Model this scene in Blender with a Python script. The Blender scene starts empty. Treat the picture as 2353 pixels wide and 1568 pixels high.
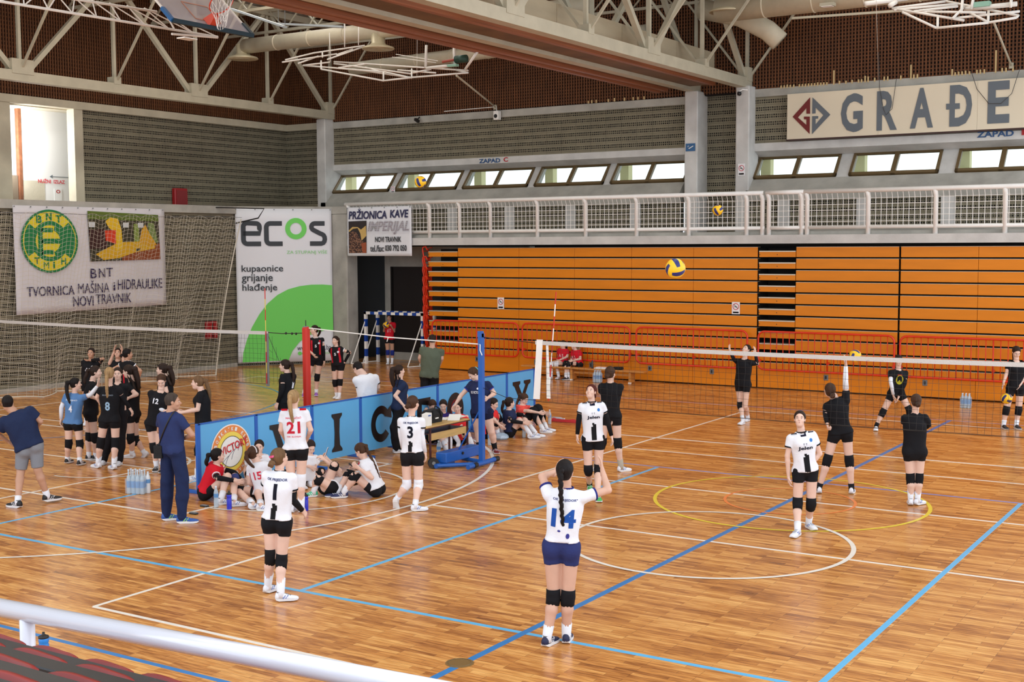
import bpy, bmesh, math, random, time
import numpy as np
from math import sin, cos, pi, radians, sqrt, atan2
from mathutils import Vector, Matrix
T0 = time.time()
random.seed(7); RNG = np.random.RandomState(7)
SC = bpy.context.scene
COL = SC.collection

# ------------------------------------------------------------------ camera
W_, H_ = 2353, 1568
CX, CY, CZ, YAW, PITCH, ROLL, FPX = 10.61816, -8.56153, 3.74992, -0.565045, -0.076420, -0.005118, 2896.746
FW = np.array([sin(YAW)*cos(PITCH), cos(YAW)*cos(PITCH), sin(PITCH)])
_r = np.array([cos(YAW), -sin(YAW), 0.0]); _u = np.cross(_r, FW)
RT = _r*cos(ROLL)+_u*sin(ROLL); UP = -_r*sin(ROLL)+_u*cos(ROLL)
EYE = np.array([CX, CY, CZ])
cam_data = bpy.data.cameras.new('camera'); cam = bpy.data.objects.new('camera', cam_data); COL.objects.link(cam)
cam_data.sensor_width = 36.0; cam_data.sensor_fit = 'HORIZONTAL'; cam_data.lens = FPX*36.0/W_
cam_data.clip_start = 0.1; cam_data.clip_end = 400
M = Matrix(((RT[0], UP[0], -FW[0], CX), (RT[1], UP[1], -FW[1], CY), (RT[2], UP[2], -FW[2], CZ), (0, 0, 0, 1)))
cam.matrix_world = M
SC.camera = cam

# ------------------------------------------------------------------ world, lights, exposure
SC.view_settings.view_transform = 'Standard'; SC.view_settings.look = 'None'
SC.view_settings.exposure = 0.0; SC.view_settings.gamma = 1.0; SC.view_settings.use_curve_mapping = False
wd = bpy.data.worlds.new('world'); SC.world = wd; wd.use_nodes = True
bg = wd.node_tree.nodes['Background']
bg.inputs[0].default_value = (0.86, 0.93, 1.0, 1); bg.inputs[1].default_value = 2.05
def area(name, loc, size, size_y, power, color, rot=(0, 0, 0)):
    l = bpy.data.lights.new(name, 'AREA'); l.shape = 'RECTANGLE'; l.size = size; l.size_y = size_y
    l.energy = power; l.color = color
    o = bpy.data.objects.new(name, l); o.location = loc; o.rotation_euler = rot; COL.objects.link(o); return o
# daylight through the roof lights (long strips under the roof) and the side window of the niche
DAY = (1.0, 0.95, 0.87)
for k, xx in enumerate((-13.5, -7.5, 3.5)):
    area('roof_daylight', (xx, 8.0, 11.15), 1.3, 22, 480, DAY)
area('window_daylight_niche', (-19.55, 13.35, 6.6), 0.5, 1.8, 90, (0.95, 0.97, 1.0), (radians(90), 0, radians(25)))

# ------------------------------------------------------------------ helpers
def srgb(r, g, b):
    f = lambda c: (c/255/12.92) if c/255 <= 0.04045 else ((c/255+0.055)/1.055)**2.4
    return (f(r), f(g), f(b), 1.0)
def ray(px, py): return FW+RT*(px-W_/2)/FPX-UP*(py-H_/2)/FPX
def fl(px, py, h=0.0):
    d = ray(px, py); return EYE+d*((h-CZ)/d[2])
def atY(px, py, Y): d = ray(px, py); return EYE+d*((Y-CY)/d[1])
def atX(px, py, X): d = ray(px, py); return EYE+d*((X-CX)/d[0])
MATS = {}
def mat(name, col, rough=0.6, metal=0.0, spec=0.5, var=0.0, vs=6.0, bump=0.0, bs=40.0, emit=None, coat=0.0, trans=0.0, alpha=1.0, stretch=None):
    if name in MATS: return MATS[name]
    m = bpy.data.materials.new(name); m.use_nodes = True; nt = m.node_tree; b = nt.nodes['Principled BSDF']
    if len(col) == 3: col = (*col, 1)
    b.inputs['Base Color'].default_value = col; b.inputs['Roughness'].default_value = rough
    b.inputs['Metallic'].default_value = metal; b.inputs['Specular IOR Level'].default_value = spec
    b.inputs['Coat Weight'].default_value = coat; b.inputs['Transmission Weight'].default_value = trans
    b.inputs['Alpha'].default_value = alpha
    tc = None
    if var > 0 or bump > 0:
        tc = nt.nodes.new('ShaderNodeTexCoord'); src = tc.outputs['Object']
        if stretch:
            mp = nt.nodes.new('ShaderNodeMapping'); mp.inputs['Scale'].default_value = stretch
            nt.links.new(src, mp.inputs[0]); src = mp.outputs[0]
    if var > 0:
        n = nt.nodes.new('ShaderNodeTexNoise'); n.inputs['Scale'].default_value = vs; n.inputs['Detail'].default_value = 5
        nt.links.new(src, n.inputs['Vector'])
        r = nt.nodes.new('ShaderNodeValToRGB'); r.color_ramp.elements[0].position = 0.3; r.color_ramp.elements[1].position = 0.7
        r.color_ramp.elements[0].color = tuple(c*(1-var) for c in col[:3])+(1,)
        r.color_ramp.elements[1].color = tuple(min(1, c*(1+var*0.6)) for c in col[:3])+(1,)
        nt.links.new(n.outputs[0], r.inputs[0]); nt.links.new(r.outputs[0], b.inputs['Base Color'])
    if bump > 0:
        n2 = nt.nodes.new('ShaderNodeTexNoise'); n2.inputs['Scale'].default_value = bs; n2.inputs['Detail'].default_value = 3
        nt.links.new(src, n2.inputs['Vector'])
        bm = nt.nodes.new('ShaderNodeBump'); bm.inputs['Strength'].default_value = bump; bm.inputs['Distance'].default_value = 0.02
        nt.links.new(n2.outputs[0], bm.inputs['Height']); nt.links.new(bm.outputs[0], b.inputs['Normal'])
    if emit: b.inputs['Emission Color'].default_value = emit[0]; b.inputs['Emission Strength'].default_value = emit[1]
    MATS[name] = m; return m

class MB:
    """collects simple solids and links them as one mesh object"""
    def __init__(s): s.v = []; s.f = []; s.uv = None
    def add(s, vs, fs):
        o = len(s.v); s.v += [tuple(float(c) for c in p) for p in vs]; s.f += [tuple(i+o for i in f) for f in fs]; return s
    def box(s, x0, y0, z0, x1, y1, z1):
        x0, x1 = sorted((x0, x1)); y0, y1 = sorted((y0, y1)); z0, z1 = sorted((z0, z1))
        return s.add([(x0,y0,z0),(x1,y0,z0),(x1,y1,z0),(x0,y1,z0),(x0,y0,z1),(x1,y0,z1),(x1,y1,z1),(x0,y1,z1)],
                     [(0,3,2,1),(4,5,6,7),(0,1,5,4),(1,2,6,5),(2,3,7,6),(3,0,4,7)])
    def rbox(s, x0, y0, z0, x1, y1, z1, c=0.01):
        """box with chamfered vertical edges and top"""
        x0, x1 = sorted((x0, x1)); y0, y1 = sorted((y0, y1))
        ring = lambda i, z: [(x0+c+i,y0+i,z),(x1-c-i,y0+i,z),(x1-i,y0+c+i,z),(x1-i,y1-c-i,z),(x1-c-i,y1-i,z),(x0+c+i,y1-i,z),(x0+i,y1-c-i,z),(x0+i,y0+c+i,z)]
        return s.loft([ring(c*.6, z0), ring(0, z0+c), ring(0, z1-c), ring(c*.6, z1)])
    def obox(s, c, ax, ay, az, hx, hy, hz):
        c = np.array(c, float); ax, ay, az = [np.array(a, float) for a in (ax, ay, az)]
        vs = [c+ax*hx*i+ay*hy*j+az*hz*k for k in (-1, 1) for i, j in ((-1,-1),(1,-1),(1,1),(-1,1))]
        return s.add(vs, [(0,3,2,1),(4,5,6,7),(0,1,5,4),(1,2,6,5),(2,3,7,6),(3,0,4,7)])
    def beam(s, p, q, w, h, up=(0, 0, 1)):
        p = np.array(p, float); q = np.array(q, float); d = q-p; L = np.linalg.norm(d); d /= L
        u = np.array(up, float); sd = np.cross(d, u); 
        if np.linalg.norm(sd) < 1e-4: sd = np.array([1., 0, 0])
        sd /= np.linalg.norm(sd); u = np.cross(sd, d)
        return s.obox((p+q)/2, d, sd, u, L/2, w/2, h/2)
    def loft(s, rings, cap=True):
        n = len(rings[0]); vs = [p for r in rings for p in r]; fs = []
        for k in range(len(rings)-1):
            for i in range(n):
                j = (i+1) % n; fs.append((k*n+i, k*n+j, (k+1)*n+j, (k+1)*n+i))
        if cap: fs.append(tuple(range(n))[::-1]); fs.append(tuple(range((len(rings)-1)*n, len(rings)*n)))
        return s.add(vs, fs)
    def tube(s, pts, r, n=8, closed=False):
        pts = [np.array(p, float) for p in pts]; N = len(pts); rr = r if hasattr(r, '__len__') else [r]*N
        ref = None; rings = []
        for i, p in enumerate(pts):
            if closed: d = pts[(i+1) % N]-pts[i-1]
            else: d = pts[min(i+1, N-1)]-pts[max(i-1, 0)]
            d = d/(np.linalg.norm(d)+1e-9)
            if ref is None:
                ref = np.array([0, 0, 1.]) if abs(d[2]) < 0.9 else np.array([1., 0, 0])
            a = np.cross(d, ref); a /= (np.linalg.norm(a)+1e-9); b = np.cross(a, d); ref = b
            rings.append([p+(a*cos(2*pi*k/n)+b*sin(2*pi*k/n))*rr[i] for k in range(n)])
        if closed: rings.append(rings[0]); return s.loft(rings, False)
        return s.loft(rings)
    def cyl(s, p, q, r, n=10, r2=None): return s.tube([p, q], [r, r if r2 is None else r2], n)
    def lathe(s, prof, c=(0, 0, 0), n=16, cap=True):
        return s.loft([[(c[0]+r*cos(2*pi*k/n), c[1]+r*sin(2*pi*k/n), c[2]+z) for k in range(n)] for r, z in prof], cap)
    def quad(s, a, b, c, d): return s.add([a, b, c, d], [(0, 1, 2, 3)])
    def poly3(s, pts): return s.add(pts, [tuple(range(len(pts)))])
    def build(s, name, m, parent=None, smooth=False):
        me = bpy.data.meshes.new(name); me.from_pydata(s.v, [], s.f); me.update()
        if smooth: me.polygons.foreach_set('use_smooth', [True]*len(me.polygons))
        o = bpy.data.objects.new(name, me)
        if m is not None: me.materials.append(m)
        COL.objects.link(o)
        if parent is not None: o.parent = parent; o.matrix_parent_inverse = Matrix.Translation(-parent.location) if parent.type == 'EMPTY' or True else Matrix()
        return o
def fixinv(o, parent):
    """keep world coordinates of a mesh written in world space under a parent placed at parent.location"""
    o.parent = parent; o.matrix_parent_inverse = Matrix.Translation(-Vector(parent.location)); return o
def tag(o, label=None, cat=None, group=None, kind=None):
    if label: o['label'] = label
    if cat: o['category'] = cat
    if group: o['group'] = group
    if kind: o['kind'] = kind
    return o
def thing(name, label, cat, loc=(0, 0, 0), group=None):
    o = bpy.data.objects.new(name, None); COL.objects.link(o); o.location = loc; o.empty_display_size = 0.1
    return tag(o, label, cat, group)
def struct(o): o['kind'] = 'structure'; return o
def stuff(o): o['kind'] = 'stuff'; return o
TEXTQ = []
def text(s, P0, ux, uz, w, h, m, parent, name='lettering', bold=0.0, shear=0.0, lift=0.012):
    """flat lettering fitted into a w x h box whose lower left corner is P0"""
    cu = bpy.data.curves.new('t', 'FONT'); cu.body = s; cu.offset = bold; cu.shear = shear; cu.resolution_u = 3
    ob = bpy.data.objects.new('t', cu); COL.objects.link(ob)
    TEXTQ.append((ob, P0, ux, uz, w, h, m, parent, name, lift))
def flush_text():
    if not TEXTQ: return
    dg = bpy.context.evaluated_depsgraph_get(); out = []
    for ob, P0, ux, uz, w, h, m, parent, name, lift in TEXTQ:
        me = bpy.data.meshes.new_from_object(ob.evaluated_get(dg)); out.append(me)
    for (ob, P0, ux, uz, w, h, m, parent, name, lift), me in zip(TEXTQ, out):
        v = np.array([x.co[:] for x in me.vertices])
        mn = v.min(0); mx = v.max(0); P0 = np.array(P0, float); ux = np.array(ux, float); uz = np.array(uz, float); nn = np.cross(ux, uz)
        q = P0+np.outer((v[:, 0]-mn[0])/(mx[0]-mn[0])*w, ux)+np.outer((v[:, 1]-mn[1])/(mx[1]-mn[1])*h, uz)+nn*lift
        me.vertices.foreach_set('co', q.ravel()); me.update(); me.name = name
        o = bpy.data.objects.new(name, me); me.materials.clear(); me.materials.append(m); COL.objects.link(o); fixinv(o, parent)
        cu = ob.data; bpy.data.objects.remove(ob); bpy.data.curves.remove(cu)
    TEXTQ.clear()
def flat(pts, P0, ux, uz, m, parent, name='print', lift=0.008):
    """flat printed shape, pts in metres in the (ux, uz) plane"""
    P0 = np.array(P0, float); ux = np.array(ux, float); uz = np.array(uz, float); nn = np.cross(ux, uz)
    o = MB().poly3([P0+ux*a+uz*b+nn*lift for a, b in pts]).build(name, m); return fixinv(o, parent)
def ring_pts(cx, cz, rx, rz, n=40, a0=0, a1=2*pi): return [(cx+rx*cos(a0+(a1-a0)*k/n), cz+rz*sin(a0+(a1-a0)*k/n)) for k in range(n+(0 if abs(a1-a0-2*pi) < 1e-6 else 1))]
def flat_ring(cx, cz, r0, r1, P0, ux, uz, m, parent, name='print', lift=0.01, ax=1.0, n=40, a0=0, a1=2*pi):
    P0 = np.array(P0, float); ux = np.array(ux, float); uz = np.array(uz, float); nn = np.cross(ux, uz); b = MB()
    vs = []
    for k in range(n+1):
        a = a0+(a1-a0)*k/n
        for r in (r0, r1): vs.append(P0+ux*(cx+r*ax*cos(a))+uz*(cz+r*sin(a))+nn*lift)
    b.add(vs, [(2*k, 2*k+2, 2*k+3, 2*k+1) for k in range(n)][::1]); return fixinv(b.build(name, m), parent)
X_, Y_, Z_ = (1., 0, 0), (0, 1., 0), (0, 0, 1.)
# ------------------------------------------------------------------ materials
def nodes(m): return m.node_tree, m.node_tree.nodes['Principled BSDF']
def parquet():
    m = bpy.data.materials.new('parquet'); m.use_nodes = True; nt, b = nodes(m); N = nt.nodes.new; L = nt.links.new
    tc = N('ShaderNodeTexCoord'); mp = N('ShaderNodeMapping'); L(tc.outputs['Object'], mp.inputs[0])
    br = N('ShaderNodeTexBrick'); br.offset = 0.37; br.offset_frequency = 3; br.squash = 1.0
    br.inputs['Scale'].default_value = 1.0; br.inputs['Brick Width'].default_value = 0.52; br.inputs['Row Height'].default_value = 0.062
    br.inputs['Mortar Size'].default_value = 0.0012; br.inputs['Mortar Smooth'].default_value = 0.2; br.inputs['Bias'].default_value = 0.0
    br.inputs['Color1'].default_value = (0, 0, 0, 1); br.inputs['Color2'].default_value = (1, 1, 1, 1); br.inputs['Mortar'].default_value = (0, 0, 0, 1)
    L(mp.outputs[0], br.inputs['Vector'])
    ns = N('ShaderNodeTexNoise'); ns.inputs['Scale'].default_value = 1.0; ns.inputs['Detail'].default_value = 4
    mp2 = N('ShaderNodeMapping'); mp2.inputs['Scale'].default_value = (4.5, 34, 1); L(tc.outputs['Object'], mp2.inputs[0]); L(mp2.outputs[0], ns.inputs['Vector'])
    big = N('ShaderNodeTexNoise'); big.inputs['Scale'].default_value = 0.8; big.inputs['Detail'].default_value = 5; L(tc.outputs['Object'], big.inputs['Vector'])
    mp3 = N('ShaderNodeMapping'); mp3.inputs['Scale'].default_value = (0.9, 2.6, 1); L(tc.outputs['Object'], mp3.inputs[0]); L(mp3.outputs[0], big.inputs['Vector'])
    a1 = N('ShaderNodeMath'); a1.operation = 'MULTIPLY_ADD'; L(br.outputs['Color'], a1.inputs[0]); a1.inputs[1].default_value = 0.27
    a2 = N('ShaderNodeMath'); a2.operation = 'MULTIPLY'; L(ns.outputs[0], a2.inputs[0]); a2.inputs[1].default_value = 0.62
    L(a2.outputs[0], a1.inputs[2])
    a3 = N('ShaderNodeMath'); a3.operation = 'MULTIPLY_ADD'; L(big.outputs[0], a3.inputs[0]); a3.inputs[1].default_value = 0.5; L(a1.outputs[0], a3.inputs[2])
    rp = N('ShaderNodeValToRGB'); L(a3.outputs[0], rp.inputs[0]); e = rp.color_ramp.elements
    e[0].position = 0.34; e[0].color = srgb(96, 55, 27); e[1].position = 0.94; e[1].color = srgb(238, 180, 106)
    x = e.new(0.52); x.color = srgb(160, 98, 47); x = e.new(0.70); x.color = srgb(204, 137, 70)
    mx = N('ShaderNodeMix'); mx.data_type = 'RGBA'; L(br.outputs['Fac'], mx.inputs['Factor']); L(rp.outputs[0], mx.inputs['A']); mx.inputs['B'].default_value = srgb(70, 38, 18)
    L(mx.outputs['Result'], b.inputs['Base Color'])
    rr = N('ShaderNodeMapRange'); L(ns.outputs[0], rr.inputs[0]); rr.inputs[3].default_value = 0.16; rr.inputs[4].default_value = 0.30
    L(rr.outputs[0], b.inputs['Roughness']); b.inputs['Specular IOR Level'].default_value = 0.5
    bp = N('ShaderNodeBump'); bp.inputs['Strength'].default_value = 0.06; bp.inputs['Distance'].default_value = 0.01
    L(big.outputs[0], bp.inputs['Height']); L(bp.outputs[0], b.inputs['Normal'])
    return m
def blockwall(name, light, dark):
    """courses of hollow bricks laid on their side, UV in metres"""
    m = bpy.data.materials.new(name); m.use_nodes = True; nt, b = nodes(m); N = nt.nodes.new; L = nt.links.new
    uv = N('ShaderNodeUVMap'); sp = N('ShaderNodeSeparateXYZ'); L(uv.outputs[0], sp.inputs[0])
    def mth(op, a, c=None, d=None):
        n = N('ShaderNodeMath'); n.operation = op
        for i, v in enumerate((a, c, d)):
            if v is None: continue
            if isinstance(v, (int, float)): n.inputs[i].default_value = v
            else: L(v, n.inputs[i])
        return n.outputs[0]
    u, v = sp.outputs[0], sp.outputs[1]
    v1 = mth('DIVIDE', v, 0.197); row = mth('FLOOR', v1); fv = mth('FRACT', v1)
    u0 = mth('MULTIPLY_ADD', row, 0.021, u)
    fu = mth('FRACT', mth('DIVIDE', u0, 0.063))
    hu = mth('LESS_THAN', mth('ABSOLUTE', mth('SUBTRACT', fu, 0.5)), 0.35)
    r1 = mth('LESS_THAN', mth('ABSOLUTE', mth('SUBTRACT', fv, 0.25)), 0.10)
    r2 = mth('LESS_THAN', mth('ABSOLUTE', mth('SUBTRACT', fv, 0.55)), 0.10)
    wn = N('ShaderNodeTexWhiteNoise'); wn.noise_dimensions = '2D'; cb = N('ShaderNodeCombineXYZ')
    L(mth('FLOOR', mth('DIVIDE', u0, 0.063)), cb.inputs[0]); L(mth('FLOOR', mth('MULTIPLY', v1, 2)), cb.inputs[1]); L(cb.outputs[0], wn.inputs[0])
    hole = mth('MULTIPLY', hu, mth('MAXIMUM', r1, r2))
    hole = mth('MULTIPLY', hole, mth('MULTIPLY_ADD', wn.outputs[0], 0.35, 0.72))
    joint = mth('LESS_THAN', mth('FRACT', mth('DIVIDE', u, 0.50)), 0.025)
    bed = mth('LESS_THAN', mth('ABSOLUTE', mth('SUBTRACT', fv, 0.93)), 0.03)
    hole = mth('MAXIMUM', hole, mth('MULTIPLY', mth('MAXIMUM', joint, bed), 0.4)); hole = mth('MINIMUM', hole, 1.0)
    ns = N('ShaderNodeTexNoise'); ns.inputs['Scale'].default_value = 1.6; ns.inputs['Detail'].default_value = 6; L(uv.outputs[0], ns.inputs['Vector'])
    rp = N('ShaderNodeValToRGB'); L(ns.outputs[0], rp.inputs[0]); rp.color_ramp.elements[0].position = .3; rp.color_ramp.elements[1].position = .7
    rp.color_ramp.elements[0].color = tuple(c*0.78 for c in light[:3])+(1,); rp.color_ramp.elements[1].color = light
    mx = N('ShaderNodeMix'); mx.data_type = 'RGBA'; L(hole, mx.inputs['Factor']); L(rp.outputs[0], mx.inputs['A']); mx.inputs['B'].default_value = dark
    L(mx.outputs['Result'], b.inputs['Base Color']); b.inputs['Roughness'].default_value = 0.9
    bp = N('ShaderNodeBump'); bp.inputs['Strength'].default_value = 0.6; bp.inputs['Distance'].default_value = 0.02; bp.invert = True
    L(hole, bp.inputs['Height']); L(bp.outputs[0], b.inputs['Normal'])
    return m
M_floor = parquet()
M_block = blockwall('hollow_brick', srgb(140, 133, 112), srgb(14, 12, 11))
M_conc = mat('painted_concrete', srgb(206, 205, 202), 0.85, var=0.14, vs=2.2, bump=0.25, bs=25)
M_conc2 = mat('raw_concrete', srgb(174, 172, 164), 0.9, var=0.22, vs=1.8, bump=0.35, bs=18)
M_concw = mat('warm_painted_concrete', srgb(196, 188, 166), 0.85, var=0.12, vs=2.0, bump=0.2, bs=20)
M_steel = mat('cream_steel', srgb(184, 177, 156), 0.5, var=0.1, vs=3)
M_whitem = mat('white_painted_metal', srgb(246, 244, 240), 0.35, var=0.04, vs=5)
M_white = mat('white_plaster', srgb(236, 236, 232), 0.8)
M_orange = mat('orange_panel', srgb(226, 134, 18), 0.45, spec=.3, var=0.07, vs=1.2, stretch=(1, 1, 6))
M_edge = mat('aluminium_edge', srgb(206, 196, 176), 0.35, metal=0.3)
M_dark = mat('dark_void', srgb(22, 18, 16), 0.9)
M_darkred = mat('dark_red_paint', srgb(96, 18, 18), 0.6)
M_red = mat('red_painted_tube', srgb(226, 54, 20), 0.35, var=0.1, vs=5)
M_slat = mat('brown_slat', srgb(106, 64, 34), 0.75, var=0.35, vs=3.0, stretch=(6, 6, 0.6))
M_slatb = mat('slat_backing', srgb(16, 10, 8), 0.95)
M_cream = mat('pale_wood', srgb(206, 180, 130), 0.7)
M_bronze = mat('bronze_frame', srgb(112, 92, 60), 0.45, metal=0.2)
M_glass = bpy.data.materials.new('window_glass'); M_glass.use_nodes = True
_n = M_glass.node_tree; _n.nodes.clear(); _o = _n.nodes.new('ShaderNodeOutputMaterial'); _m = _n.nodes.new('ShaderNodeMixShader'); _t = _n.nodes.new('ShaderNodeBsdfTransparent'); _g = _n.nodes.new('ShaderNodeBsdfGlossy')
_g.inputs['Roughness'].default_value = 0.03; _t.inputs[0].default_value = (0.93, 0.96, 0.94, 1); _m.inputs[0].default_value = 0.07
_n.links.new(_t.outputs[0], _m.inputs[1]); _n.links.new(_g.outputs[0], _m.inputs[2]); _n.links.new(_m.outputs[0], _o.inputs[0])
M_black = mat('black_plastic', srgb(20, 20, 22), 0.45)
M_blue = mat('blue_painted_steel', srgb(26, 92, 178), 0.35, var=0.08, vs=6)
M_grey = mat('grey_steel', srgb(120, 124, 126), 0.45)
M_cloth = mat('white_banner_cloth', srgb(216, 212, 216), 0.7, var=0.05, vs=1.5, bump=0.3, bs=3)
M_vinyl = mat('white_banner_vinyl', srgb(232, 234, 240), 0.45, bump=0.25, bs=2.5)
M_wline = mat('white_line_paint', srgb(236, 230, 220), 0.3, var=0.06, vs=9)
M_bline = mat('blue_line_paint', srgb(48, 124, 190), 0.3, var=0.08, vs=9)
M_lbline = mat('light_blue_line_paint', srgb(96, 182, 230), 0.3, var=0.06, vs=9)
M_vline = mat('violet_line_paint', srgb(134, 138, 196), 0.35, var=0.1, vs=6)
M_yline = mat('yellow_line_paint', srgb(236, 210, 62), 0.3)
M_oline = mat('orange_line_paint', srgb(244, 138, 72), 0.3)

def uvwall(name, p0, p1, z0, z1, m, parent=None, th=0.2, zs=None):
    """vertical wall slab between two plan points, UV in metres"""
    p0 = np.array(p0, float); p1 = np.array(p1, float); L = np.linalg.norm(p1-p0); d = (p1-p0)/L; n = np.array([d[1], -d[0]])
    b = MB()
    P = lambda s, t, z: (p0[0]+d[0]*s+n[0]*t, p0[1]+d[1]*s+n[1]*t, z)
    b.add([P(0,0,z0), P(L,0,z0), P(L,0,z1), P(0,0,z1), P(0,th,z0), P(L,th,z0), P(L,th,z1), P(0,th,z1)],
          [(0,1,2,3), (5,4,7,6), (4,0,3,7), (1,5,6,2), (3,2,6,7), (4,5,1,0)])
    o = b.build(name, m, parent); me = o.data; uvl = me.uv_layers.new(name='UVMap')
    for lp in me.loops:
        v = me.vertices[lp.vertex_index].co; s = (v.x-p0[0])*d[0]+(v.y-p0[1])*d[1]; uvl.data[lp.index].uv = (s, v.z)
    return o

# ------------------------------------------------------------------ floor and its painted lines
floor = MB().box(-24, -12, -0.2, 14, 26, 0).build('floor', M_floor); struct(floor)
LW = 0.05
def line(x0, y0, x1, y1, m, w=LW, z=0.0015):
    d = np.array([x1-x0, y1-y0], float); L = np.linalg.norm(d); d /= L; n = np.array([-d[1], d[0]])*w/2
    b = MB(); a = np.array([x0, y0]); c = np.array([x1, y1])
    pts = [a-n, c-n, c+n, a+n]; b.add([(*p, 0) for p in pts]+[(*p, z) for p in pts], [(4,5,6,7), (0,1,5,4), (1,2,6,5), (2,3,7,6), (3,0,4,7)])
    o = b.build('court_line', m, floor)
    return o
def arc(cx, cy, r, m, a0=0, a1=360, w=LW, n=96, z=0.002):
    vs = []; cl = abs(a1-a0) >= 360
    for k in range(n+1):
        a = radians(a0+(a1-a0)*k/n)
        for q in (r-w/2, r+w/2):
            vs.append((cx+q*cos(a), cy+q*sin(a), z))
    o = MB().add(vs, [(2*k, 2*k+1, 2*k+3, 2*k+2) for k in range(n)]).build('court_arc', m, floor); return o
# basketball court
arc(4.31, 5.98, 1.775, M_wline, w=0.06, z=0.0042); arc(-6.99, 5.97, 6.75, M_wline, -62, 62, w=0.06, z=0.0036); line(-10.5, 12.1, -3.82, 11.93, M_wline, z=.0034) if False else None
arc(-2.70, 5.99, 1.8, M_wline, -90, 90, w=0.055, z=0.0036); line(-2.64, 3.55, -2.64, 8.45, M_wline, z=0.0034); line(-12, 3.55, -2.64, 3.6, M_wline, z=0.0034)
line(-12, 8.45, -2.64, 8.42, M_wline, z=.0034); arc(-6.7, 5.95, 1.25, M_wline, -90, 90, z=0.0034)
line(-3.82, -0.0, -3.82, 0.01, M_wline)
line(-0.95, 13.37, 7.9, 13.52, M_wline, w=0.06, z=.003)
# volleyball courts
for x0, x1 in ((0, 9), (-14.85, -5.83)):
    line(x0, 0, x1, 0, M_wline); line(x0, 18, x1, 18, M_wline); line(x0, 0, x0, 18, M_wline, z=0.0018); line(x1, 0, x1, 18, M_wline, z=0.0018)
    for y in (6, 9, 12): line(x0, y, x1, y, M_wline, z=0.002)
# handball court, small courts
line(4.31, -0.93, 4.29, 18.7, M_bline, w=0.075, z=0.0026); line(-14, -0.93, 12, -0.93, M_bline, w=0.06, z=0.001); line(-14, 18.8, 12, 18.6, M_vline, w=0.05, z=0.001)
line(-14, 1.58, 12, 1.58, M_lbline, w=0.06, z=0.0024); line(-4.33, 10.55, 7.25, 10.46, M_vline, w=0.055, z=0.0024)
for x in (-4.33, 1.44, 7.21): line(x, 1.58, x, 10.46, M_lbline, w=0.062, z=0.0022)
arc(4.31, 8.92, 1.95, M_yline, w=0.055, z=0.003); arc(4.31, 8.92, 0.93, M_oline, w=0.045, z=0.003)
arc(-15.3, 10.6, 6.0, M_bline, -70, 80, w=0.055, z=0.001)
# round socket cover let into the floor
sc_ = thing('floor_socket_cover', 'small round metal cover plate let into the floor on the dark blue centre line', 'cover', (4.28, 0.53, 0))
MB().lathe([(0.13, 0), (0.13, 0.004), (0.122, 0.0055), (0.0, 0.0055)], (4.28, 0.53, 0), 24).build('plate', mat('dull_brass', srgb(150, 118, 70), 0.4, metal=0.5), sc_)
MB().tube([(4.28+.105*cos(a), .53+.105*sin(a), .006) for a in np.linspace(0, 2*pi, 24, False)], .004, 5, True).build('rim', M_bronze, sc_)

# ------------------------------------------------------------------ walls
YB = 22.35           # front of the folded seating
YW = 24.15           # back wall above the gallery
XL = -19.1           # left wall above the gallery
# lower left wall, chamfered corner and the return by the gateway
wl = struct(uvwall('wall_left', (-17.62, 19.95), (-17.62, -6), 0.0, 4.76, M_block))
uvwall('corner_brickwork', (-15.75, 22.15), (-17.62, 19.95), 0.0, 4.76, M_block, wl)
lb = MB().box(-17.95, -6, 4.74, -17.5, 20.05, 4.97)
lb.loft([[(-17.5,19.95,z),(-15.6,22.2,z),(-15.0,22.2,z),(-15.0,22.6,z),(-18.3,22.6,z),(-18.3,19.95,z)] for z in (4.74, 4.97)])
lb.build('parapet_ledge', M_conc2, wl)
gl = MB().box(-19.2, -6, 4.5, -17.9, 24.2, 4.9).build('gallery_floor', M_conc2, wl)
MB().box(-17.5, 22.61, 3.7, -15.01, 24.2, 4.965).build('ledge_end', M_conc2, wl)
c1 = MB().rbox(-15.75, 22.21, 0, -15.02, 22.75, 4.735, 0.03).build('concrete_pier', M_conc2, wl)
MB().box(-17.615, -6, 0, -17.55, 19.9, 0.12).build('plinth', M_conc2, wl)
# upper left wall
NY0, NY1 = atX(-12, 250, XL)[1], atX(186, 250, XL)[1]
wul = struct(uvwall('wall_left_upper', (XL, 24.1), (XL, NY1), 4.8, 7.63, M_block))
uvwall('brickwork', (XL, NY0), (XL, -6), 4.8, 7.63, M_block, wul)
uvwall('brickwork', (-17.4, YW-0.15), (XL, YW-0.15), 4.8, 7.63, M_block, wul)
MB().box(XL-0.3, -6, 7.63, XL+0.10, 24.2, 7.84).build('concrete_beam', M_concw, wul)
MB().box(XL, 23.92, 7.63, -17.4, 24.2, 7.84).build('concrete_beam', M_concw, wul)
# niche with the emergency exit in the left wall
print('niche', NY0, NY1)
nm = M_concw
MB().box(XL-.25, NY1-0.30, 4.8, XL+.06, NY1, 7.65).build('niche_jamb', nm, wul)
MB().box(XL-.25, NY0-0.1, 4.8, XL+.06, NY0+0.42, 7.65).build('niche_jamb', nm, wul)
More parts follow.
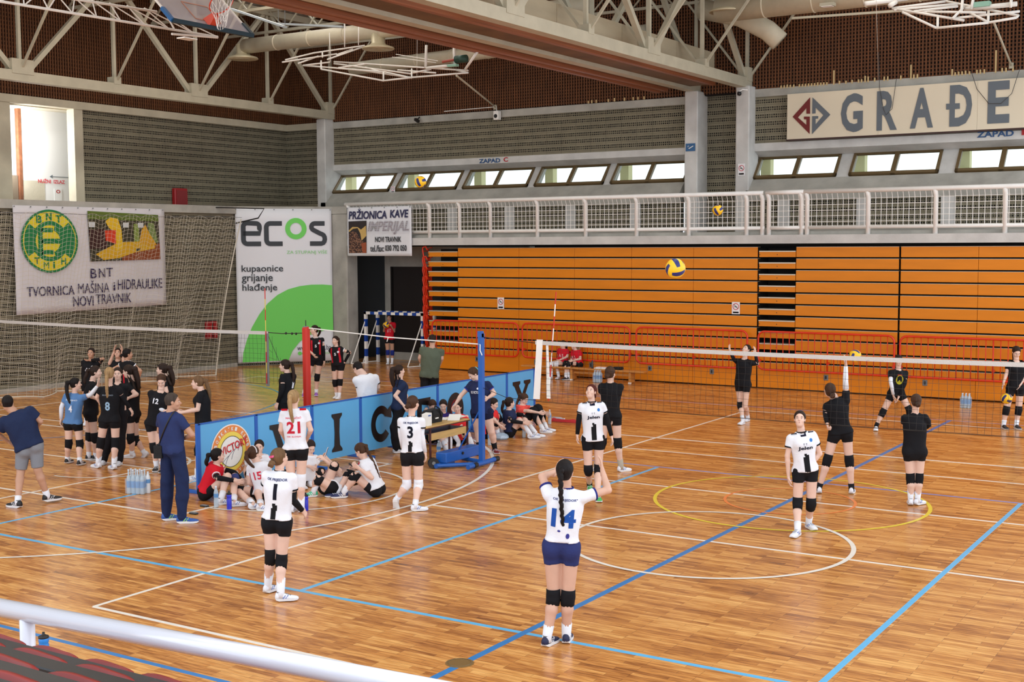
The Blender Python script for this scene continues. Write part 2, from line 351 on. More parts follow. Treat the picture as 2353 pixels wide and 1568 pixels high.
# doorway reveal: white panel wall lit through the tall side window
XN = XL-0.85; YP = atX(48, 300, XN)[1]
MB().box(XN-.08, YP, 4.8, XN, NY1+1.0, 7.65).build('white_panel', M_white, wul)
MB().box(XN-.02, NY1+.95, 4.8, XL-0.26, NY1+1.02, 7.65).build('niche_side', M_white, wul)
MB().box(XN-.6, NY0+.1, 7.60, XL-.24, NY1+1.0, 7.70).build('niche_top', nm, wul)
MB().box(XN-.12, YP-.10, 4.8, XN+.02, YP, 7.6).build('door_post', mat('rusty_post', srgb(128, 78, 48), 0.7, var=0.3, vs=8), wul)
MB().box(XN-.10, NY0+.3, 4.8, XN-.04, YP-.12, 5.75).build('door_leaf', mat('grey_brown_door', srgb(120, 106, 88), 0.6), wul)
MB().box(XN-.02, YP+.02, 4.8, XN+.01, YP+.72, 5.62).build('dado', nm, wul)
# upper back wall sections
wb = struct(uvwall('wall_back', (-4.35, YW), (-17.3, YW), 6.42, 7.63, M_block))
S1 = (-17.35, -4.30); S2 = (-2.35, 9.0)
uvwall('brickwork', (S2[1], YW), (S2[0], YW), 6.45, 7.72, M_block, wb)
uvwall('brickwork', (-2.3, YW+0.25), (-4.4, YW+0.25), 3.96, 7.9, M_block, wb)
def wallsec(x0, x1, zt, dz):
    MB().box(x0, YW-.04, 7.63+dz, x1, YW+.25, 7.84+dz).build('concrete_beam', M_conc2, wb)
    # band under the brickwork, soffit, then the slanted sill and the wall behind the gallery walk
    MB().loft([[(x, YW-.04, 6.43+dz*.3), (x, YW+.3, 6.43+dz*.3), (x, YW+.50, 6.12), (x, YW+.36, 6.10), (x, YW-.04, 6.24)] for x in (x0, x1)]).build('concrete_band', M_conc, wb)
    MB().loft([[(x, YW-.13, 5.47), (x, YW+.05, 5.47), (x, YW+.05, 4.9), (x, YW-.45, 4.9), (x, YW-.45, 5.17)] for x in (x0, x1)]).build('sloping_sill', M_conc2, wb)
    o = uvwall('brickwork', (x1, YW-.35), (x0, YW-.35), 4.1, 4.92, M_block, wb)
    MB().box(x0, YW-.42, 3.9, x1, YW-.2, 4.14).build('kerb', M_conc2, wb)
    x = x0+1.05
    while x < x1:
        MB().box(x-.16, YW-.43, 4.1, x+.16, YW-.3, 4.95).build('short_pier', M_conc, wb); x += 2.12
wallsec(S1[0], S1[1], 0, 0.0); wallsec(S2[0], S2[1], 0, 0.06)
# pillars
def pillar(name, x0, x1, y0, y1, z0, z1, m=M_conc):
    o = MB().rbox(x0, y0, z0, x1, y1, z1, 0.025).build(name, m, None); struct(o); return o
pillar('pillar_1', atY(728, 400, 23.7)[0], atY(748, 400, 23.7)[0], 23.7, 24.5, 4.0, 7.93)
pillar('pillar_2', atY(1572, 400, 23.7)[0], atY(1602, 400, 23.7)[0], 23.7, 24.4, 3.9, 7.93)
pillar('pillar_3', atY(1689, 400, 23.7)[0], atY(1720, 400, 23.7)[0], 23.7, 24.4, 3.9, 7.97)

# slatted timber cladding over both walls, up to the roof
ZR = 11.35
cl = struct(MB().box(-19.9, YW+.02, 7.83, 10, YW+.5, ZR).build('trim_back', M_slatb))
b = MB(); x = -19.1
while x < 9.0:
    b.box(x, YW-.03, 7.86, x+.038, YW+.0, ZR); x += .086
stuff(b.build('vertical_slats', M_slat, cl))
b = MB(); z = 7.9
while z < ZR: b.box(-19.1, YW-.0, z, 9.0, YW+.02, z+.035); z += .092
stuff(b.build('cross_slats', M_slat, cl))
cl2 = struct(MB().box(XL-.5, -6, 7.83, XL-.02, 24.2, ZR).build('trim_left', M_slatb))
b = MB(); y = -6
while y < 24.1: b.box(XL, y, 7.86, XL+.03, y+.042, ZR); y += .086
stuff(b.build('vertical_slats', M_slat, cl2))
b = MB(); z = 7.9
while z < ZR: b.box(XL-.02, -6, z, XL, 24.1, z+.035); z += .11
stuff(b.build('cross_slats', M_slat, cl2))
# pale unpainted stub ends along the foot of the cladding
b = MB()
for px, y0, y1 in [(1795,189,196),(1802,189,196),(1809,188,196),(1816,188,195),(1824,187,194),(1837,186,193),(1844,186,193),(1851,185,192),(1858,184,191),(1865,184,191),(1872,183,190),(1879,182,190),(1886,182,189),(1893,181,188),(1900,180,187),(1916,148,181),(1929,178,186),(1944,177,184),(1958,175,183),(1973,174,182),(1980,173,181),(1988,166,181),(1995,167,180),(2010,171,180),(2032,168,178),(2040,168,178),(2070,166,176),(2093,142,175),(2100,163,173),(2108,163,173),(2188,146,162),(2195,156,164),(2203,154,163),(2211,153,162),(2219,152,162),(2228,152,160),(2245,149,159),(2253,148,158),(2262,147,157),(2288,103,155),(2303,144,154),(2312,143,153),(2328,140,152),
                   (1352,225,231),(1360,224,231),(1370,223,230),(1398,221,228),(1412,220,228),(1435,219,226),(1455,217,224),(1466,217,224),(1480,215,222)]:
    p = atY(px, y1, YW-.05); q = atY(px, y0, YW-.05); zb = 7.87 if px > 1600 else 7.85
    b.box(p[0]-.018, YW-.06, zb, p[0]+.018, YW-.03, zb+max(.07, q[2]-p[2]))
stuff(b.build('pale_stub_ends', M_cream, cl))

# ------------------------------------------------------------------ ceiling
ce = struct(MB().box(-20, -6, ZR, 10, 25, ZR+.2).build('ceiling', mat('pale_roof_sheet', srgb(206, 204, 198), 0.7, var=.06)))
b = MB(); y = -5.8
while y < 24.6: b.box(-19.5, y, ZR-.05, 9.8, y+.09, ZR+.02); y += .45
stuff(b.build('roof_ribs', mat('pale_roof_rib', srgb(190, 188, 182), 0.7), ce))
for k, (x, y, w, l) in enumerate(((-15.6, 18.2, .9, 5.2), (-9.0, 18.2, .9, 5.2), (0.8, 18.2, .9, 5.2))):
    MB().box(x, y, ZR-.08, x+w, y+l, ZR-.055).build('rooflight', mat('rooflight_panel', (1, 1, 1), 0.5, emit=((0.95, 0.98, 1, 1), 2.2)), ce)

# ------------------------------------------------------------------ windows on the back wall
wn = [0]
def window(pl, pr, yb, yt):
    """pl/pr: pixel columns of the lower left and lower right corner; the pane leans back towards the top"""
    wn[0] += 1
    a = atY(pl, yb, YW-.10); z0, z1 = 5.49, 6.11; y0, y1 = YW-.11, YW+.43
    xa = a[0]; xb = atY(pr, yb, YW-.10)[0]; xm = (xa+xb)/2
    fr = MB()
    def bar(x0, x1, t0, t1, d=.05):
        P = lambda x, t, o: (x, y0+(y1-y0)*t-o*.75, z0+(z1-z0)*t+o*.65)
        fr.loft([[P(x, t0, -.03), P(x, t0, d), P(x, t1, d), P(x, t1, -.03)] for x in (x0, x1)])
    f = .075
    bar(xa, xb, 0, .10); bar(xa, xb, .90, 1.0); bar(xa, xa+f, 0, 1); bar(xb-f, xb, 0, 1); bar(xm-f*.8, xm+f*.8, 0, 1, .055)
    o = fr.build('window_%d' % wn[0], M_bronze); struct(o)
    for q0, q1 in ((xa+f, xm-f*.8), (xm+f*.8, xb-f)):
        g = MB(); P = lambda x, t, o_: (x, y0+(y1-y0)*t-o_*.75, z0+(z1-z0)*t+o_*.65)
        g.loft([[P(x, .09, 0), P(x, .09, .008), P(x, .91, .008), P(x, .91, 0)] for x in (q0, q1)]); g.build('pane', M_glass, o)
        h = MB(); xx = (q0+q1)/2; h.add([P(xx-.09, .97, .05), P(xx+.09, .97, .05), P(xx+.09, 1.02, .05), P(xx-.09, 1.02, .05), P(xx-.09, .97, .08), P(xx+.09, .97, .08), P(xx+.09, 1.02, .08), P(xx-.09, 1.02, .08)],
            [(0,3,2,1),(4,5,6,7),(0,1,5,4),(1,2,6,5),(2,3,7,6),(3,0,4,7)]); h.build('hinge', M_black, o)
    return xa, xb
prev = None; wx = []
for pl, pr, yb in [(763,893,448),(907,1048,441),(1062,1212,433),(1227,1386,425),(1402,1575,420),(1731,1921,411),(1950,2156,401),(2194,2410,392)]:
    wx.append(window(pl, pr, yb, 0))
# concrete mullion blocks between the windows
for sec in (wx[:5], wx[5:]):
    for (a0, a1), (b0, b1) in zip(sec, sec[1:]):
        MB().loft([[(x, YW-.13, 5.44), (x, YW+.2, 5.44), (x, YW+.7, 6.12), (x, YW+.41, 6.12)] for x in (a1-.01, b0+.01)]).build('mullion_block', M_conc, wb)
MB().loft([[(x, YW-.13, 5.44), (x, YW+.2, 5.44), (x, YW+.7, 6.12), (x, YW+.41, 6.12)] for x in (-18.0, wx[0][0])]).build('mullion_block', M_conc, wb)
MB().loft([[(x, YW-.13, 5.44), (x, YW+.2, 5.44), (x, YW+.7, 6.12), (x, YW+.41, 6.12)] for x in (-2.5, wx[5][0])]).build('mullion_block', M_conc, wb)
# yellow plastered fins and a tree outside the windows
fin = mat('yellow_plaster', srgb(252, 244, 190), 0.8)
for (a0, a1) in wx:
    xx = a0-.12
    o = MB().box(xx, YW+.75, 4.6, xx+.28, YW+1.0, 8.2).build('outside_fin', fin, wb)
MB().box(-19, YW+1.1, 6.55, 9, YW+1.7, 7.1).build('outside_beam', mat('outside_grey', srgb(190, 190, 178), .8), wb)
# ------------------------------------------------------------------ gallery slab and the space under it
gs = struct(MB().box(-15.0, 22.2, 3.74, 9, 24.0, 3.96).build('balcony_slab', M_conc))
MB().box(-15.0, 22.34, 3.96, 9, 22.5, 4.05).build('kerb', M_conc2, gs)
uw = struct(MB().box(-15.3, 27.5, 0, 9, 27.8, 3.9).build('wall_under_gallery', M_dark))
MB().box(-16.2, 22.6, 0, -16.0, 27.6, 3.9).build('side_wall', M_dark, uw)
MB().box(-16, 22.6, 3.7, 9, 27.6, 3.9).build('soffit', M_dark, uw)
p = atY(884, 700, 24.2)[0]; q = atY(897, 700, 24.2)[0]
struct(MB().rbox(p, 24.2, 0, q, 24.5, 3.5, .02).build('column_1', M_conc2))
MB().box(q, 24.2, 3.05, -9.5, 24.5, 3.74).build('lintel', M_conc2, uw)
d1 = MB().box(q+.03, 24.3, 0.25, -11.3, 24.4, 3.05).build('door_1', mat('dark_brown_door', srgb(34, 26, 24), .8)); struct(d1)
MB().box(q, 24.28, 0.0, -11.0, 24.42, 0.25).build('threshold', M_conc2, d1)
MB().box(q, 24.22, .25, q+.06, 24.42, 3.05).build('door_frame', M_dark, d1)

# ------------------------------------------------------------------ folded telescopic seating
ZK = [3.66-.2975*k for k in range(11)]      # upper edges of the rows, last one is the base unit
def bleacher(x0, x1, label, splits=(), stair=False, back=0.0):
    t = thing('telescopic_seating', label, 'bleachers', ((x0+x1)/2, YB, 0), 'folded orange seating units')
    xs = [x0]+list(splits)+[x1]
    bk = MB().box(x0+.01, YB+.10, 0.02, x1-.01, YB+.9, 3.62)
    if not stair: bk.build('carcass', M_dark, t)
    else:
        MB().box(x0+.01, YB+.65, 0.02, x1-.01, YB+.9, 3.62).build('carcass', M_dark, t)
    for k in range(11):
        zt = ZK[k]; zb = ZK[k+1]+.035 if k < 10 else 0.03; off = .035-(10-k)*.003
        if stair and k < 10:
            h = (zt-zb)
            MB().box(x0+.012, YB-.0, zb, x1-.012, YB+.05, zb+h*.50).build('step_board', M_orange, t)
            MB().box(x0+.012, YB-.012, zb+h*.50, x1-.012, YB+.35, zb+h*.50+.028).build('step_edge', M_edge, t)
            for sx in (x0+.03, x0+(x1-x0)*.5): MB().box(sx-.01, YB-.006, zb+.05, sx+.01, YB, zb+.07).build('bolt', M_black, t)
        else:
            for a, c in zip(xs, xs[1:]):
                g = .004 if not stair else 0
                yo = -(k*.003)
                MB().rbox(a+g, YB+yo, zb, c-g, YB+yo+.03, zt-.012, .004).build('front_panel' if k < 10 else 'base_panel', M_orange, t)
            MB().box(x0+.006, YB-(k*.003), zt-.012, x1-.006, YB+.2, zt-.004).build('panel_edge', M_edge, t)
    if not stair:
        n = max(1, round((x1-x0)/1.8)); w = (x1-x0)/n
        for i in range(n):
            cx_ = x0+w*(i+.32)
            h = MB().rbox(cx_-.06, YB-.045, .30, cx_+.06, YB-.03, .44, .008).build('pull_handle', M_grey, t)
            MB().box(cx_-.022, YB-.05, .33, cx_+.022, YB-.04, .41).build('slot', M_black, h)
    return t
BX = [atY(px, 700, YB)[0] for px in (985, 1053, 1193, 1451, 1740, 1828, 2066)]
st1 = bleacher(BX[0], BX[1], 'narrow open stair bay of orange steps at left end of folded seating', stair=True)
bleacher(BX[1], BX[2], 'narrowest folded orange seating unit, with a no smoking sign, beside left stair bay')
bleacher(BX[2], BX[3], 'folded orange seating unit behind the two seated girls in red', (atY(1320, 700, YB)[0],))
bleacher(BX[3], BX[4], 'folded orange seating unit left of the middle stair bay with no smoking sign', (atY(1593, 700, YB)[0],))
bleacher(BX[4]+.03, BX[5], 'narrow open stair bay of orange steps between the two wide middle units', stair=True)
bleacher(BX[5], BX[6]-.02, 'folded orange seating unit right of the middle stair bay')
bleacher(BX[6]+.02, 8.2, 'folded orange seating unit at the right edge of the photo', (4.0,))
# red side rails folded up against the left end of the seating
b = []
for k in range(9):
    z0 = ZK[k]+.02; x = BX[0]-.02
    g = MB(); P = [(x-.02, YB+.02, z0-.95), (x-.20, YB+.02, z0-.10), (x-.19, YB+.02, z0), (x-.08, YB+.02, z0+.02), (x-.03, YB+.02, z0-.08)]
    g.tube(P, .024, 7); g.tube([(x-.05, YB+.3, z0-.85), (x-.2, YB+.3, z0-.05), (x-.05, YB+.3, z0-.0)], .022, 6)
    for j in range(3): g.cyl((x-.19+.045*j, YB+.02, z0-.12-.2*j), (x-.19+.045*j, YB+.3, z0-.12-.2*j), .015, 6)
    g.build('folded_side_rail', M_red, st1, True)
# red guard rails in front
def guard(x0, x1, label):
    t = thing('guard_rail', label, 'railing', ((x0+x1)/2, YB-.12, 0.0), 'red guard rails on the folded seating')
    y = YB-.17; z0, z1, r = .51, 1.49, .16
    pts = []
    for cx_, cz_, a0 in ((x1-r, z1-r, 0), (x0+r, z1-r, 90), (x0+r, z0+r, 180), (x1-r, z0+r, 270)):
        for k in range(5): a = radians(a0+22.5*k); pts.append((cx_+r*cos(a), y, cz_+r*sin(a)))
    MB().tube(pts, .026, 8, True).build('frame', M_red, t, True)
    n = int(round((x1-x0)/.165))
    for i in range(1, n):
        x = x0+(x1-x0)*i/n; MB().cyl((x, y, z0+.01), (x, y, z1-.01), .018 if i == n//2+1 else .0105, 6).build('bar', M_red, t, True)
    for x in (x0+.02, x1-.02, x0+(x1-x0)*(n//2+1)/n):
        MB().cyl((x, y, z0+.22), (x, YB-.055, z0+.22), .035, 8).build('bracket', M_red, t)
for a, c, l in [(-11.72, -8.66, 'red tubular guard rail leftmost, in front of the left stair bay'),
                (-8.52, -5.06, 'red tubular guard rail behind the two seated girls in red'),
                (-4.86, -1.66, 'red tubular guard rail behind the black shirted player with raised arms'),
                (-1.36, 2.12, 'red tubular guard rail in front of the middle stair bay'),
                (2.26, 6.4, 'red tubular guard rail at the right edge of the photo')]: guard(a, c, l)
# no smoking signs
def nosmoke(P0, ux, uz, w, h, label, blue=False):
    P0 = np.array(P0, float); ux = np.array(ux, float); uz = np.array(uz, float); nn = np.cross(ux, uz)
    t = thing('no_smoking_sign', label, 'sign', tuple(P0+ux*w/2), 'small no smoking signs')
    MB().obox(P0+ux*w/2+uz*h/2+nn*.008, ux, uz, nn, w/2, h/2, .006).build('plate', mat('sign_white', srgb(238, 236, 238), .5) if not blue else mat('sign_blue', srgb(40, 92, 140), .5), t)
    if blue:
        m = M_white; Q = P0+nn*.016
        flat([(w*.3, h*.35), (w*.38, h*.28), (w*.85, h*.62), (w*.8, h*.7)], Q, ux, uz, m, t, 'cigarette'); flat_ring(w*.3, h*.6, h*.06, h*.1, Q, ux, uz, m, t, 'smoke', a1=4.5)
        return
    m = mat('sign_red', srgb(200, 50, 64), .5); Q = P0+nn*.006
    flat_ring(w/2, h*.62, w*.32, w*.40, Q, ux, uz, m, t, 'red_ring')
    flat([(w*.26, h*.76), (w*.30, h*.80), (w*.76, h*.48), (w*.72, h*.44)], Q, ux, uz, m, t, 'red_bar')
    flat([(w*.28, h*.58), (w*.66, h*.58), (w*.66, h*.63), (w*.28, h*.63)], Q, ux, uz, mat('sign_black', srgb(60, 60, 66), .5), t, 'cigarette')
    flat([(w*.14, h*.08), (w*.86, h*.08), (w*.86, h*.2), (w*.14, h*.2)], Q, ux, uz, m, t, 'red_strip')
q = atY(1144, 710, YB-.03); nosmoke((q[0], YB-.03, q[2]), X_, Z_, .22, .335, 'small no smoking sign on the narrowest orange unit')
q = atY(1682, 722, YB-.03); nosmoke((q[0], YB-.03, q[2]), X_, Z_, .22, .32, 'small no smoking sign on orange unit left of the middle stair bay')
q = atY(1696, 404, 23.69); nosmoke((q[0], 23.69, q[2]), X_, Z_, .2, .32, 'small no smoking sign on the right concrete pillar above the balcony')
q = atY(1576, 348, 23.69); nosmoke((q[0], 23.69, q[2]), X_, Z_, .28, .21, 'small blue smoking sign on the left one of the twin pillars', True)
q = atY(898, 443, 24.0); nosmoke((q[0], YW-.14, q[2]), X_, Z_, .17, .2, 'small no smoking sign between the first two windows from the left')

# ------------------------------------------------------------------ balcony railing
def railing(x0, x1, posts, gate, label, grp='white balcony railings'):
    t = thing('balcony_railing', label, 'railing', ((x0+x1)/2, 22.28, 3.96), grp); y = 22.28
    MB().cyl((x0, y-.10, 5.03), (x1, y-.10, 5.03), .055, 12).build('handrail', M_whitem, t, True)
    MB().cyl((x0, y, 4.14), (x1, y, 4.14), .048, 12).build('lower_rail', M_whitem, t, True)
    for x in posts:
        MB().tube([(x, y, 3.84), (x, y, 4.88), (x, y-.10, 5.02)], .058, 10).build('post', M_whitem, t, True)
    w = MB(); x = x0+.04
    while x < x1: w.tube([(x, y-.03, 4.14), (x, y-.03, 4.86), (x, y-.12, 5.03)], .0075, 4); x += .134
    for z in (4.28, 4.42, 4.56, 4.70, 4.84): w.cyl((x0, y-.03, z), (x1, y-.03, z), .0075, 4)
    stuff(w.build('wire_mesh', M_whitem, t))
RX = lambda px: atY(px, 490, 22.28)[0]
railing(RX(798), RX(1757), [RX(p) for p in (803, 987, 1056, 1127, 1235, 1346, 1463, 1583, 1716, 1752)], None, 'white mesh balcony railing left of the gap above the middle stair bay')
railing(RX(1763), RX(1850), [RX(1767), RX(1842)], None, 'short white mesh railing section right after the balcony gap')
railing(RX(1850), 7.6, [RX(p) for p in (1855, 1995, 2150, 2310)]+[6.4], None, 'long white mesh balcony railing below the big lettered sign')

# ------------------------------------------------------------------ roof trusses
def truss(X, y0, y1, label, zb=8.06, zt=11.0):
    t = thing('roof_truss', label, 'truss', (X, (y0+y1)/2, zb-.12), 'cream steel roof trusses')
    MB().box(X-.13, y0, zb-.13, X+.13, y1, zb+.13).build('bottom_chord', M_steel, t)
    MB().box(X-.11, y0, zt-.1, X+.11, y1, zt+.1).build('top_chord', M_steel, t)
    k = 0; y = 24.1
    while y > y0:
        main = (k % 2 == 0)
        MB().beam((X, y, zb+.1), (X, y, zt), .085, .085).build('upright', M_steel, t)
        if main:
            for s in (-1, 1):
                if y0 < y+3*s < 24.5: MB().beam((X, y+.22*s, zb+.14), (X, y+2.85*s, zt-.08), .125, .125).build('diagonal', M_steel, t)
            MB().box(X-.145, y-.32, zb+.05, X+.145, min(y+.32, 24.35), zb+.42).build('gusset_plate', M_steel, t)
        else: MB().box(X-.14, y-.12, zb+.1, X+.14, y+.12, zb+.3).build('gusset_plate', M_steel, t)
        # knee braces up to the purlins on either side
        for s in ((1,) if X < -10 else (-1, 1) if X > -3 else ()):
            MB().beam((X+.1*s, y, zb+.2), (X+2.0*s, y, zt-.3), .055, .055).build('knee_brace', M_steel, t)
        k += 1; y -= 3.0
    return t
truss(-17.2, 3.0, 24.2, 'cream steel roof truss nearest the left wall, ending on the corner pillar')
truss(-4.0, 3.0, 24.2, 'cream steel roof truss half hidden behind the long beige box beam')
truss(-2.5, 3.0, 24.2, 'cream steel roof truss in front of the beige box beam, nearest in the middle')
# purlins across, with light lattice
for k in range(7):
    y = 24.1-3.0*k
    t = thing('roof_purlin', ('farthest', 'second farthest', 'third farthest', 'middle', 'third nearest', 'second nearest', 'nearest')[k]+' cream lattice purlin running crosswise under the roof', 'purlin', (-10, y, 10.5), 'cream lattice purlins between the trusses')
    MB().box(-19, y-.05, 11.0, 9, y+.05, 11.12).build('top_bar', M_steel, t); MB().box(-19, y-.04, 10.35, 9, y+.04, 10.43).build('bottom_bar', M_steel, t)
    b = MB(); x = -19
    while x < 8.2: b.beam((x, y, 10.4), (x+.65, y, 11.05), .04, .04); b.beam((x+.65, y, 11.05), (x+1.3, y, 10.4), .04, .04); x += 1.3
    b.build('web_bars', M_steel, t)
# long beige box beam (housing of the dividing curtain)
t = thing('curtain_box_beam', 'long beige boxed beam with orange brown timber underside, right of the middle', 'beam', (-4.0, 14, 7.9))
m1 = mat('beige_panel', srgb(172, 158, 132), .7, var=.15, vs=1.0, stretch=(1, .5, 3)); m2 = mat('orange_brown_timber', srgb(150, 88, 56), .5, var=.3, vs=2, stretch=(20, .3, 20)); m3 = mat('stained_underside', srgb(112, 84, 58), .7, var=.3, vs=1.2)
XA, XB_ = -4.85, -3.15; y = 3.0; k = 0
while y < 23.3:
    y2 = min(y+3.0, 23.4)
    MB().box(XB_-.03, y+.006, 8.08, XB_, y2-.006, 8.86).build('side_panel', m1, t); MB().box(XA, y+.006, 8.08, XA+.03, y2-.006, 8.86).build('side_panel', m1, t)
    MB().box(XA+.34, y+.006, 8.02, XB_-.05, y2-.006, 8.05).build('underside_panel', m3, t)
    y = y2
MB().box(XA-.03, 3, 7.90, XA+.10, 23.4, 8.12).build('timber_edge', m2, t); MB().box(XA+.10, 3, 7.97, XA+.2, 23.4, 8.1).build('timber_edge', m2, t)
MB().box(XA+.2, 3, 7.93, XA+.34, 23.4, 8.1).build('timber_edge', m2, t)
MB().box(XB_-.10, 3, 8.0, XB_+.02, 23.4, 8.10).build('trim_strip', m2, t)
# ducts and diffusers
def duct(label, pts, r, rings=True):
    t = thing('air_duct', label, 'duct', pts[0]); m = mat('cream_duct', srgb(206, 196, 172), .5, var=.06)
    MB().tube(pts, r, 18).build('pipe', m, t, True)
    p = np.array(pts[0]); q = np.array(pts[-1]); L = np.linalg.norm(q-p); n = int(L/1.2); d = (q-p)/L
    if len(pts) == 2:
        for i in range(1, n): c = p+d*L*i/n; MB().cyl(c-d*.02, c+d*.02, r+.012, 18).build('seam', m, t, True)
    return t
def diffuser(x, y, z, par, s=1.0):
    m = mat('cream_diffuser', srgb(212, 200, 168), .4, metal=.2)
    t = MB().lathe([(.20*s, .42), (.19*s, .16), (.24*s, .10), (.43*s, .04), (.46*s, 0), (.44*s, -.02), (.40*s, .0), (.26*s, .05), (0, .07)], (x, y, z), 28).build('diffuser', m, par, True)
    for rr in (.34, .24, .14): MB().lathe([(rr*s, .02), ((rr+.05)*s, -.015), ((rr+.055)*s, -.005), ((rr+.01)*s, .03)], (x, y, z), 28, False).build('vane', m, t, True)
    for k in range(4): a = pi/4+k*pi/2; MB().beam((x, y, z+.02), (x+.42*s*cos(a), y+.42*s*sin(a), z+.0), .02, .02).build('spoke', m, t)
D1 = atY(560, 98, 19.6); 
dA = duct('long cream round air duct crossing left of the box beam', [(D1[0]+.05, 19.6, 9.72), (-4.95, 19.6, 9.72)], .22)
duct('cream round air duct behind, lower and further back, left of the box beam', [(-15.2, 22.8, 9.3), (-4.9, 22.8, 9.5)], .2)
dC = duct('wide cream round air duct right of the middle truss', [(-2.3, 21.6, 9.62), (9, 21.6, 9.62)], .3)
duct('cream duct elbow dropping beside the middle trusses', [(-3.2, 22.6, 9.9), (-2.1, 22.6, 9.6), (-1.4, 22.7, 9.2), (-1.1, 22.8, 8.9)], .26)
q = atY(558, 131, 19.6); diffuser(q[0], 19.6, q[2]-.05, dA)
q = atY(869, 112, 19.6); diffuser(q[0], 19.6, q[2], dA)
q = atY(1671, 27, 21.6); diffuser(q[0], 21.6, q[2], dC)
# ------------------------------------------------------------------ banners and signs
INK = mat('dark_navy_ink', srgb(52, 44, 82), .6); BLK = mat('charcoal_ink', srgb(52, 54, 60), .6)
def banner(name, label, P0, ux, w, h, m, grp=None, amp=.012, sag=0.0, n=30, th=.01, cut=None):
    """hanging cloth, P0 = lower left corner"""
    P0 = np.array(P0, float); ux = np.array(ux, float); ux /= np.linalg.norm(ux); uz = np.array(Z_); nn = np.cross(ux, uz)
    t = thing(name, label, 'banner', tuple(P0+ux*w/2), grp)
    vs = []; fs = []; nz = 14
    for s in (0, 1):
        for j in range(nz+1):
            for i in range(n+1):
                u = i/n; v = j/nz
                top = sag*(1-v) if cut is None else cut(u)*(1-v)
                d = amp*(sin(u*17)+.6*sin(u*41+v*3)+.7*sin(v*5+u*6))*(.3+.7*(1-v))
                vs.append(P0+ux*w*u+uz*(h*v+top)+nn*(d-s*th))
    K = (n+1)*(nz+1)
    for j in range(nz):
        for i in range(n):
            a = j*(n+1)+i; fs.append((a, a+1, a+n+2, a+n+1)); fs.append((a+K, a+n+1+K, a+n+2+K, a+1+K))
    for i in range(n): fs.append((i+1, i, i+K, i+1+K)); a = nz*(n+1)+i; fs.append((a, a+1, a+1+K, a+K))
    for j in range(nz): a = j*(n+1); fs.append((a, a+n+1, a+n+1+K, a+K)); a += n; fs.append((a+n+1, a, a+K, a+n+1+K))
    MB().add(vs, fs).build('cloth', m, t, True)
    for i in range(int(w/.5)+1):
        p = P0+ux*(w*i/int(w/.5))*.98+ux*.02+uz*(h-.03)+nn*.02; MB().cyl(p, p+nn*.01, .018, 8).build('eyelet', M_grey, t)
    return t, P0, ux, uz, nn
# ecos banner on the chamfered corner
DG = mat('charcoal_print', srgb(48, 52, 58), .5); GR = mat('bright_green_print', srgb(112, 216, 92), .5); GT = mat('pale_green_print', srgb(150, 214, 140), .5)
dd = np.array([15.75-17.62, 0, 0]); ux = np.array([1.87, 2.2, 0]); ux /= np.linalg.norm(ux)
P0 = np.array([-17.56, 19.93, .10])+np.array([ux[1], -ux[0], 0])*.05
t, P0, ux, uz, nn = banner('vinyl_banner', 'tall white vinyl banner reading ecos with big green arc, in the corner', P0, ux, 2.98, 4.80, M_vinyl, amp=.006)
w, h = 2.98, 4.80; Q = P0+nn*.014
PX = lambda px: (px-541)/228.*w
PZ = lambda py: (834-py)/357.*h
def tx(s, x0, x1, y0, y1, m, **k): text(s, Q+ux*PX(x0)+uz*PZ(y1), ux, uz, PX(x1)-PX(x0), PZ(y0)-PZ(y1), m, t, **k)
def stroke(pts, wd, m, closed=False, nm='letter'):
    """thick flat stroke in banner coordinates (pixels)"""
    P = [np.array((PX(a), PZ(b))) for a, b in pts]; N = len(P); vs = []; fs = []
    for i in range(N):
        d = (P[(i+1) % N]-P[i-1]) if closed else P[min(i+1, N-1)]-P[max(i-1, 0)]
        d = d/np.linalg.norm(d); n_ = np.array((-d[1], d[0]))*wd/2
        for q in (P[i]+n_, P[i]-n_): vs.append(Q+ux*q[0]+uz*q[1]+nn*.004)
    R_ = N if closed else N-1
    for i in range(R_): j = (i+1) % N; fs.append((2*i+1, 2*j+1, 2*j, 2*i))
    return fixinv(MB().add(vs, fs).build(nm, m), t)
def rr(cx_, cy_, rx, ry, a0, a1, n=10): return [(cx_+rx*cos(radians(a0+(a1-a0)*k/n)), cy_-ry*sin(radians(a0+(a1-a0)*k/n))) for k in range(n+1)]
S = .145
stroke([(557, 534), (597, 534)]+[(597, 524)]+rr(589, 519, 8, 8, 0, 90, 5)+rr(568, 519, 9, 9, 90, 180, 5)+rr(568, 548, 9, 10, 180, 270, 5)+[(600, 558)], S, DG)
stroke([(650, 511), (625, 511)]+rr(622, 520, 9, 9, 90, 180, 5)+rr(622, 549, 9, 9, 180, 270, 5)+[(651, 558)], S, DG)
stroke([(752, 511), (731, 511)]+rr(728, 519, 8, 8, 90, 250, 6)+[(740, 534)]+rr(744, 547, 8, 11, 80, -90, 6)+[(716, 558)], S, DG)
flat_ring(PX(683), PZ(523), PX(541+14), PX(541+25.5), Q, ux, uz, GR, t, 'ring', .006)
tx('ZA STUPANJ VIŠE', 660, 757, 572, 584, GT)
tx('kupaonice', 553, 651, 607, 627, DG, bold=.012); tx('grijanje', 553, 626, 628, 650, DG, bold=.012); tx('hlađenje', 554, 636, 650, 671, DG, bold=.012)
pts = [(PX(a), PZ(b)) for a, b in ((551, 832), (553, 810), (562, 780), (575, 750), (592, 722), (612, 697), (636, 677), (662, 664), (690, 657), (718, 654), (745, 654), (768, 656), (769, 762), (752, 762), (730, 766), (706, 775), (687, 788), (670, 808), (660, 830))]
flat(pts, Q, ux, uz, GR, t, 'green_arc', .002)
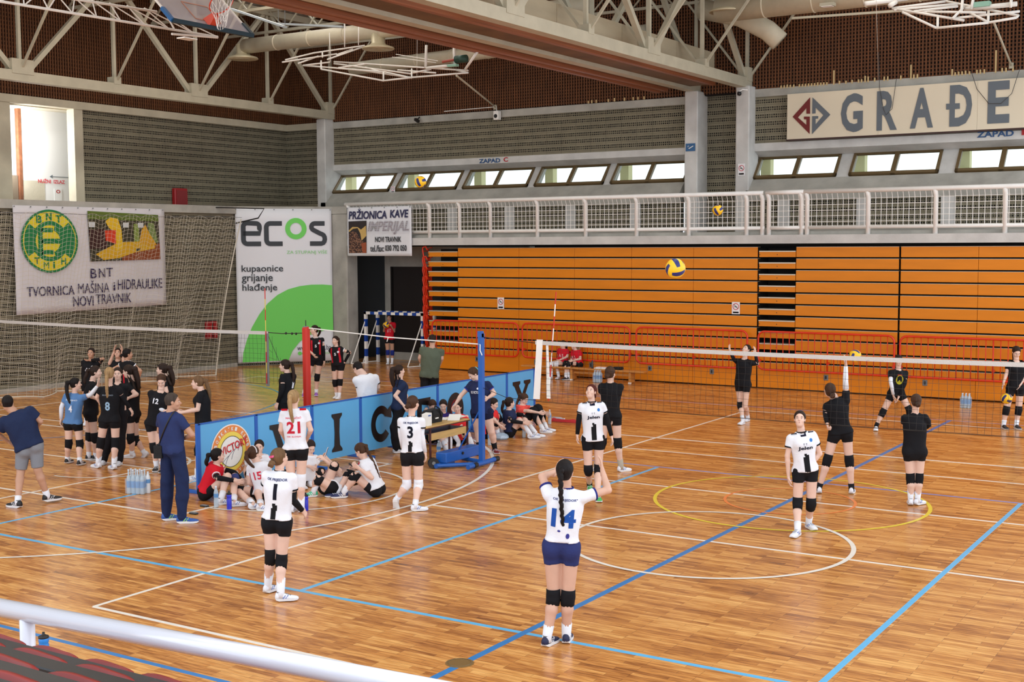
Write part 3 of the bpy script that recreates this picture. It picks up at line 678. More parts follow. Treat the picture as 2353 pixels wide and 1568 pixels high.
tx('www.         .ba', 681, 763, 796, 808, DG); tx('vodoinstalatez', 700, 765, 812, 818, GT)
flat_ring(PX(687), PZ(815), 0, .06, Q, ux, uz, GR, t, 'dot', .004, n=16); flat_ring(PX(697), PZ(815), 0, .06, Q, ux, uz, GR, t, 'dot', .004, n=16)
# BNT banner on the left wall
y0 = atX(40, 727, -17.45)[1]; y1 = atX(385, 705, -17.45)[1]
t, P0, ux, uz, nn = banner('cloth_banner', 'big white cloth banner with green yellow emblem and photo, behind the net', (-17.48, y0, 1.98), Y_, y1-y0, 2.84, M_cloth, amp=.012, cut=lambda u: .02+.06*u)
w, h = y1-y0, 2.84; Q = P0+nn*.03
PX = lambda px: (px-35)/346.*w*1.0
PZ = lambda py: (724-py)/247.*h
YL = mat('yellow_print', srgb(226, 206, 44), .6); GN = mat('green_print', srgb(20, 122, 66), .6)
ec = (PX(108), PZ(557)); ex = (PX(35+61)); ez = h*72/247.
def ell(k0, k1, m, lift, a0=0, a1=2*pi, nm='emblem', n=48):
    vs = []
    for k in range(n+1):
        a = a0+(a1-a0)*k/n
        for r in (k0, k1): vs.append(Q+ux*(ec[0]+ex*r*cos(a))+uz*(ec[1]+ez*r*sin(a))+nn*lift)
    return fixinv(MB().add(vs, [(2*k, 2*k+2, 2*k+3, 2*k+1)[::-1] for k in range(n)]).build(nm, m), t)
ell(.93, 1, GN, .012); ell(.62, .93, YL, .012); ell(.50, .64, GN, .014); ell(0, .5, YL, .012)
ell(.62, .90, GN, .016, radians(-38), radians(42), n=16); ell(.62, .90, GN, .016, radians(142), radians(212), n=16)
for ch, a in (('B', 118), ('N', 92), ('T', 66)): a = radians(a); text(ch, Q+ux*(ec[0]+ex*.78*cos(a)-.09)+uz*(ec[1]+ez*.78*sin(a)-.1), ux, uz, .18, .2, GN, t, bold=.04, lift=.02)
for ch, a in (('T', 232), ('M', 258), ('i', 282), ('H', 305)): a = radians(a); text(ch, Q+ux*(ec[0]+ex*.78*cos(a)-.08)+uz*(ec[1]+ez*.78*sin(a)-.09), ux, uz, .16 if ch != 'i' else .06, .18, GN, t, bold=(0 if ch == 'M' else .03), lift=.02)
def ebar(pts, m=GN, lift=.018): flat([(ec[0]+ex*a, ec[1]+ez*b) for a, b in pts], Q, ux, uz, m, t, 'emblem', lift)
ebar([(-.42, .42), (-.26, .42), (-.26, -.42), (-.42, -.42)]); ebar([(-.3, .08), (.5, .08), (.5, -.08), (-.3, -.08)]); ebar([(-.3, .42), (.1, .42), (.1, .28), (-.3, .28)]); ebar([(-.3, -.28), (.1, -.28), (.1, -.42), (-.3, -.42)])
ell(.36, .5, GN, .02, radians(-70), radians(70), n=20)
def pf(pts, col, lift=.014, nm='photo_print'): flat([(PX(a), PZ(b)) for a, b in pts], Q, ux, uz, mat('print_%d_%d_%d' % col, srgb(*col), .6), t, nm, lift)
pf([(192, 486), (362, 492), (365, 602), (196, 605)], (56, 52, 34)); pf([(192, 486), (362, 492), (362, 508), (192, 505)], (92, 112, 34), .016)
pf([(194, 530), (236, 528), (236, 575), (195, 575)], (58, 24, 22), .016); pf([(270, 604), (270, 592), (364, 562), (365, 602)], (140, 70, 34), .016)
pf([(300, 515), (312, 515), (314, 560), (300, 560)], (130, 150, 70), .016); pf([(335, 512), (350, 512), (360, 560), (340, 560)], (120, 140, 80), .016)
pf([(208, 588), (232, 575), (262, 560), (350, 556), (352, 575), (300, 585), (262, 598), (226, 602)], (216, 168, 24), .020)
pf([(232, 510), (244, 500), (262, 503), (270, 530), (272, 575), (256, 580), (252, 535), (240, 525)], (228, 186, 30), .022)
pf([(312, 560), (318, 532), (328, 516), (340, 540), (356, 566), (340, 570)], (214, 160, 28), .022); pf([(230, 532), (256, 530), (256, 564), (232, 556)], (214, 62, 26), .024)
for a in (194, 274, 310): pf([(a, 512), (a+14, 512), (a+14, 524), (a, 524)], (206, 210, 212), .018)
pf([(304, 576), (314, 574), (314, 580), (304, 582)], (40, 40, 30), .024)
def tx2(s, x0, x1, y0, y1, **k): text(s, Q+ux*PX(x0)+uz*PZ(y1), ux, uz, PX(x1)-PX(x0), PZ(y0)-PZ(y1), INK, t, bold=.010, **k)
tx2('B', 195, 209, 622, 645); tx2('N', 214, 229, 622, 644); tx2('T', 232, 247, 621, 642); tx2('TVORNICA', 56, 158, 660, 682); text('MAŠINA', Q+ux*PX(166)+uz*PZ(680), ux, uz, PX(238)-PX(166), PZ(650)-PZ(680), INK, t, bold=0); tx2('i', 247, 252, 656, 676); tx2('HIDRAULIKE', 258, 368, 650, 675)
tx2('NOVI', 154, 200, 686, 710); tx2('TRAVNIK', 206, 290, 683, 707)
# coffee roaster banner on the balcony railing
t, P0, ux, uz, nn = banner('vinyl_banner', 'white banner reading PRŽIONICA KAVE with coffee beans picture, hung on balcony railing', (-14.92, 22.13, 3.42), X_, 2.50, 1.51, M_vinyl, amp=.005)
w, h = 2.5, 1.51; Q = P0+nn*.015; NV = mat('navy_print', srgb(40, 42, 84), .5)
PX = lambda u: (u-180)/1680.*w
PZ = lambda v: (1465-v)/1230.*h
def tx3(s, x0, x1, y0, y1, m, **k): text(s, Q+ux*PX(x0)+uz*PZ(y1), ux, uz, PX(x1)-PX(x0), PZ(y0)-PZ(y1), m, t, **k)
tx3('PRŽIONICA', 235, 1245, 285, 540, NV, bold=.03, shear=.12); tx3('KAVE', 1325, 1800, 320, 520, NV, bold=.03, shear=.12)
tx3('IMPERIJAL', 735, 1815, 595, 925, mat('grey_brown_print', srgb(112, 96, 108), .5), bold=.03, shear=.3)
for k in range(13): v = 612+24*k; flat([(PX(725), PZ(v)), (PX(1825), PZ(v)), (PX(1825), PZ(v-9)), (PX(725), PZ(v-9))][::-1], Q, ux, uz, M_vinyl, t, 'stripe', .016)
tx3('NOVI TRAVNIK', 930, 1610, 985, 1120, BLK, bold=.03); tx3('tel./fax:', 800, 1160, 1195, 1360, BLK, bold=.02); tx3('030 792 050', 1190, 1745, 1195, 1345, BLK, bold=.03)
def pf3(pts, m, lift=.008): flat([(PX(a), PZ(b)) for a, b in pts], Q, ux, uz, m, t, 'photo_print', lift)
bean = bpy.data.materials.new('coffee_bean_print'); bean.use_nodes = True; nt, b_ = nodes(bean)
vo = nt.nodes.new('ShaderNodeTexVoronoi'); vo.inputs['Scale'].default_value = 26; tcn = nt.nodes.new('ShaderNodeTexCoord'); nt.links.new(tcn.outputs['Object'], vo.inputs['Vector'])
rp = nt.nodes.new('ShaderNodeValToRGB'); nt.links.new(vo.outputs['Distance'], rp.inputs[0]); rp.color_ramp.elements[0].color = srgb(206, 150, 116); rp.color_ramp.elements[1].color = srgb(50, 26, 20); rp.color_ramp.elements[1].position = .6
nt.links.new(rp.outputs[0], b_.inputs['Base Color'])
pf3([(225, 1395), (695, 1390), (705, 578), (225, 590)][::-1][::-1], mat('dark_photo', srgb(40, 30, 28), .5), .004)
pf3([(235, 1390), (235, 900), (330, 840), (440, 880), (560, 1080), (690, 1120), (695, 1390)], bean, .008)
pf3([(228, 820), (330, 730), (470, 735), (560, 800), (690, 700), (700, 960), (570, 1080), (540, 900), (470, 760), (340, 780), (240, 860)], mat('skin_print', srgb(206, 172, 100), .5), .006)
pf3([(600, 1390), (560, 1150), (695, 1120), (695, 1390)], mat('russet_print', srgb(160, 80, 46), .5), .010)
# GRAĐE... sign
t = thing('lettered_sign_board', 'long cream sign board reading GRAĐE with red and grey diamond emblem', 'sign', (1.7, 23.95, 6.5))
sx0, sx1, sz0, sz1 = -1.31, 8.4, 6.50, 7.69; m = mat('cream_board', srgb(226, 214, 190), .6, var=.04, vs=.8)
for k in range(4): a = sx0+(sx1-sx0)*k/4; c = sx0+(sx1-sx0)*(k+1)/4; MB().box(a+.002, 23.96, sz0, c-.002, 24.04, sz1).build('board', m, t)
MB().box(sx0-.02, 23.955, sz0-.04, sx1, 24.06, sz0).build('lower_frame', mat('dark_brown_trim', srgb(60, 34, 28), .6), t)
GRY = mat('grey_lettering', srgb(98, 106, 114), .6); MAR = mat('maroon_lettering', srgb(112, 26, 26), .6); Q = np.array((0, 23.955, 0))
def sp(u, v): p = atY(1680+u/3.496, 120+v/3.497, 23.955); return p
def sl(s, u0, u1, v0, v1, m=GRY, bold=.035):
    a = sp(u0, v1); c = sp(u1, v0); text(s, (a[0], 23.955, a[2]), X_, Z_, c[0]-a[0], sp(u0, v0)[2]-a[2], m, t, bold=bold, lift=.01)
sl('G', 880, 1062, 338, 648); sl('R', 1168, 1338, 316, 632); sl('A', 1436, 1628, 294, 615); sl('D', 1752, 1940, 268, 600); sf_ = 1; sl('E', 2058, 2242, 238, 576)
def sf(pts, m): MB().poly3([tuple(sp(u, v)-np.array((0, .012, 0))) for u, v in pts][::-1]).build('emblem', m, t)
sf([(1728, 415), (1838, 410), (1838, 455), (1728, 462)], GRY)
sf([(495, 520), (636, 362), (636, 495), (606, 495), (606, 450), (538, 525), (495, 520)][:-1], MAR); sf([(495, 520), (538, 525), (606, 585), (606, 540), (586, 540), (586, 518), (634, 518), (632, 658)], MAR)
sf([(655, 364), (798, 502), (742, 506), (680, 445), (680, 492), (652, 495)], GRY); sf([(798, 502), (650, 660), (652, 515), (702, 514), (700, 534), (680, 536), (680, 580), (742, 506)], GRY)
text('ZAPAD', (-11.26, YW-.045, 6.26), X_, Z_, .78, .13, mat('blue_stencil', srgb(48, 84, 130), .7), wb, 'stencil_lettering', bold=.03); text('C', (-10.36, YW-.045, 6.27), X_, Z_, .16, .14, mat('red_stencil', srgb(176, 40, 46), .7), wb, 'stencil_lettering', bold=.03)
text('ZAPAD', (3.52, YW-.045, 6.32), X_, Z_, .86, .145, MATS['blue_stencil'], wb, 'stencil_lettering', bold=.03); text('B', (4.56, YW-.045, 6.33), X_, Z_, .2, .145, MATS['red_stencil'], wb, 'stencil_lettering', bold=.03)
# emergency exit marks on the white wall of the niche
Xn = XN+.005; q = atX(102, 421, Xn); q2 = atX(168, 413, Xn)
text('NUŽNI  IZLAZ', (Xn, q[1]-.22, q[2]), Y_, Z_, (q2[1]-q[1])*.92, .13, mat('pink_red_stencil', srgb(214, 84, 92), .7), wul, 'stencil_lettering', bold=.03)
q = atX(114, 406, Xn); MB().box(Xn, q[1]+.02, q[2]-.005, Xn+.006, q[1]+.75, q[2]+.01).add([(Xn+.004, q[1], q[2]), (Xn+.004, q[1]+.1, q[2]-.05), (Xn+.004, q[1]+.1, q[2]+.055)], [(0, 1, 2)]).build('arrow', mat('grey_arrow', srgb(110, 120, 126), .7), wul)
q = atX(125, 458, Xn); pp = thing('paper_notice', 'white paper notice with small red print on the white niche wall', 'notice', (Xn+.01, q[1], q[2]-.1))
MB().box(Xn+.002, q[1], q[2]-.3, Xn+.01, q[1]+.26, q[2]+.3).build('sheet', M_white, pp); flat_ring(.13, .4, .03, .05, (Xn+.01, q[1], q[2]-.18), Y_, Z_, MATS['red_stencil'], pp, 'red_mark', .004, 1.4)
# speaker, camera, red boxes
q = atY(1142, 265, 23.98)
t = thing('wall_speaker', 'small white wall speaker with black cone under the slatted cladding', 'speaker', (q[0], 24.05, q[2]-.1))
MB().rbox(q[0]-.09, 23.9, q[2]-.14, q[0]+.09, 24.08, q[2]+.13, .015).build('cabinet', M_whitem, t); MB().cyl((q[0], 23.9, q[2]-.03), (q[0], 23.89, q[2]-.03), .06, 16).build('cone', M_black, t)
MB().tube([(q[0]-.02, 24.0, q[2]+.13), (q[0]-.02, 24.0, q[2]+.26), (q[0]-2, 24.02, q[2]+.24)], .012, 6).build('cable', M_whitem, t)
q = atY(959, 276, 23.98); t = thing('security_camera', 'small dark security camera below the cladding left of the speaker', 'camera', (q[0], 24.0, q[2]))
MB().beam((q[0]-.08, 23.98, q[2]+.03), (q[0]+.1, 23.9, q[2]-.06), .09, .08).build('housing', M_black, t); MB().cyl((q[0], 24.1, q[2]+.1), (q[0], 23.96, q[2]), .02, 8).build('arm', M_black, t)
q = atY(1708, 214, 23.66); t = thing('security_camera', 'small dark dome camera on top of the pillar below the middle truss', 'camera', (q[0], 23.6, q[2]))
MB().lathe([(.0, -.06), (.05, -.04), (.06, 0), (.05, .05), (.0, .06)], (q[0]-.08, 23.58, q[2]-.02), 12).build('dome', M_black, t, True); MB().tube([(q[0]-.08, 23.58, q[2]+.04), (q[0], 23.6, q[2]+.09), (q[0]+.1, 23.7, q[2]+.08)], .018, 6).build('arm', M_whitem, t)
q = atX(402, 470, -18.95); t = thing('fire_hose_box', 'dark red square box on the brick wall above the left ledge', 'box', (-19.0, q[1]+.25, q[2]))
MB().rbox(-19.08, q[1], q[2]-.1, -18.93, q[1]+.52, q[2]+.50, .02).build('case', mat('deep_red_box', srgb(158, 28, 34), .35), t); MB().box(-18.93, q[1]+.05, q[2]-.02, -18.92, q[1]+.47, q[2]+.44).build('door', mat('deep_red_door', srgb(134, 34, 38), .3), t)
q = atX(474, 776, -17.55); t = thing('fire_hose_cabinet', 'red wall cabinet seen through the big white net, left of ecos banner', 'cabinet', (-17.55, q[1]+.2, .8))
MB().rbox(-17.62, q[1], .95, -17.48, q[1]+.42, 1.47, .02).build('case', MATS['deep_red_box'], t); MB().box(-17.48, q[1]+.19, .97, -17.46, q[1]+.21, 1.45).build('split', M_dark, t)
# ------------------------------------------------------------------ safety net along the left wall
t = thing('safety_net', 'huge white knotted safety net hanging in folds along the left wall', 'net', (-17.0, 13, 0))
b = MB(); M_net = mat('white_twine', srgb(214, 206, 190), .8)
def netpt(s, v):
    yr = 17.66+1.95*v**1.1; y = 7.2+(yr-7.2)*s
    fold = (1-v)**1.3; ph = s*2*pi*5.2
    x = -16.95+.10*sin(s*47+v*2)*(.4+fold)+.30*fold*sin(ph)+.55*(1-v)*.9
    y += .16*fold*sin(ph*2+1)
    z = 4.52*v+.12*v*abs(sin(s*60)) - .30*fold*(1-v)*abs(sin(ph/2+.6))*min(1, v*5)
    return (x, y, max(z, .012))
NS, NV_ = 100, 44
R0 = .0036
for i in range(NS+1): b.tube([netpt(i/NS, j/22) for j in range(23)], R0, 3)
for j in range(NV_+1): b.tube([netpt(i/100, j/NV_) for i in range(101)], R0, 3)
stuff(b.build('knotted_mesh', M_net, t))
MB().tube([netpt(i/60, 0) for i in range(61)], .02, 5).build('bottom_rope', M_net, t); MB().tube([netpt(1, j/30) for j in range(31)], .018, 5).build('edge_rope', M_net, t)
MB().tube([(-17.05, y, 4.60+.02*cos(y)) for y in np.linspace(6, 19.7, 20)], .007, 4).build('top_cable', M_grey, t)
q = (-17.1, 19.6, 4.86); MB().tube([(-17.6, 19.0, 4.92), (-16.4, 20.0, 4.88), (-16.75, 20.1, 4.6), (-17.5, 19.9, 4.45)], .02, 6).build('hanger_arm', M_black, t)
# ------------------------------------------------------------------ volleyball nets and posts
def vnet(x0, x1, y, zt, label, sagx=None, h=1.0):
    t = thing('volleyball_net', label, 'net', ((x0+x1)/2, y, zt-h), None)
    b = MB(); L = x1-x0; n = int(L/.1)
    sg = lambda x: zt-.03*sin(pi*(x-x0)/L); off = lambda x, v: .012*sin(x*9+v*5)
    for i in range(n+1):
        x = x0+L*i/n; b.tube([(x+.012*sin(i*2.1+v*7), y+off(x, v), sg(x)-.05-(h-.06)*v) for v in np.linspace(0, 1, 5)], .0022, 3)
    for j in range(11): v = j/10; b.tube([(x0+L*i/60, y+off(x0+L*i/60, v), sg(x0+L*i/60)-.05-(h-.06)*v) for i in range(61)], .0022, 3)
    stuff(b.build('mesh', M_black, t))
    tp = MB(); N = 50
    for i in range(N):
        a, c = x0+L*i/N, x0+L*(i+1)/N; tp.loft([[(a, y-.012, sg(a)), (a, y+.012, sg(a)), (a, y+.012, sg(a)-.062), (a, y-.012, sg(a)-.062)], [(c, y-.012, sg(c)), (c, y+.012, sg(c)), (c, y+.012, sg(c)-.062), (c, y-.012, sg(c)-.062)]], False)
    tp.build('top_tape', mat('white_tape', srgb(206, 202, 198), .7, bump=.4, bs=60), t)
    MB().tube([(x0+L*i/20, y, sg(x0+L*i/20)-h) for i in range(21)], .0045, 5).build('bottom_cord', M_black, t)
    return t, sg
tR, sgR = vnet(-.06, 8.8, 9.0, 2.18, 'volleyball net with white top tape crossing the right court')
MB().add([(-.03, 8.985, 2.2), (.08, 8.985, 2.2), (.02, 8.985, 1.22), (-.10, 8.985, 1.22), (-.03, 9.0, 2.2), (.08, 9.0, 2.2), (.02, 9.0, 1.22), (-.10, 9.0, 1.22)], [(0,1,2,3),(7,6,5,4),(0,4,5,1),(1,5,6,2),(2,6,7,3),(3,7,4,0)][::1]).build('side_band', M_whitem, tR)
MB().add([(.13, 9.01, 2.16), (.17, 9.01, 2.16), (.21, 9.01, 1.24), (.14, 9.01, 1.24), (.13, 9.02, 2.16), (.17, 9.02, 2.16), (.21, 9.02, 1.24), (.14, 9.02, 1.24)], [(0,1,2,3),(7,6,5,4),(0,4,5,1),(1,5,6,2),(2,6,7,3),(3,7,4,0)]).build('side_band', M_whitem, tR)
MB().tube([(-1.15, 9.03, 2.2), (-.5, 9.0, 2.17), (-.06, 9.0, 2.14)], .006, 4).build('top_cord', M_black, tR); MB().tube([(-1.15, 9.03, 1.35), (-.6, 9.0, 1.2), (-.06, 9.0, 1.2)], .005, 4).build('lower_cord', M_black, tR)
for k in range(9): p = np.array((.165, 9.03, 1.2)); d = np.array((.075, 0, .90))/9*1.98; MB().cyl(p+d*k, p+d*(k+1), .009, 6).build('antenna_section', mat('red_stripe', srgb(206, 44, 34), .5) if k % 2 == 0 else M_whitem, tR)
tL, sgL = vnet(-14.6, -5.95, 9.0, 2.14, 'volleyball net with white rope-like tape crossing the left court')
MB().box(-6.02, 8.98, 1.1, -5.94, 8.995, 2.10).build('side_band', M_grey, tL)
for k in range(9): MB().cyl((-5.99, 8.97, 1.15+.2*k), (-5.99, 8.97, 1.35+.2*k), .009, 6).build('antenna_section', MATS['red_stripe'] if k % 2 == 0 else mat('yellow_stripe', srgb(220, 200, 90), .5), tL)
MB().tube([(-5.95, 9, 2.12), (-5.6, 9, 2.11), (-5.04, 8.98, 2.14)], .008, 5).build('top_cord', M_black, tL)
for xx in (-5.5, -5.35, -5.25): MB().lathe([(.0, -.03), (.02, -.01), (.02, .01), (0, .03)], (xx, 8.99, 2.12), 8).build('turnbuckle', M_black, tL)
MB().tube([(-5.95, 9, 2.05), (-5.7, 9, 1.6), (-5.45, 9, 1.15)], .006, 4).build('slack_edge_cord', M_black, tL)
b = MB()
for k in range(6): z = 1.2+.15*k; b.tube([(-5.95, 9, z), (-5.5-.09*(k), 9, z-.02*k+.02)], .003, 3)
for k in range(4): x = -5.86+.1*k; b.tube([(x, 9, 2.05-.4*k/2), (x+.02, 9, 1.15)], .003, 3)
stuff(b.build('slack_mesh', M_black, tL))
t = thing('net_post', 'grey steel net post wrapped in thick red padding behind the blue boards', 'post', (-5.0, 8.98, 0))
MB().cyl((-5.0, 8.98, 0), (-5.0, 8.98, 2.27), .05, 12).build('post', M_grey, t); MB().rbox(-5.065, 8.92, .75, -4.935, 9.05, 2.26, .03).build('padding', mat('red_padding', srgb(204, 44, 30), .5), t)
MB().cyl((-5.0, 8.98, 2.26), (-5.0, 8.98, 2.38), .008, 6).build('hook', M_black, t)
t = thing('net_post', 'tall blue steel net post with wheeled counterweight trolley base', 'post', (-1.15, 9.03, 0))
MB().box(-1.19, 8.99, .05, -1.11, 9.07, 2.26).build('post', M_blue, t); MB().box(-1.19, 8.98, 2.2, -1.11, 9.05, 2.30).build('cap', M_blue, t)
MB().cyl((-1.11, 8.55, .06), (-1.16, 9.52, .06), .042, 12).build('foot_bar', M_blue, t); MB().cyl((-1.11, 8.72, .06), (-1.12, 8.82, .06), .047, 12).build('rubber_sleeve', M_black, t); MB().cyl((-1.16, 9.42, .06), (-1.16, 9.54, .06), .047, 12).build('rubber_sleeve', M_black, t)
MB().cyl((-1.66, 8.42, .055), (-1.14, 8.93, .055), .035, 10).build('base_tube', M_blue, t); MB().cyl((-1.70, 9.25, .055), (-1.17, 9.12, .055), .035, 10).build('base_tube', M_blue, t); MB().cyl((-1.66, 8.40, .05), (-1.66, 8.9, .05), .04, 10).build('base_tube', M_blue, t)
MB().rbox(-1.75, 8.52, .09, -1.53, 9.58, .26, .012).build('counterweight', M_blue, t); MB().cyl((-1.15, 9.03, 1.02), (-1.6, 9.0, .26), .014, 8).build('brace', M_blue, t); MB().cyl((-1.53, 9.0, .2), (-1.51, 9.0, .2), .025, 8).build('bolt', M_black, t)
wh = MB().cyl((-1.76, 8.45, .095), (-1.71, 8.41, .095), .09, 18).build('wheel', M_black, t); MB().cyl((-1.715, 8.414, .095), (-1.70, 8.402, .095), .03, 12).build('hub', M_grey, wh)
t = thing('string', 'white string stretched from the red padded post to the blue post', 'string', (-3, 9.0, 2.1))
MB().tube([(-4.92, 8.98, 2.235), (-3.1, 9.0, 2.13), (-1.15, 9.0, 2.08)], .011, 6).build('cord', M_whitem, t); MB().tube([(-1.13, 8.97, 2.08), (-1.12, 8.95, 1.98), (-1.08, 8.95, 1.9)], .009, 5).build('knot_tail', M_whitem, t); MB().tube([(-3.1, 9.0, 2.13), (-3.13, 9, 2.05)], .008, 5).build('knot_tail', M_whitem, t)
# ------------------------------------------------------------------ blue boards with the club name
XBD = -3.5; YS = [4.80, 6.03, 7.36, 8.64, 9.80, 10.97, 12.15, 13.44, 14.62]
M_bpan = mat('light_blue_board', srgb(92, 172, 226), .3, var=.05, vs=1.2); M_bfr = mat('blue_board_frame', srgb(24, 92, 182), .35); LB = mat('black_lettering', srgb(24, 18, 18), .4); LR = mat('dark_red_lettering', srgb(110, 14, 16), .4)
WHO = ['round club emblem behind the seated girl in the red shirt', 'letter V, behind the standing player number 21', 'letter I', 'letter C', 'letter T, behind the standing girl in navy', 'letter O, behind the table', 'letter R, behind the woman with black wristband', 'letter Y at the far right end']
def slab(ch, P0, w, h, m, par):
    """fat slab letters with flared ends"""
    S = {'I': [[(.28,0),(.72,0),(.72,.06),(.62,.16),(.60,.5),(.62,.84),(.72,.94),(.72,1),(.28,1),(.28,.94),(.38,.84),(.40,.5),(.38,.16),(.28,.06)]],
         'V': [[(.02,1),(.02,.9),(.12,.86),(.40,.02),(.60,.02),(.50,.30),(.30,.86),(.40,.92),(.40,1)], [(.60,.02),(.88,.86),(.98,.92),(.98,1),(.64,1),(.64,.92),(.72,.86),(.50,.30)]],
         'T': [[(.36,0),(.64,0),(.60,.1),(.60,.82),(.85,.78),(.96,.66),(.98,1),(.02,1),(.04,.66),(.15,.78),(.40,.82),(.40,.1)]],
         'Y': [[(.36,0),(.66,0),(.62,.08),(.60,.40),(.86,.84),(.98,.90),(.98,1),(.62,1),(.62,.92),(.70,.86),(.52,.56),(.40,.36),(.42,.08)], [(.52,.56),(.34,.86),(.42,.92),(.42,1),(.02,1),(.02,.90),(.12,.84),(.40,.36)]],
         'R': [[(.06,0),(.36,0),(.30,.08),(.30,1),(.06,1),(.12,.92),(.12,.08)]]}
    if ch in S:
        for pts in S[ch]: flat([(a*w, b_*h) for a, b_ in pts], P0, Y_, Z_, m, par, 'letter', .006)
    if ch in 'CO': flat_ring(w*.5, h*.5, h*.28, h*.5, P0, Y_, Z_, m, par, 'letter', .006, ax=.86, a0=radians(38) if ch == 'C' else 0, a1=radians(322) if ch == 'C' else 2*pi)
    if ch == 'C': flat([(w*.62, h*.70), (w*.92, h*.62), (w*.90, h*.98), (w*.80, h*.90)], P0, Y_, Z_, m, par, 'letter', .007)
    if ch == 'O': flat_ring(w*.5, h*.5, h*.22, h*.30, P0, Y_, Z_, LR, par, 'letter', .008, ax=.8)
    if ch == 'R': flat_ring(w*.30, h*.74, h*.10, h*.26, P0, Y_, Z_, m, par, 'letter', .006, ax=1.1, a0=-pi/2, a1=pi/2); flat([(w*.30, h*.48), (w*.60, h*.46), (w*.98, 0), (w*.66, 0)][::-1], P0, Y_, Z_, m, par, 'letter', .006)
for k in range(8):
    a, c = YS[k], YS[k+1]
    t = thing('advertising_board', 'light blue court board with '+WHO[k], 'board', (XBD, (a+c)/2, 0), 'light blue club boards in a row')
    MB().rbox(XBD-.03, a+.002, .06, XBD+.02, a+.075, 1.075, .006).build('frame_post', M_bfr, t)
    if k == 7: MB().rbox(XBD-.03, c-.075, .06, XBD+.02, c-.002, 1.075, .006).build('frame_post', M_bfr, t)
    MB().box(XBD-.015, a+.075, .09, XBD+.01, c-(.075 if k == 7 else 0), 1.06).build('panel', M_bpan, t)
    MB().box(XBD-.02, a+.02, 1.055, XBD+.02, c-.01, 1.075).build('top_rail', M_bfr, t)
    MB().rbox(XBD-.30, a+.02, 0, XBD+.30, a+.085, .05, .006).build('foot', M_bfr, t); MB().box(XBD-.02, a+.03, .04, XBD+.01, a+.075, .1).build('stem', M_bfr, t)
    P0 = (XBD+.012, a+.22, .20)
    if k == 0:
        P0 = (XBD+.012, 0, 0); yc, zc = (a+c)/2+.09, .56
        # emblem: yellow ring, orange ring, ball, club name
        flat_ring(yc, zc, .40, .43, P0, Y_, Z_, M_white, t, 'emblem_rim', .004, n=48); flat_ring(yc, zc, .30, .41, P0, Y_, Z_, mat('orange_print', srgb(232, 140, 72), .5), t, 'emblem_ring', .006, n=48)
        flat_ring(yc, zc, .235, .31, P0, Y_, Z_, mat('sun_yellow_print', srgb(238, 214, 90), .5), t, 'emblem_ring', .008, n=48); flat_ring(yc, zc, 0, .24, P0, Y_, Z_, M_white, t, 'emblem_ball', .010, n=36); flat_ring(yc, zc, .236, .245, P0, Y_, Z_, LB, t, 'emblem_ball', .012, n=36)
        for off in (-.12, -.04, .05, .14):
            flat_ring(yc+off*1.5+.25, zc-.25+off, .33, .34, P0, Y_, Z_, mat('grey_seam_print', srgb(120, 120, 132), .5), t, 'ball_seam', .012, n=10, a0=radians(110), a1=radians(170-off*60))
        word = 'ODBOJKAŠKI KLUB'
        for i, ch in enumerate(word):
            if ch == ' ': continue
            al = radians(186-i*12.6); u_ = np.array((0, sin(al), -cos(al))); v_ = np.array((0, cos(al), sin(al)))
            p = np.array((XBD+.012, yc+.355*cos(al), zc+.355*sin(al)))-u_*.024-v_*.03; text(ch, p, u_, v_, .046, .06, M_white, t, bold=.03, lift=.012)
        for i, ch in enumerate('NOVI TRAVNIK'):
            if ch == ' ': continue
            al = radians(205+i*12); u_ = np.array((0, -sin(al), cos(al))); v_ = np.array((0, -cos(al), -sin(al)))
            p = np.array((XBD+.012, yc+.355*cos(al), zc+.355*sin(al)))-u_*.022-v_*.03; text(ch, p, u_, v_, .042, .06, M_white, t, bold=.03, lift=.012)
        text('VICTORY', (XBD+.012, yc-.22, zc-.05), np.array((0, .97, .22))/np.linalg.norm((.97, .22)), np.array((0, -.22, .97))/np.linalg.norm((.97, .22)), .60, .13, mat('emblem_red', srgb(206, 48, 52), .5), t, bold=.02, lift=.018)
    else:
        ch = 'VICTORY'[k-1]; w = .74 if ch != 'I' else .62
        slab(ch, (XBD+.012, (a+c)/2+.03-w/2, .20), w, .66, LB, t)
# ------------------------------------------------------------------ table
t = thing('desk', 'two seat school desk with pale wooden top and brown steel legs', 'table', (-1.95, 8.9, 0)); DBR = mat('brown_steel', srgb(70, 30, 30), .4); WD = mat('pale_desk_wood', srgb(206, 168, 104), .4, var=.12, vs=3, stretch=(8, 1, 8))
TX0, TX1, TY0, TY1 = -2.27, -1.79, 8.32, 9.62
MB().rbox(TX0, TY0, .68, TX1, TY1, .702, .01).build('top', WD, t); MB().box(TX0, TY0, .665, TX1, TY1, .68).build('edge_frame', DBR, t)
for x in (TX0+.05, TX1-.04):
    for y in (TY0+.16, TY1-.03): MB().box(x-.014, y-.014, 0, x+.014, y+.014, .67).build('leg', DBR, t)
MB().box(TX1-.07, TY0+.16, .45, TX1-.05, TY1-.04, .57).build('modesty_panel', WD, t); MB().box(TX0+.04, TY0+.18, .55, TX1-.09, TY1-.05, .565).build('under_shelf', DBR, t)
DKX, DKY, DKZ = -.16, .24, -.055
tb1 = t = thing('sports_bag', 'black open sports bag standing on the desk', 'bag', (-1.95, 8.7, .757)); bk = mat('black_fabric', srgb(20, 20, 23), .8, bump=.4, bs=20)
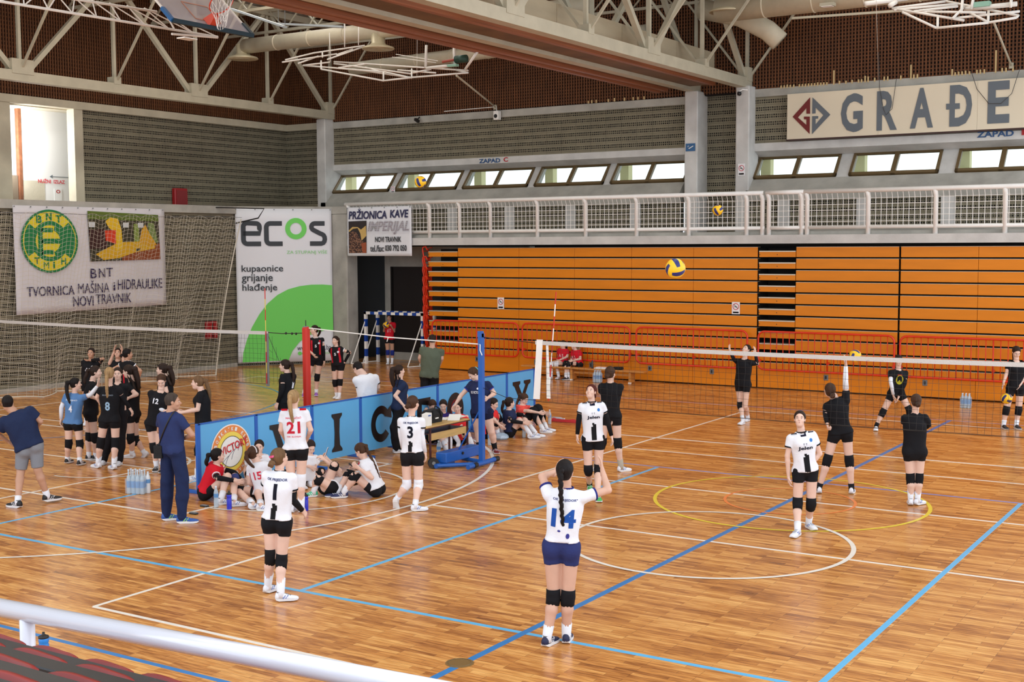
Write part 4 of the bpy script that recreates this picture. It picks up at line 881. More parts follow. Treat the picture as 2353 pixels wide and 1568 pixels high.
MB().loft([[(-2.08+i, 8.44+j, .757) for i, j in ((.03,.06),(.24,.06),(.24,.38),(.03,.38))], [(-2.06, 8.48, .9), (-1.82, 8.48, .9), (-1.82, 8.84, .9), (-2.06, 8.84, .9)], [(-2.02, 8.53, .97), (-1.86, 8.53, .97), (-1.86, 8.78, .985), (-2.02, 8.78, .985)]]).build('body', bk, t)
MB().tube([(-1.82, 8.54, .85), (-1.82, 8.56, .98), (-1.84, 8.63, 1.05), (-1.82, 8.72, 1.0), (-1.81, 8.78, .85)], .014, 6).build('handle', bk, t); MB().box(-1.822, 8.6, .83, -1.812, 8.69, .85).build('label', M_whitem, t)
tb2 = t = thing('paper_carton', 'white paper carton standing at the left of the desk top', 'carton', (-1.78, 8.30, .757)); MB().loft([[(-1.84, 8.24, .757), (-1.72, 8.24, .757), (-1.72, 8.36, .757), (-1.84, 8.36, .757)], [(-1.84, 8.24, .95), (-1.72, 8.24, .95), (-1.72, 8.36, .97), (-1.84, 8.36, .97)]]).build('body', M_white, t); MB().box(-1.719, 8.26, .92, -1.715, 8.33, .94).build('print', M_blue, t)
tb3 = t = thing('paper_sheets', 'loose white paper sheets piled at the right of the desk top', 'papers', (-1.85, 9.1, .757))
for k, (x, y, z, a) in enumerate(((-2.0, 8.95, .762, .2), (-1.85, 9.12, .768, -.3), (-1.80, 8.98, .775, .5))):
    u_ = np.array((cos(a), sin(a), 0)); v_ = np.array((-sin(a), cos(a), .12*k)); MB().obox((x, y, z+.01*k), u_, v_/np.linalg.norm(v_), (0, 0, 1), .105, .15, .0015).build('sheet', M_white, t)
for o_ in (tb1, tb2, tb3): o_.location += Vector((DKX, DKY, DKZ))
tb3.location.y += .16
# ------------------------------------------------------------------ bench
t = thing('gym_bench', 'long low wooden gym bench in front of the orange seating', 'bench', (-6.6, 21.8, 0)); BW = mat('varnished_bench_wood', srgb(204, 138, 66), .4, var=.15, vs=3, stretch=(1, 8, 8))
bx0 = atY(1203, 830, 21.75)[0]; bx1 = atY(1484, 850, 21.75)[0]
MB().rbox(bx0, 21.60, .30, bx1, 21.90, .345, .01).build('seat', BW, t)
for x in (bx0+.35, (bx0+bx1)/2-.3, bx1-.42): MB().box(x-.03, 21.62, 0.02, x+.03, 21.88, .30).build('leg', BW, t); MB().box(x-.035, 21.60, 0, x+.035, 21.66, .03).build('rubber_foot', M_whitem, t)
MB().box(bx0+.3, 21.72, .18, bx1-.4, 21.78, .24).build('stretcher', BW, t)
# ------------------------------------------------------------------ bottles
PET = mat('clear_pet', srgb(206, 226, 240), .08, spec=.6, alpha=.55); PETL = mat('blue_label', srgb(96, 160, 220), .4, alpha=.8); CAPB = mat('bottle_cap', srgb(220, 232, 244), .4)
def bottle(x, y, label, h=.30, r=.032, z=0, body=None, cap=None, lab=True, grp=None, kind='water_bottle', lie=None):
    t = thing(kind, label, 'bottle', (x, y, z), grp); s = h/.30
    MB().lathe([(r*.85, 0), (r, .012*s), (r, .10*s), (r*.9, .12*s), (r, .14*s), (r, .21*s), (r*.75, .245*s), (.013, .275*s), (.013, .285*s)], (x, y, z), 12).build('body', body or PET, t, True)
    MB().lathe([(.015, .284*s), (.015, .302*s), (.012, .304*s)], (x, y, z), 10).build('cap', cap or CAPB, t)
    if lab: MB().lathe([(r*1.02, .145*s), (r*1.02, .2*s)], (x, y, z), 12, False).build('label', PETL, t)
    if lie is not None: t.rotation_euler = (radians(90), 0, lie); t.location.z = z+r
    return t
def sixpack(x, y, label, ang=0, nx=3, ny=2, grp='shrink wrapped packs of water bottles', h=.32):
    t = thing('water_bottle_pack', label, 'bottle pack', (x, y, 0), grp)
    for i in range(nx):
        for j in range(ny):
            u, v = (i-(nx-1)/2)*.075, (j-(ny-1)/2)*.075; px, py = x+u*cos(ang)-v*sin(ang), y+u*sin(ang)+v*cos(ang)
            bo = MB().lathe([(.03, 0), (.036, .012), (.036, .11), (.032, .13), (.036, .15), (.036, .23), (.027, .265), (.013, .29), (.013, h)], (px, py, 0), 10).build('bottle', PET, t, True)
            MB().lathe([(.037, .10), (.037, .2)], (px, py, 0), 10, False).build('label', PETL, bo); MB().cyl((px, py, h), (px, py, h+.015), .015, 8).build('cap', CAPB, bo)
    w, d = nx*.0375+.003, ny*.0375+.003; c_, s_ = cos(ang), sin(ang)
    rg = lambda z: [(x+a*c_-b_*s_, y+a*s_+b_*c_, z) for a, b_ in ((-w, -d), (w, -d), (w, d), (-w, d))]
    MB().loft([rg(.01), rg(.20), rg(.24)], False).build('film', mat('shrink_film', srgb(220, 234, 246), .1, alpha=.22), t)
p = fl(309, 1136); sixpack(p[0], p[1]+.05, 'shrink wrapped pack of water bottles on the floor left of the standing man', .35, 4, 2, h=.36)
p = fl(2219, 938); sixpack(p[0], p[1], 'shrink wrapped pack of water bottles by the orange seating at right', 0, 3, 2)
p = fl(1374, 879); sixpack(p[0], p[1]-.02, 'shrink wrapped pack of water bottles under the gym bench', .1, 3, 2)
GRB = 'single plastic bottles on the floor'
p = fl(341, 1134); bottle(p[0], p[1], 'single white plastic bottle right beside the bottle pack at left', .33, .036, body=mat('milky_plastic', srgb(226, 232, 236), .3), grp=GRB)
p = fl(497, 1167); bottle(p[0], p[1], 'clear water bottle in front of the seated girl in red', .31, .034, grp=GRB)
def squeeze(px, py, label, col, h=.24, r=.036):
    p = fl(px, py); t = thing('squeeze_bottle', label, 'bottle', tuple(p), 'plastic squeeze bottles'); m = mat('squeeze_%d_%d' % (col[0], col[2]), srgb(*col), .3)
    MB().lathe([(r*.9, 0), (r, .01), (r, .58*h), (r*.88, .62*h), (r, .66*h), (r, .80*h), (r*.7, .85*h)], tuple(p), 14).build('body', m, t, True)
    MB().lathe([(r*1.04, .80*h), (r*1.04, .86*h), (r*.5, .90*h), (.012, .93*h), (.012, h), (.0, h)], tuple(p), 14).build('lid', M_black if col[2] > 190 and col[0] < 60 else m, t, True)
squeeze(527, 1171, 'royal blue squeeze bottle with black lid beside the clear bottle', (46, 56, 200), .27)
squeeze(703, 1174, 'royal blue squeeze bottle behind the legs of the player number 1', (40, 50, 198), .26)
p = fl(102, 1518); squeeze(102, 1520, 'bright blue squeeze bottle behind the red folding seats', (34, 130, 214), .27, .045)
for px, py, l in ((1008, 1052, 'black and clear bottle standing beside the front leg of the desk'), (1125, 1024, 'clear water bottle standing behind the blue post trolley'), (1204, 1006, 'clear water bottle next to the white shoes of the navy shirted sitter'), (1263, 975, 'clear water bottle right of the boards, beside red cloth')):
    p = fl(px, py); bottle(p[0], p[1], l, .30, .036, grp=GRB)
t = thing('water_bottle', 'clear bottle lying on the floor right of the boards', 'bottle', tuple(fl(1282, 968)), GRB); p = fl(1282, 966); MB().tube([(p[0]-.13, p[1], .036), (p[0]+.08, p[1], .036), (p[0]+.12, p[1], .036), (p[0]+.15, p[1], .036)], [.034, .034, .014, .013], 12).build('body', PET, t, True); MB().cyl((p[0]+.15, p[1], .036), (p[0]+.17, p[1], .036), .016, 8).build('cap', CAPB, t)
# crumpled bag of bottles near the coach
p = fl(1152, 1010); t = thing('plastic_bag', 'crumpled clear plastic bag of bottles on the floor behind the woman in navy', 'bag', tuple(p)); b = MB(); rs = np.random.RandomState(3)
b.loft([[(p[0]+(r_*(1+.25*rs.rand()))*cos(a), p[1]+(r_*(1+.25*rs.rand()))*sin(a), z) for a in np.linspace(0, 2*pi, 12, False)] for r_, z in ((.11, 0.005), (.14, .04), (.12, .09), (.05, .13))]); b.build('film', mat('blueish_film', srgb(190, 216, 238), .15, alpha=.6), t)
t = thing('red_cloth', 'crumpled red cloth lying on the floor right of the boards', 'cloth', tuple(fl(1300, 970))); p = fl(1300, 970); b = MB()
b.loft([[(p[0]-.32+.64*s+.02*rs.rand(), p[1]+c_*.07*(1+.5*rs.rand()), .004+max(0, z_)*(.03+.03*rs.rand())) for c_, z_ in ((-1, 0), (-.5, 1), (.2, 1.2), (1, .5), (1.1, 0))] for s in np.linspace(0, 1, 9)]); b.build('fabric', mat('red_cloth', srgb(186, 34, 40), .8), t)
# small things on the floor by the boards
for px, py, l in ((470, 1165, 'small dark phone lying on the floor beside the clear bottle'), (445, 1182, 'dark glasses case on the floor by the standing man')):
    p = fl(px, py); t = thing('phone' if 'phone' in l else 'glasses_case', l, 'phone' if 'phone' in l else 'case', tuple(p)); MB().rbox(p[0]-.07, p[1]-.035, .0, p[0]+.07, p[1]+.035, .022, .01).build('body', M_black, t)
    MB().rbox(p[0]-.06, p[1]-.028, .022, p[0]+.06, p[1]+.028, .0235, .004).build('face', M_grey, t)
# things on the bench
q = atY(1361, 846, 21.75); x = q[0]; t = thing('flask', 'dark grey flask standing on the gym bench', 'bottle', (x, 21.75, .345)); MB().lathe([(.03, 0), (.032, .01), (.032, .17), (.02, .19), (.02, .22), (0, .22)], (x, 21.75, .345), 12).build('body', mat('dark_grey_metal', srgb(56, 60, 66), .4), t, True)
x = atY(1385, 846, 21.75)[0]; t = thing('folded_towel', 'folded white towel lying on the gym bench', 'towel', (x, 21.75, .345)); MB().rbox(x-.22, 21.64, .345, x+.22, 21.86, .375, .012).build('layer', M_white, t); MB().rbox(x-.18, 21.66, .375, x+.2, 21.84, .395, .01).build('layer', mat('pinkish_towel', srgb(232, 212, 212), .9), t)
x = atY(1421, 848, 21.75)[0]; t = thing('shoulder_bag', 'small dark shoulder bag lying on the gym bench', 'bag', (x, 21.75, .345)); MB().rbox(x-.12, 21.65, .345, x+.12, 21.85, .42, .02).build('body', bk, t); MB().tube([(x-.1, 21.75, .42), (x-.2, 21.72, .39), (x-.34, 21.70, .365)], .012, 6).build('strap', bk, t)
# ------------------------------------------------------------------ handball goals
def goal(x0, x1, y, h, label):
    t = thing('handball_goal', label, 'goal', ((x0+x1)/2, y, 0), 'small blue and white striped goals'); s = .085; B2 = mat('goal_blue', srgb(16, 66, 160), .4)
    for x in (x0, x1):
        n = 7
        for k in range(n): MB().box(x-s/2, y-s/2, h*k/n, x+s/2, y+s/2, h*(k+1)/n).build('post_section', B2 if k % 2 else M_whitem, t)
    n = 13; L = x1-x0-s
    for k in range(n): MB().box(x0+s/2+L*k/n, y-s/2, h-s, x0+s/2+L*(k+1)/n, y+s/2, h).build('crossbar_section', M_whitem if k % 2 == 0 else B2, t)
    for x in (x0, x1): MB().box(x-s/2, y-s/2, h-s, x+s/2, y+s/2, h+.002).build('corner_block', B2, t); MB().cyl((x, y, h*.86), (x-.25, y-.45, .02), .018, 8).build('brace', M_whitem, t); MB().cyl((x, y, .03), (x-.25, y-.45, .02), .016, 8).build('ground_bar', M_whitem, t)
    return t
p = fl(842, 836); q = atY(972, 836, p[1]); goal(p[0], q[0], p[1], 1.66, 'blue and white striped goal frame in front of the dark doorway')
p = fl(869, 832); q = atY(984, 832, p[1]); goal(p[0], q[0]+.25, p[1], 1.66, 'second striped goal frame standing just behind the front one')
# ------------------------------------------------------------------ balls
def ball(c, label, rot, r=.105):
    t = thing('volleyball', label, 'ball', tuple(c), 'yellow and blue volleyballs'); n = 12; BM = [mat('ball_yellow', srgb(246, 194, 28), .45), mat('ball_blue', srgb(34, 42, 110), .45)]
    R_ = Matrix.Rotation(rot[0], 3, 'X') @ Matrix.Rotation(rot[1], 3, 'Y') @ Matrix.Rotation(rot[2], 3, 'Z')
    bs = {0: MB(), 1: MB()}
    for f in range(6):
        ax = f//2; sg = 1 if f % 2 else -1; a1, a2 = (ax+1) % 3, (ax+2) % 3
        for i in range(n):
            for j in range(n):
                st = (i*3)//n; col = 1 if st == 1 else 0; vs = []
                for di, dj in ((0,0),(1,0),(1,1),(0,1)):
                    v = [0, 0, 0]; v[ax] = sg; v[a1] = math.tan((2*(i+di)/n-1)*pi/4); v[a2] = math.tan((2*(j+dj)/n-1)*pi/4); V = Vector(v).normalized()
                    rr_ = r*(1-.012*(1 if (i+di) % 4 == 0 else 0)); V = R_ @ V; vs.append((c[0]+V.x*rr_, c[1]+V.y*rr_, c[2]+V.z*rr_))
                bs[col].add(vs if sg > 0 else vs[::-1], [(0, 1, 2, 3)])
    for k in (0, 1): bs[k].build('yellow_panels' if k == 0 else 'blue_panels', BM[k], t, True)
    return t
def bl(px, py, wpx): return EYE+ray(px, py)*(FPX*.21/wpx)
ball(bl(1552, 617, 46), 'yellow and blue volleyball in flight in front of the orange seating', (.6, .3, .8)); ball(bl(966, 418, 27), 'yellow and blue volleyball in flight before the left windows', (1.7, .2, .3)); ball(bl(1649, 483, 25), 'yellow and blue volleyball in flight in front of the balcony railing', (.2, 1.2, .2))
ball(bl(1965, 818, 28), 'yellow volleyball just above the net tape over a raised hand', (.3, .2, 1.4))
# ------------------------------------------------------------------ folded hoop frames under the roof
WP = mat('white_frame_paint', srgb(222, 216, 208), .4)
t = thing('basketball_hoop_unit', 'folded basketball hoop unit with clear backboard at the top left', 'basketball hoop', (-5.2, 6.8, 7.4))
YA, YC = 5.98, 7.80; XQ = -5.05; U = np.array((-.72, 0, .69)); NN = np.array((.69, 0, .72)); B0 = np.array((XQ, (YA+YC)/2, 7.385)); Wd = (YC-YA)/2; V = np.array((0, 1., 0))
acr = bpy.data.materials.new('clear_acrylic'); acr.use_nodes = True; nt, b_ = nodes(acr); b_.inputs['Base Color'].default_value = srgb(220, 214, 220); b_.inputs['Alpha'].default_value = .42; b_.inputs['Roughness'].default_value = .1
MB().obox(B0+U*.55, V, U, NN, Wd-.03, .52, .008).build('backboard', acr, t)
pad = mat('dark_teal_padding', srgb(16, 44, 56), .6)
MB().beam(B0-V*Wd, B0+V*Wd, .07, .07).build('bottom_padding', pad, t)
for s in (-1, 1): MB().beam(B0+V*Wd*s, B0+V*Wd*s+U*.32, .07, .06).build('side_padding', mat('teal_padding', srgb(14, 84, 140), .6) if s < 0 else pad, t); MB().beam(B0+V*Wd*s+U*.3, B0+V*Wd*s+U*1.08, .03, .03).build('board_frame', WP, t)
MB().beam(B0+V*Wd+U*1.08, B0-V*Wd+U*1.08, .03, .03).build('board_frame', WP, t)
fm = mat('orange_brown_tape', srgb(160, 92, 60), .5)
for a, c in (((-.295, .18), (.295, .18)), ((-.295, .63), (.295, .63)), ((-.295, .18), (-.295, .63)), ((.295, .18), (.295, .63))): MB().beam(B0+V*a[0]+U*a[1]+NN*.012, B0+V*c[0]+U*c[1]+NN*.012, .03, .004, NN).build('target_line', fm, t)
rc = B0+U*.15+NN*.42; hoopm = mat('hoop_orange', srgb(206, 60, 28), .4)
MB().tube([rc+(V*cos(a)+NN*sin(a))*.225 for a in np.linspace(0, 2*pi, 28, False)], .012, 6, True).build('ring', hoopm, t, True)
MB().loft([[B0+U*.02+V*.1+NN*.01, B0+U*.22+V*.1+NN*.01, B0+U*.22-V*.1+NN*.01, B0+U*.02-V*.1+NN*.01], [B0+U*.08+V*.05+NN*.2, B0+U*.16+V*.05+NN*.2, B0+U*.16-V*.05+NN*.2, B0+U*.08-V*.05+NN*.2]]).build('bracket', hoopm, t)
nb = MB()
for k in range(12):
    a = 2*pi*k/12; p = rc+(V*cos(a)+NN*sin(a))*.222
    for s in (-1, 1):
        a2 = a+s*.5; q = rc+(V*cos(a2)+NN*sin(a2))*.13+np.array((0, 0, -.2)); q2 = rc+(V*cos(a2+s*.4)+NN*sin(a2+s*.4))*.09+np.array((0, 0, -.38)); nb.tube([p, q, q2], .004, 3)
stuff(nb.build('net', M_whitem, t))
def tr(p, q, Y0, Y1, name='frame_tube', r=.02, off=(640, 40), sc=4.706, par=None, X0=None):
    a = atY(off[0]+p[0]/sc, off[1]+p[1]/sc, Y0); c = atY(off[0]+q[0]/sc, off[1]+q[1]/sc, Y1); MB().cyl(a, c, r, 7).build(name, WP, par, True)
# carrier lattice of that unit, parallel to the side wall
for X, (a, c), (d, e) in ((-6.1, (0, 3), (500, 85)), (-6.1, (0, -28), (360, 27))):
    MB().cyl(atX(a, c, X), atX(d, e, X), .022, 8).build('carrier_tube', WP, t, True)
lo = lambda s: atX(s*500, 3+82*s, -6.1); hi = lambda s: atX(s*360+30, -26+53*s, -6.1)
for k in range(9): s = k/9; MB().cyl(lo(s), hi(min(1, s+.06)), .011, 6).build('lattice_rod', WP, t); MB().cyl(hi(min(1, s+.06)), lo(s+1/9), .011, 6).build('lattice_rod', WP, t)
MB().cyl(atX(395, 78, -6.1), atX(500, 86, -6.1), .022, 8).build('carrier_tube', WP, t); MB().cyl(atX(380, 30, -6.1), atX(400, 66, -6.1), .016, 8).build('carrier_tube', WP, t)
p0 = atX(200, -40, -6.1); 
q = atX(420, 86, -6.3); MB().box(q[0]-.1, q[1]-.05, q[2]-.02, q[0]+.1, q[1]+.25, q[2]+.0).build('lamp_panel', M_whitem, t)
# folded frame in the middle
t = thing('folded_hoop_frame', 'folded white tubular hoop frame with green motor hanging under the roof, left of box beam', 'frame', (-8, 14.5, 7.5), 'folded tubular hoop frames')
T = lambda p, q, a, b_, n='frame_tube', r=.02: tr(p, q, a, b_, n, r, par=t)
T((460, 560), (1135, 685), 14.0, 14.0); T((1135, 685), (1440, 650), 14.0, 14.2); T((1440, 650), (2050, 598), 14.2, 14.5); T((265, 520), (1135, 590), 14.6, 14.2); T((1135, 590), (1135, 685), 14.1, 14.0); T((460, 470), (460, 560), 14.2, 14.0)
T((600, 480), (2050, 575), 15.4, 14.8); T((600, 500), (1430, 610), 15.0, 14.6); T((40, 485), (630, 395), 14.0, 15.4); T((75, 460), (380, 385), 14.2, 15.0); T((380, 385), (930, 305), 15.0, 16.2); T((215, 498), (430, 420), 14.2, 15.2); T((265, 520), (555, 485), 14.6, 15.2); T((530, 455), (900, 325), 14.4, 16.2)
T((630, 405), (800, 345), 15.2, 16.1); T((940, 540), (1140, 600), 15.0, 14.4); T((1140, 590), (1440, 655), 14.4, 14.2); T((1290, 570), (1700, 600), 15.0, 14.6); T((650, 545), (950, 505), 14.5, 15.3); T((800, 560), (1430, 650), 14.8, 14.2); T((1440, 560), (1440, 650), 14.7, 14.2)
T((475, 375), (475, 430), 15.0, 14.8); T((1430, 605), (1650, 560), 14.5, 14.8); T((1920, 570), (2050, 600), 14.6, 14.5); T((1600, 300), (1590, 550), 14.7, 14.7, r=.032); T((1900, 320), (1905, 520), 14.6, 14.6, r=.036); T((1600, 548), (1905, 515), 14.7, 14.6, r=.036); T((1230, 430), (1700, 490), 15.5, 14.8, r=.01); T((1270, 400), (1720, 470), 15.5, 14.8, r=.01)
T((715, 60), (715, 320), 15.6, 15.6, 'hanger_rod', .016); T((865, 80), (865, 300), 15.8, 15.8, 'hanger_rod', .014); T((2150, 370), (2020, 560), 14.4, 14.5, 'hanger_rod', .03); T((550, 165), (560, 480), 15.0, 15.0, 'chain', .012); T((1500, 230), (1497, 640), 14.4, 14.4, 'hanging_cable', .004)
a = atY(640+1975/4.706, 40+450/4.706, 14.5); MB().cyl(a-np.array((.14, 0, 0)), a+np.array((.14, 0, .0)), .085, 14).build('motor', mat('dark_green_motor', srgb(36, 66, 56), .5, metal=.3), t, True); MB().cyl(a-np.array((.5, 0, .02)), a-np.array((.14, 0, 0)), .03, 10).build('motor_shaft', mat('rust_red_metal', srgb(150, 66, 50), .5), t)
MB().box(a[0]-.34, a[1]-.06, a[2]-.15, a[0]-.1, a[1]+.06, a[2]-.10).build('motor_plate', mat('pale_green_metal', srgb(130, 170, 150), .5), t)
# brace from the frame down to the cladding
def brace(px0, py0, px1, py1, Y0, label):
    t = thing('steel_brace', label, 'brace', tuple(atY(px1, py1, YW-.05)), 'thin steel braces on the cladding'); MB().cyl(atY(px0, py0, Y0), atY(px1, py1, YW-.05), .025, 7).build('rod', M_steel, t); p = atY(px1, py1, YW-.05); MB().box(p[0]-.05, YW-.08, p[2]-.08, p[0]+.05, YW-.03, p[2]+.06).build('plate', M_steel, t)
brace(1049, 174, 1138, 246, 15.5, 'thin cream brace rod running down to the wall above the speaker'); brace(2283, 50, 2324, 150, 18.5, 'thin cream brace rod running down to the wall at the far right')
t = thing('folded_hoop_frame', 'folded white tubular hoop frame under the roof at the top right corner', 'frame', (4, 18, 8.2), 'folded tubular hoop frames')
T = lambda p, q, a, b_, n='frame_tube', r=.026: tr(p, q, a, b_, n, r, off=(1900, 0), sc=5.194, par=t)
T((460, 45), (960, -20), 17.4, 18.8, r=.05); T((750, 70), (820, 25), 17.4, 17.6, r=.05); T((780, 100), (1420, 15), 17.6, 18.6); T((800, 120), (1560, 45), 17.5, 18.4); T((900, 145), (1310, 335), 17.2, 17.2); T((1310, 335), (1930, 270), 17.2, 17.4); T((1930, 270), (2260, 210), 17.4, 17.6); T((840, 110), (1640, 245), 17.5, 17.6); T((1325, 205), (1320, 335), 17.4, 17.2)
T((1500, 220), (2300, 135), 17.6, 18.2); T((1040, 135), (1560, 75), 17.6, 18.3); T((1420, 15), (2280, 185), 18.6, 17.8); T((1500, 220), (1640, 80), 17.4, 18.0); T((1930, 135), (1925, 270), 17.7, 17.4); T((1640, 110), (2270, 45), 18.0, 18.0, r=.05); T((1700, 150), (1925, 265), 17.8, 17.4); T((1200, 140), (1900, 150), 17.6, 17.8); T((2260, 210), (2285, 185), 17.6, 17.8)
T((1620, 0), (1600, 160), 17.9, 17.8, r=.03); T((1745, 0), (1720, 110), 17.9, 17.9, r=.03); T((2200, 0), (2190, 90), 17.9, 17.9, r=.03); T((895, 150), (1380, 140), 17.6, 17.9); T((590, 0), (612, 960), 17.0, 23.9, 'hanging_cable', .005); 
a = atY(1900+1890/5.194, 9, 18.0); MB().box(a[0]-.2, 17.9, a[2]-.06, a[0]+.1, 18.1, a[2]+.04).build('motor_plate', MATS['pale_green_metal'], t)
t = thing('steel_brace', 'long cream horizontal brace bar under the right hoop frame', 'brace', (2, 20, 8.4), 'thin steel braces on the cladding'); MB().beam(atY(1820, 42, 20), atY(2080, 24, 20), .05, .05).build('rod', M_steel, t)
# cables drooping over the big sign
for pts, l in ((((2019, 120), (2021, 200), (2030, 250), (2036, 264), (2050, 250), (2060, 180)), 'thin grey cable loop hanging over the letter R of the sign'), (((2232, 165), (2245, 205), (2272, 238), (2300, 238), (2325, 215), (2346, 150)), 'thin grey cable loop hanging over the letter E of the sign')):
    t = thing('hanging_cable', l, 'cable', tuple(atY(*pts[0], 23.9)), 'thin cables over the sign'); MB().tube([atY(a, c, 23.9) for a, c in pts], .008, 5).build('loop', mat('dark_cable', srgb(70, 68, 66), .6), t)
t = thing('floodlight', 'small grey floodlight fixed on the duct above the right wall', 'lamp', tuple(atY(1902, 8, 21.2))); p = atY(1902, 10, 21.2); MB().box(p[0]-.17, 21.1, p[2]-.05, p[0]+.17, 21.3, p[2]+.03).build('housing', M_steel, t); MB().box(p[0]-.13, 21.09, p[2]-.06, p[0]+.13, 21.28, p[2]-.05).build('lens', M_whitem, t)
# cable trays near the ceiling
for a, c, Y, l in (((530, 20), (655, 62), 15.8, 'perforated silver cable tray near the roof, left one'), ((640, 55), (790, 62), 17.0, 'perforated silver cable tray near the roof, right one')):
    t = thing('cable_tray', l, 'cable tray', tuple(atY(*a, Y)), 'silver cable trays')
    for w_ in (a, c): p = atY(*w_, Y); MB().cyl(p, (p[0], p[1], ZR), .008, 5).build('hanger', M_grey, t)
    MB().beam(atY(*a, Y), atY(*c, Y), .16, .05).build('tray', mat('galvanised', srgb(196, 206, 212), .35, metal=.4), t)
# ------------------------------------------------------------------ foreground railing and seats
t = thing('spectator_railing', 'thick white tubular railing in the foreground, lower left', 'railing', (5, -3.7, 0))
MB().cyl((2.9, -3.7, 1.455), (9.6, -3.7, 1.655), .0575, 28).build('handrail', mat('glossy_white_paint', srgb(236, 238, 250), .18, coat=.4), t, True); px_ = atY(63, 1450, -3.7)[0]
MB().cyl((px_, -3.7, 0.0), (px_, -3.7, 1.49), .046, 20).build('post', MATS['glossy_white_paint'], t, True); MB().cyl((9.2, -3.7, 0.0), (9.2, -3.7, 1.64), .046, 20).build('post', MATS['glossy_white_paint'], t, True)
RS = mat('red_seat_plastic', srgb(140, 26, 20), .4, var=.12, vs=5); GB = mat('dark_grey_bar', srgb(30, 32, 36), .35, metal=.15)
for k, (Y, yy, x0, x1, pitch) in enumerate(((-4.05, 1464, 4.41, 6.9, .46), (-4.85, 1482, 5.35, 7.6, .46), (-5.6, 1516, 6.15, 8.3, .46), (-6.3, 1560, 7.2, 8.4, .46))):
    z = atY(0, yy+6, Y)[2]-.012
    nm_ = ('farthest', 'second', 'third', 'nearest')[k]
    r_ = thing('seat_back_rail', nm_+' dark metal beam of the spectator seat rows, lower left corner', 'beam', ((x0+x1)/2, Y, z), 'beams of the spectator seat rows')
    MB().rbox(x0-2.4, Y-.085, z-.035, x1+1, Y+.02, z+.012, .008).build('bar', GB, r_); MB().box(x0-2.4, Y-.095, z-.06, x1+1, Y-.08, z-.035).build('blue_grey_trim', mat('steel_blue_trim', srgb(90, 122, 150), .3, metal=.5), r_)
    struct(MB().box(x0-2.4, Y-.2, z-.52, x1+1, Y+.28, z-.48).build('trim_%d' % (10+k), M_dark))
    i = -3; 
    while True:
        xs = x0+pitch*i; i += 1
        if xs < x0-1.3: continue
        if xs > x1: break
        if k == 0 and xs < 3.9: continue
        pq = np.array((xs+.2, Y+.05, z))-EYE; pzz = pq@FW; pxx = W_/2+FPX*(pq@RT)/pzz; pyy = H_/2-FPX*(pq@UP)/pzz
        if pxx < -90 or pyy > 1640: continue
        cnt = cnt+1 if 'cnt' in dir() and lastk == k else 1; lastk = k
        s_ = thing('folding_seat', 'red plastic folding seat, %s from the left in the %s row of the spectator stand' % (('first', 'second', 'third', 'fourth', 'fifth', 'sixth', 'seventh', 'eighth')[cnt-1], nm_), 'seat', (xs+.2, Y+.1, z-.4), 'red folding seats, %s row' % nm_)
        # shell with rounded upper corners
        w_ = .40; pr = []
        for j in range(11): u = j/10; zt_ = z+.008-.014*(abs(2*u-1)**4)+.004*sin(u*7); pr.append((u, zt_))
        fr_ = [(xs+w_*u, Y+.055+.02*(1-(2*u-1)**2), zt_) for u, zt_ in pr]; bk_ = [(xs+w_*u, Y+.035+.02*(1-(2*u-1)**2), zt_) for u, zt_ in pr]
        lo1 = [(xs+w_*u, Y+.05+.05*(1-(2*u-1)**2), z-.36) for u, zt_ in pr]; lo2 = [(xs+w_*u, Y+.025+.05*(1-(2*u-1)**2), z-.36) for u, zt_ in pr]
        b = MB(); b.loft([[fr_[j], bk_[j], lo2[j], lo1[j]] for j in range(11)]); b.build('back', RS, s_, True)
        MB().rbox(xs+.02, Y+.08, z-.37, xs+.38, Y+.42, z-.33, .02).build('pan', RS, s_); MB().box(xs+.15, Y-.03, z-.3, xs+.25, Y+.08, z-.03).build('hinge_bracket', RS, s_)
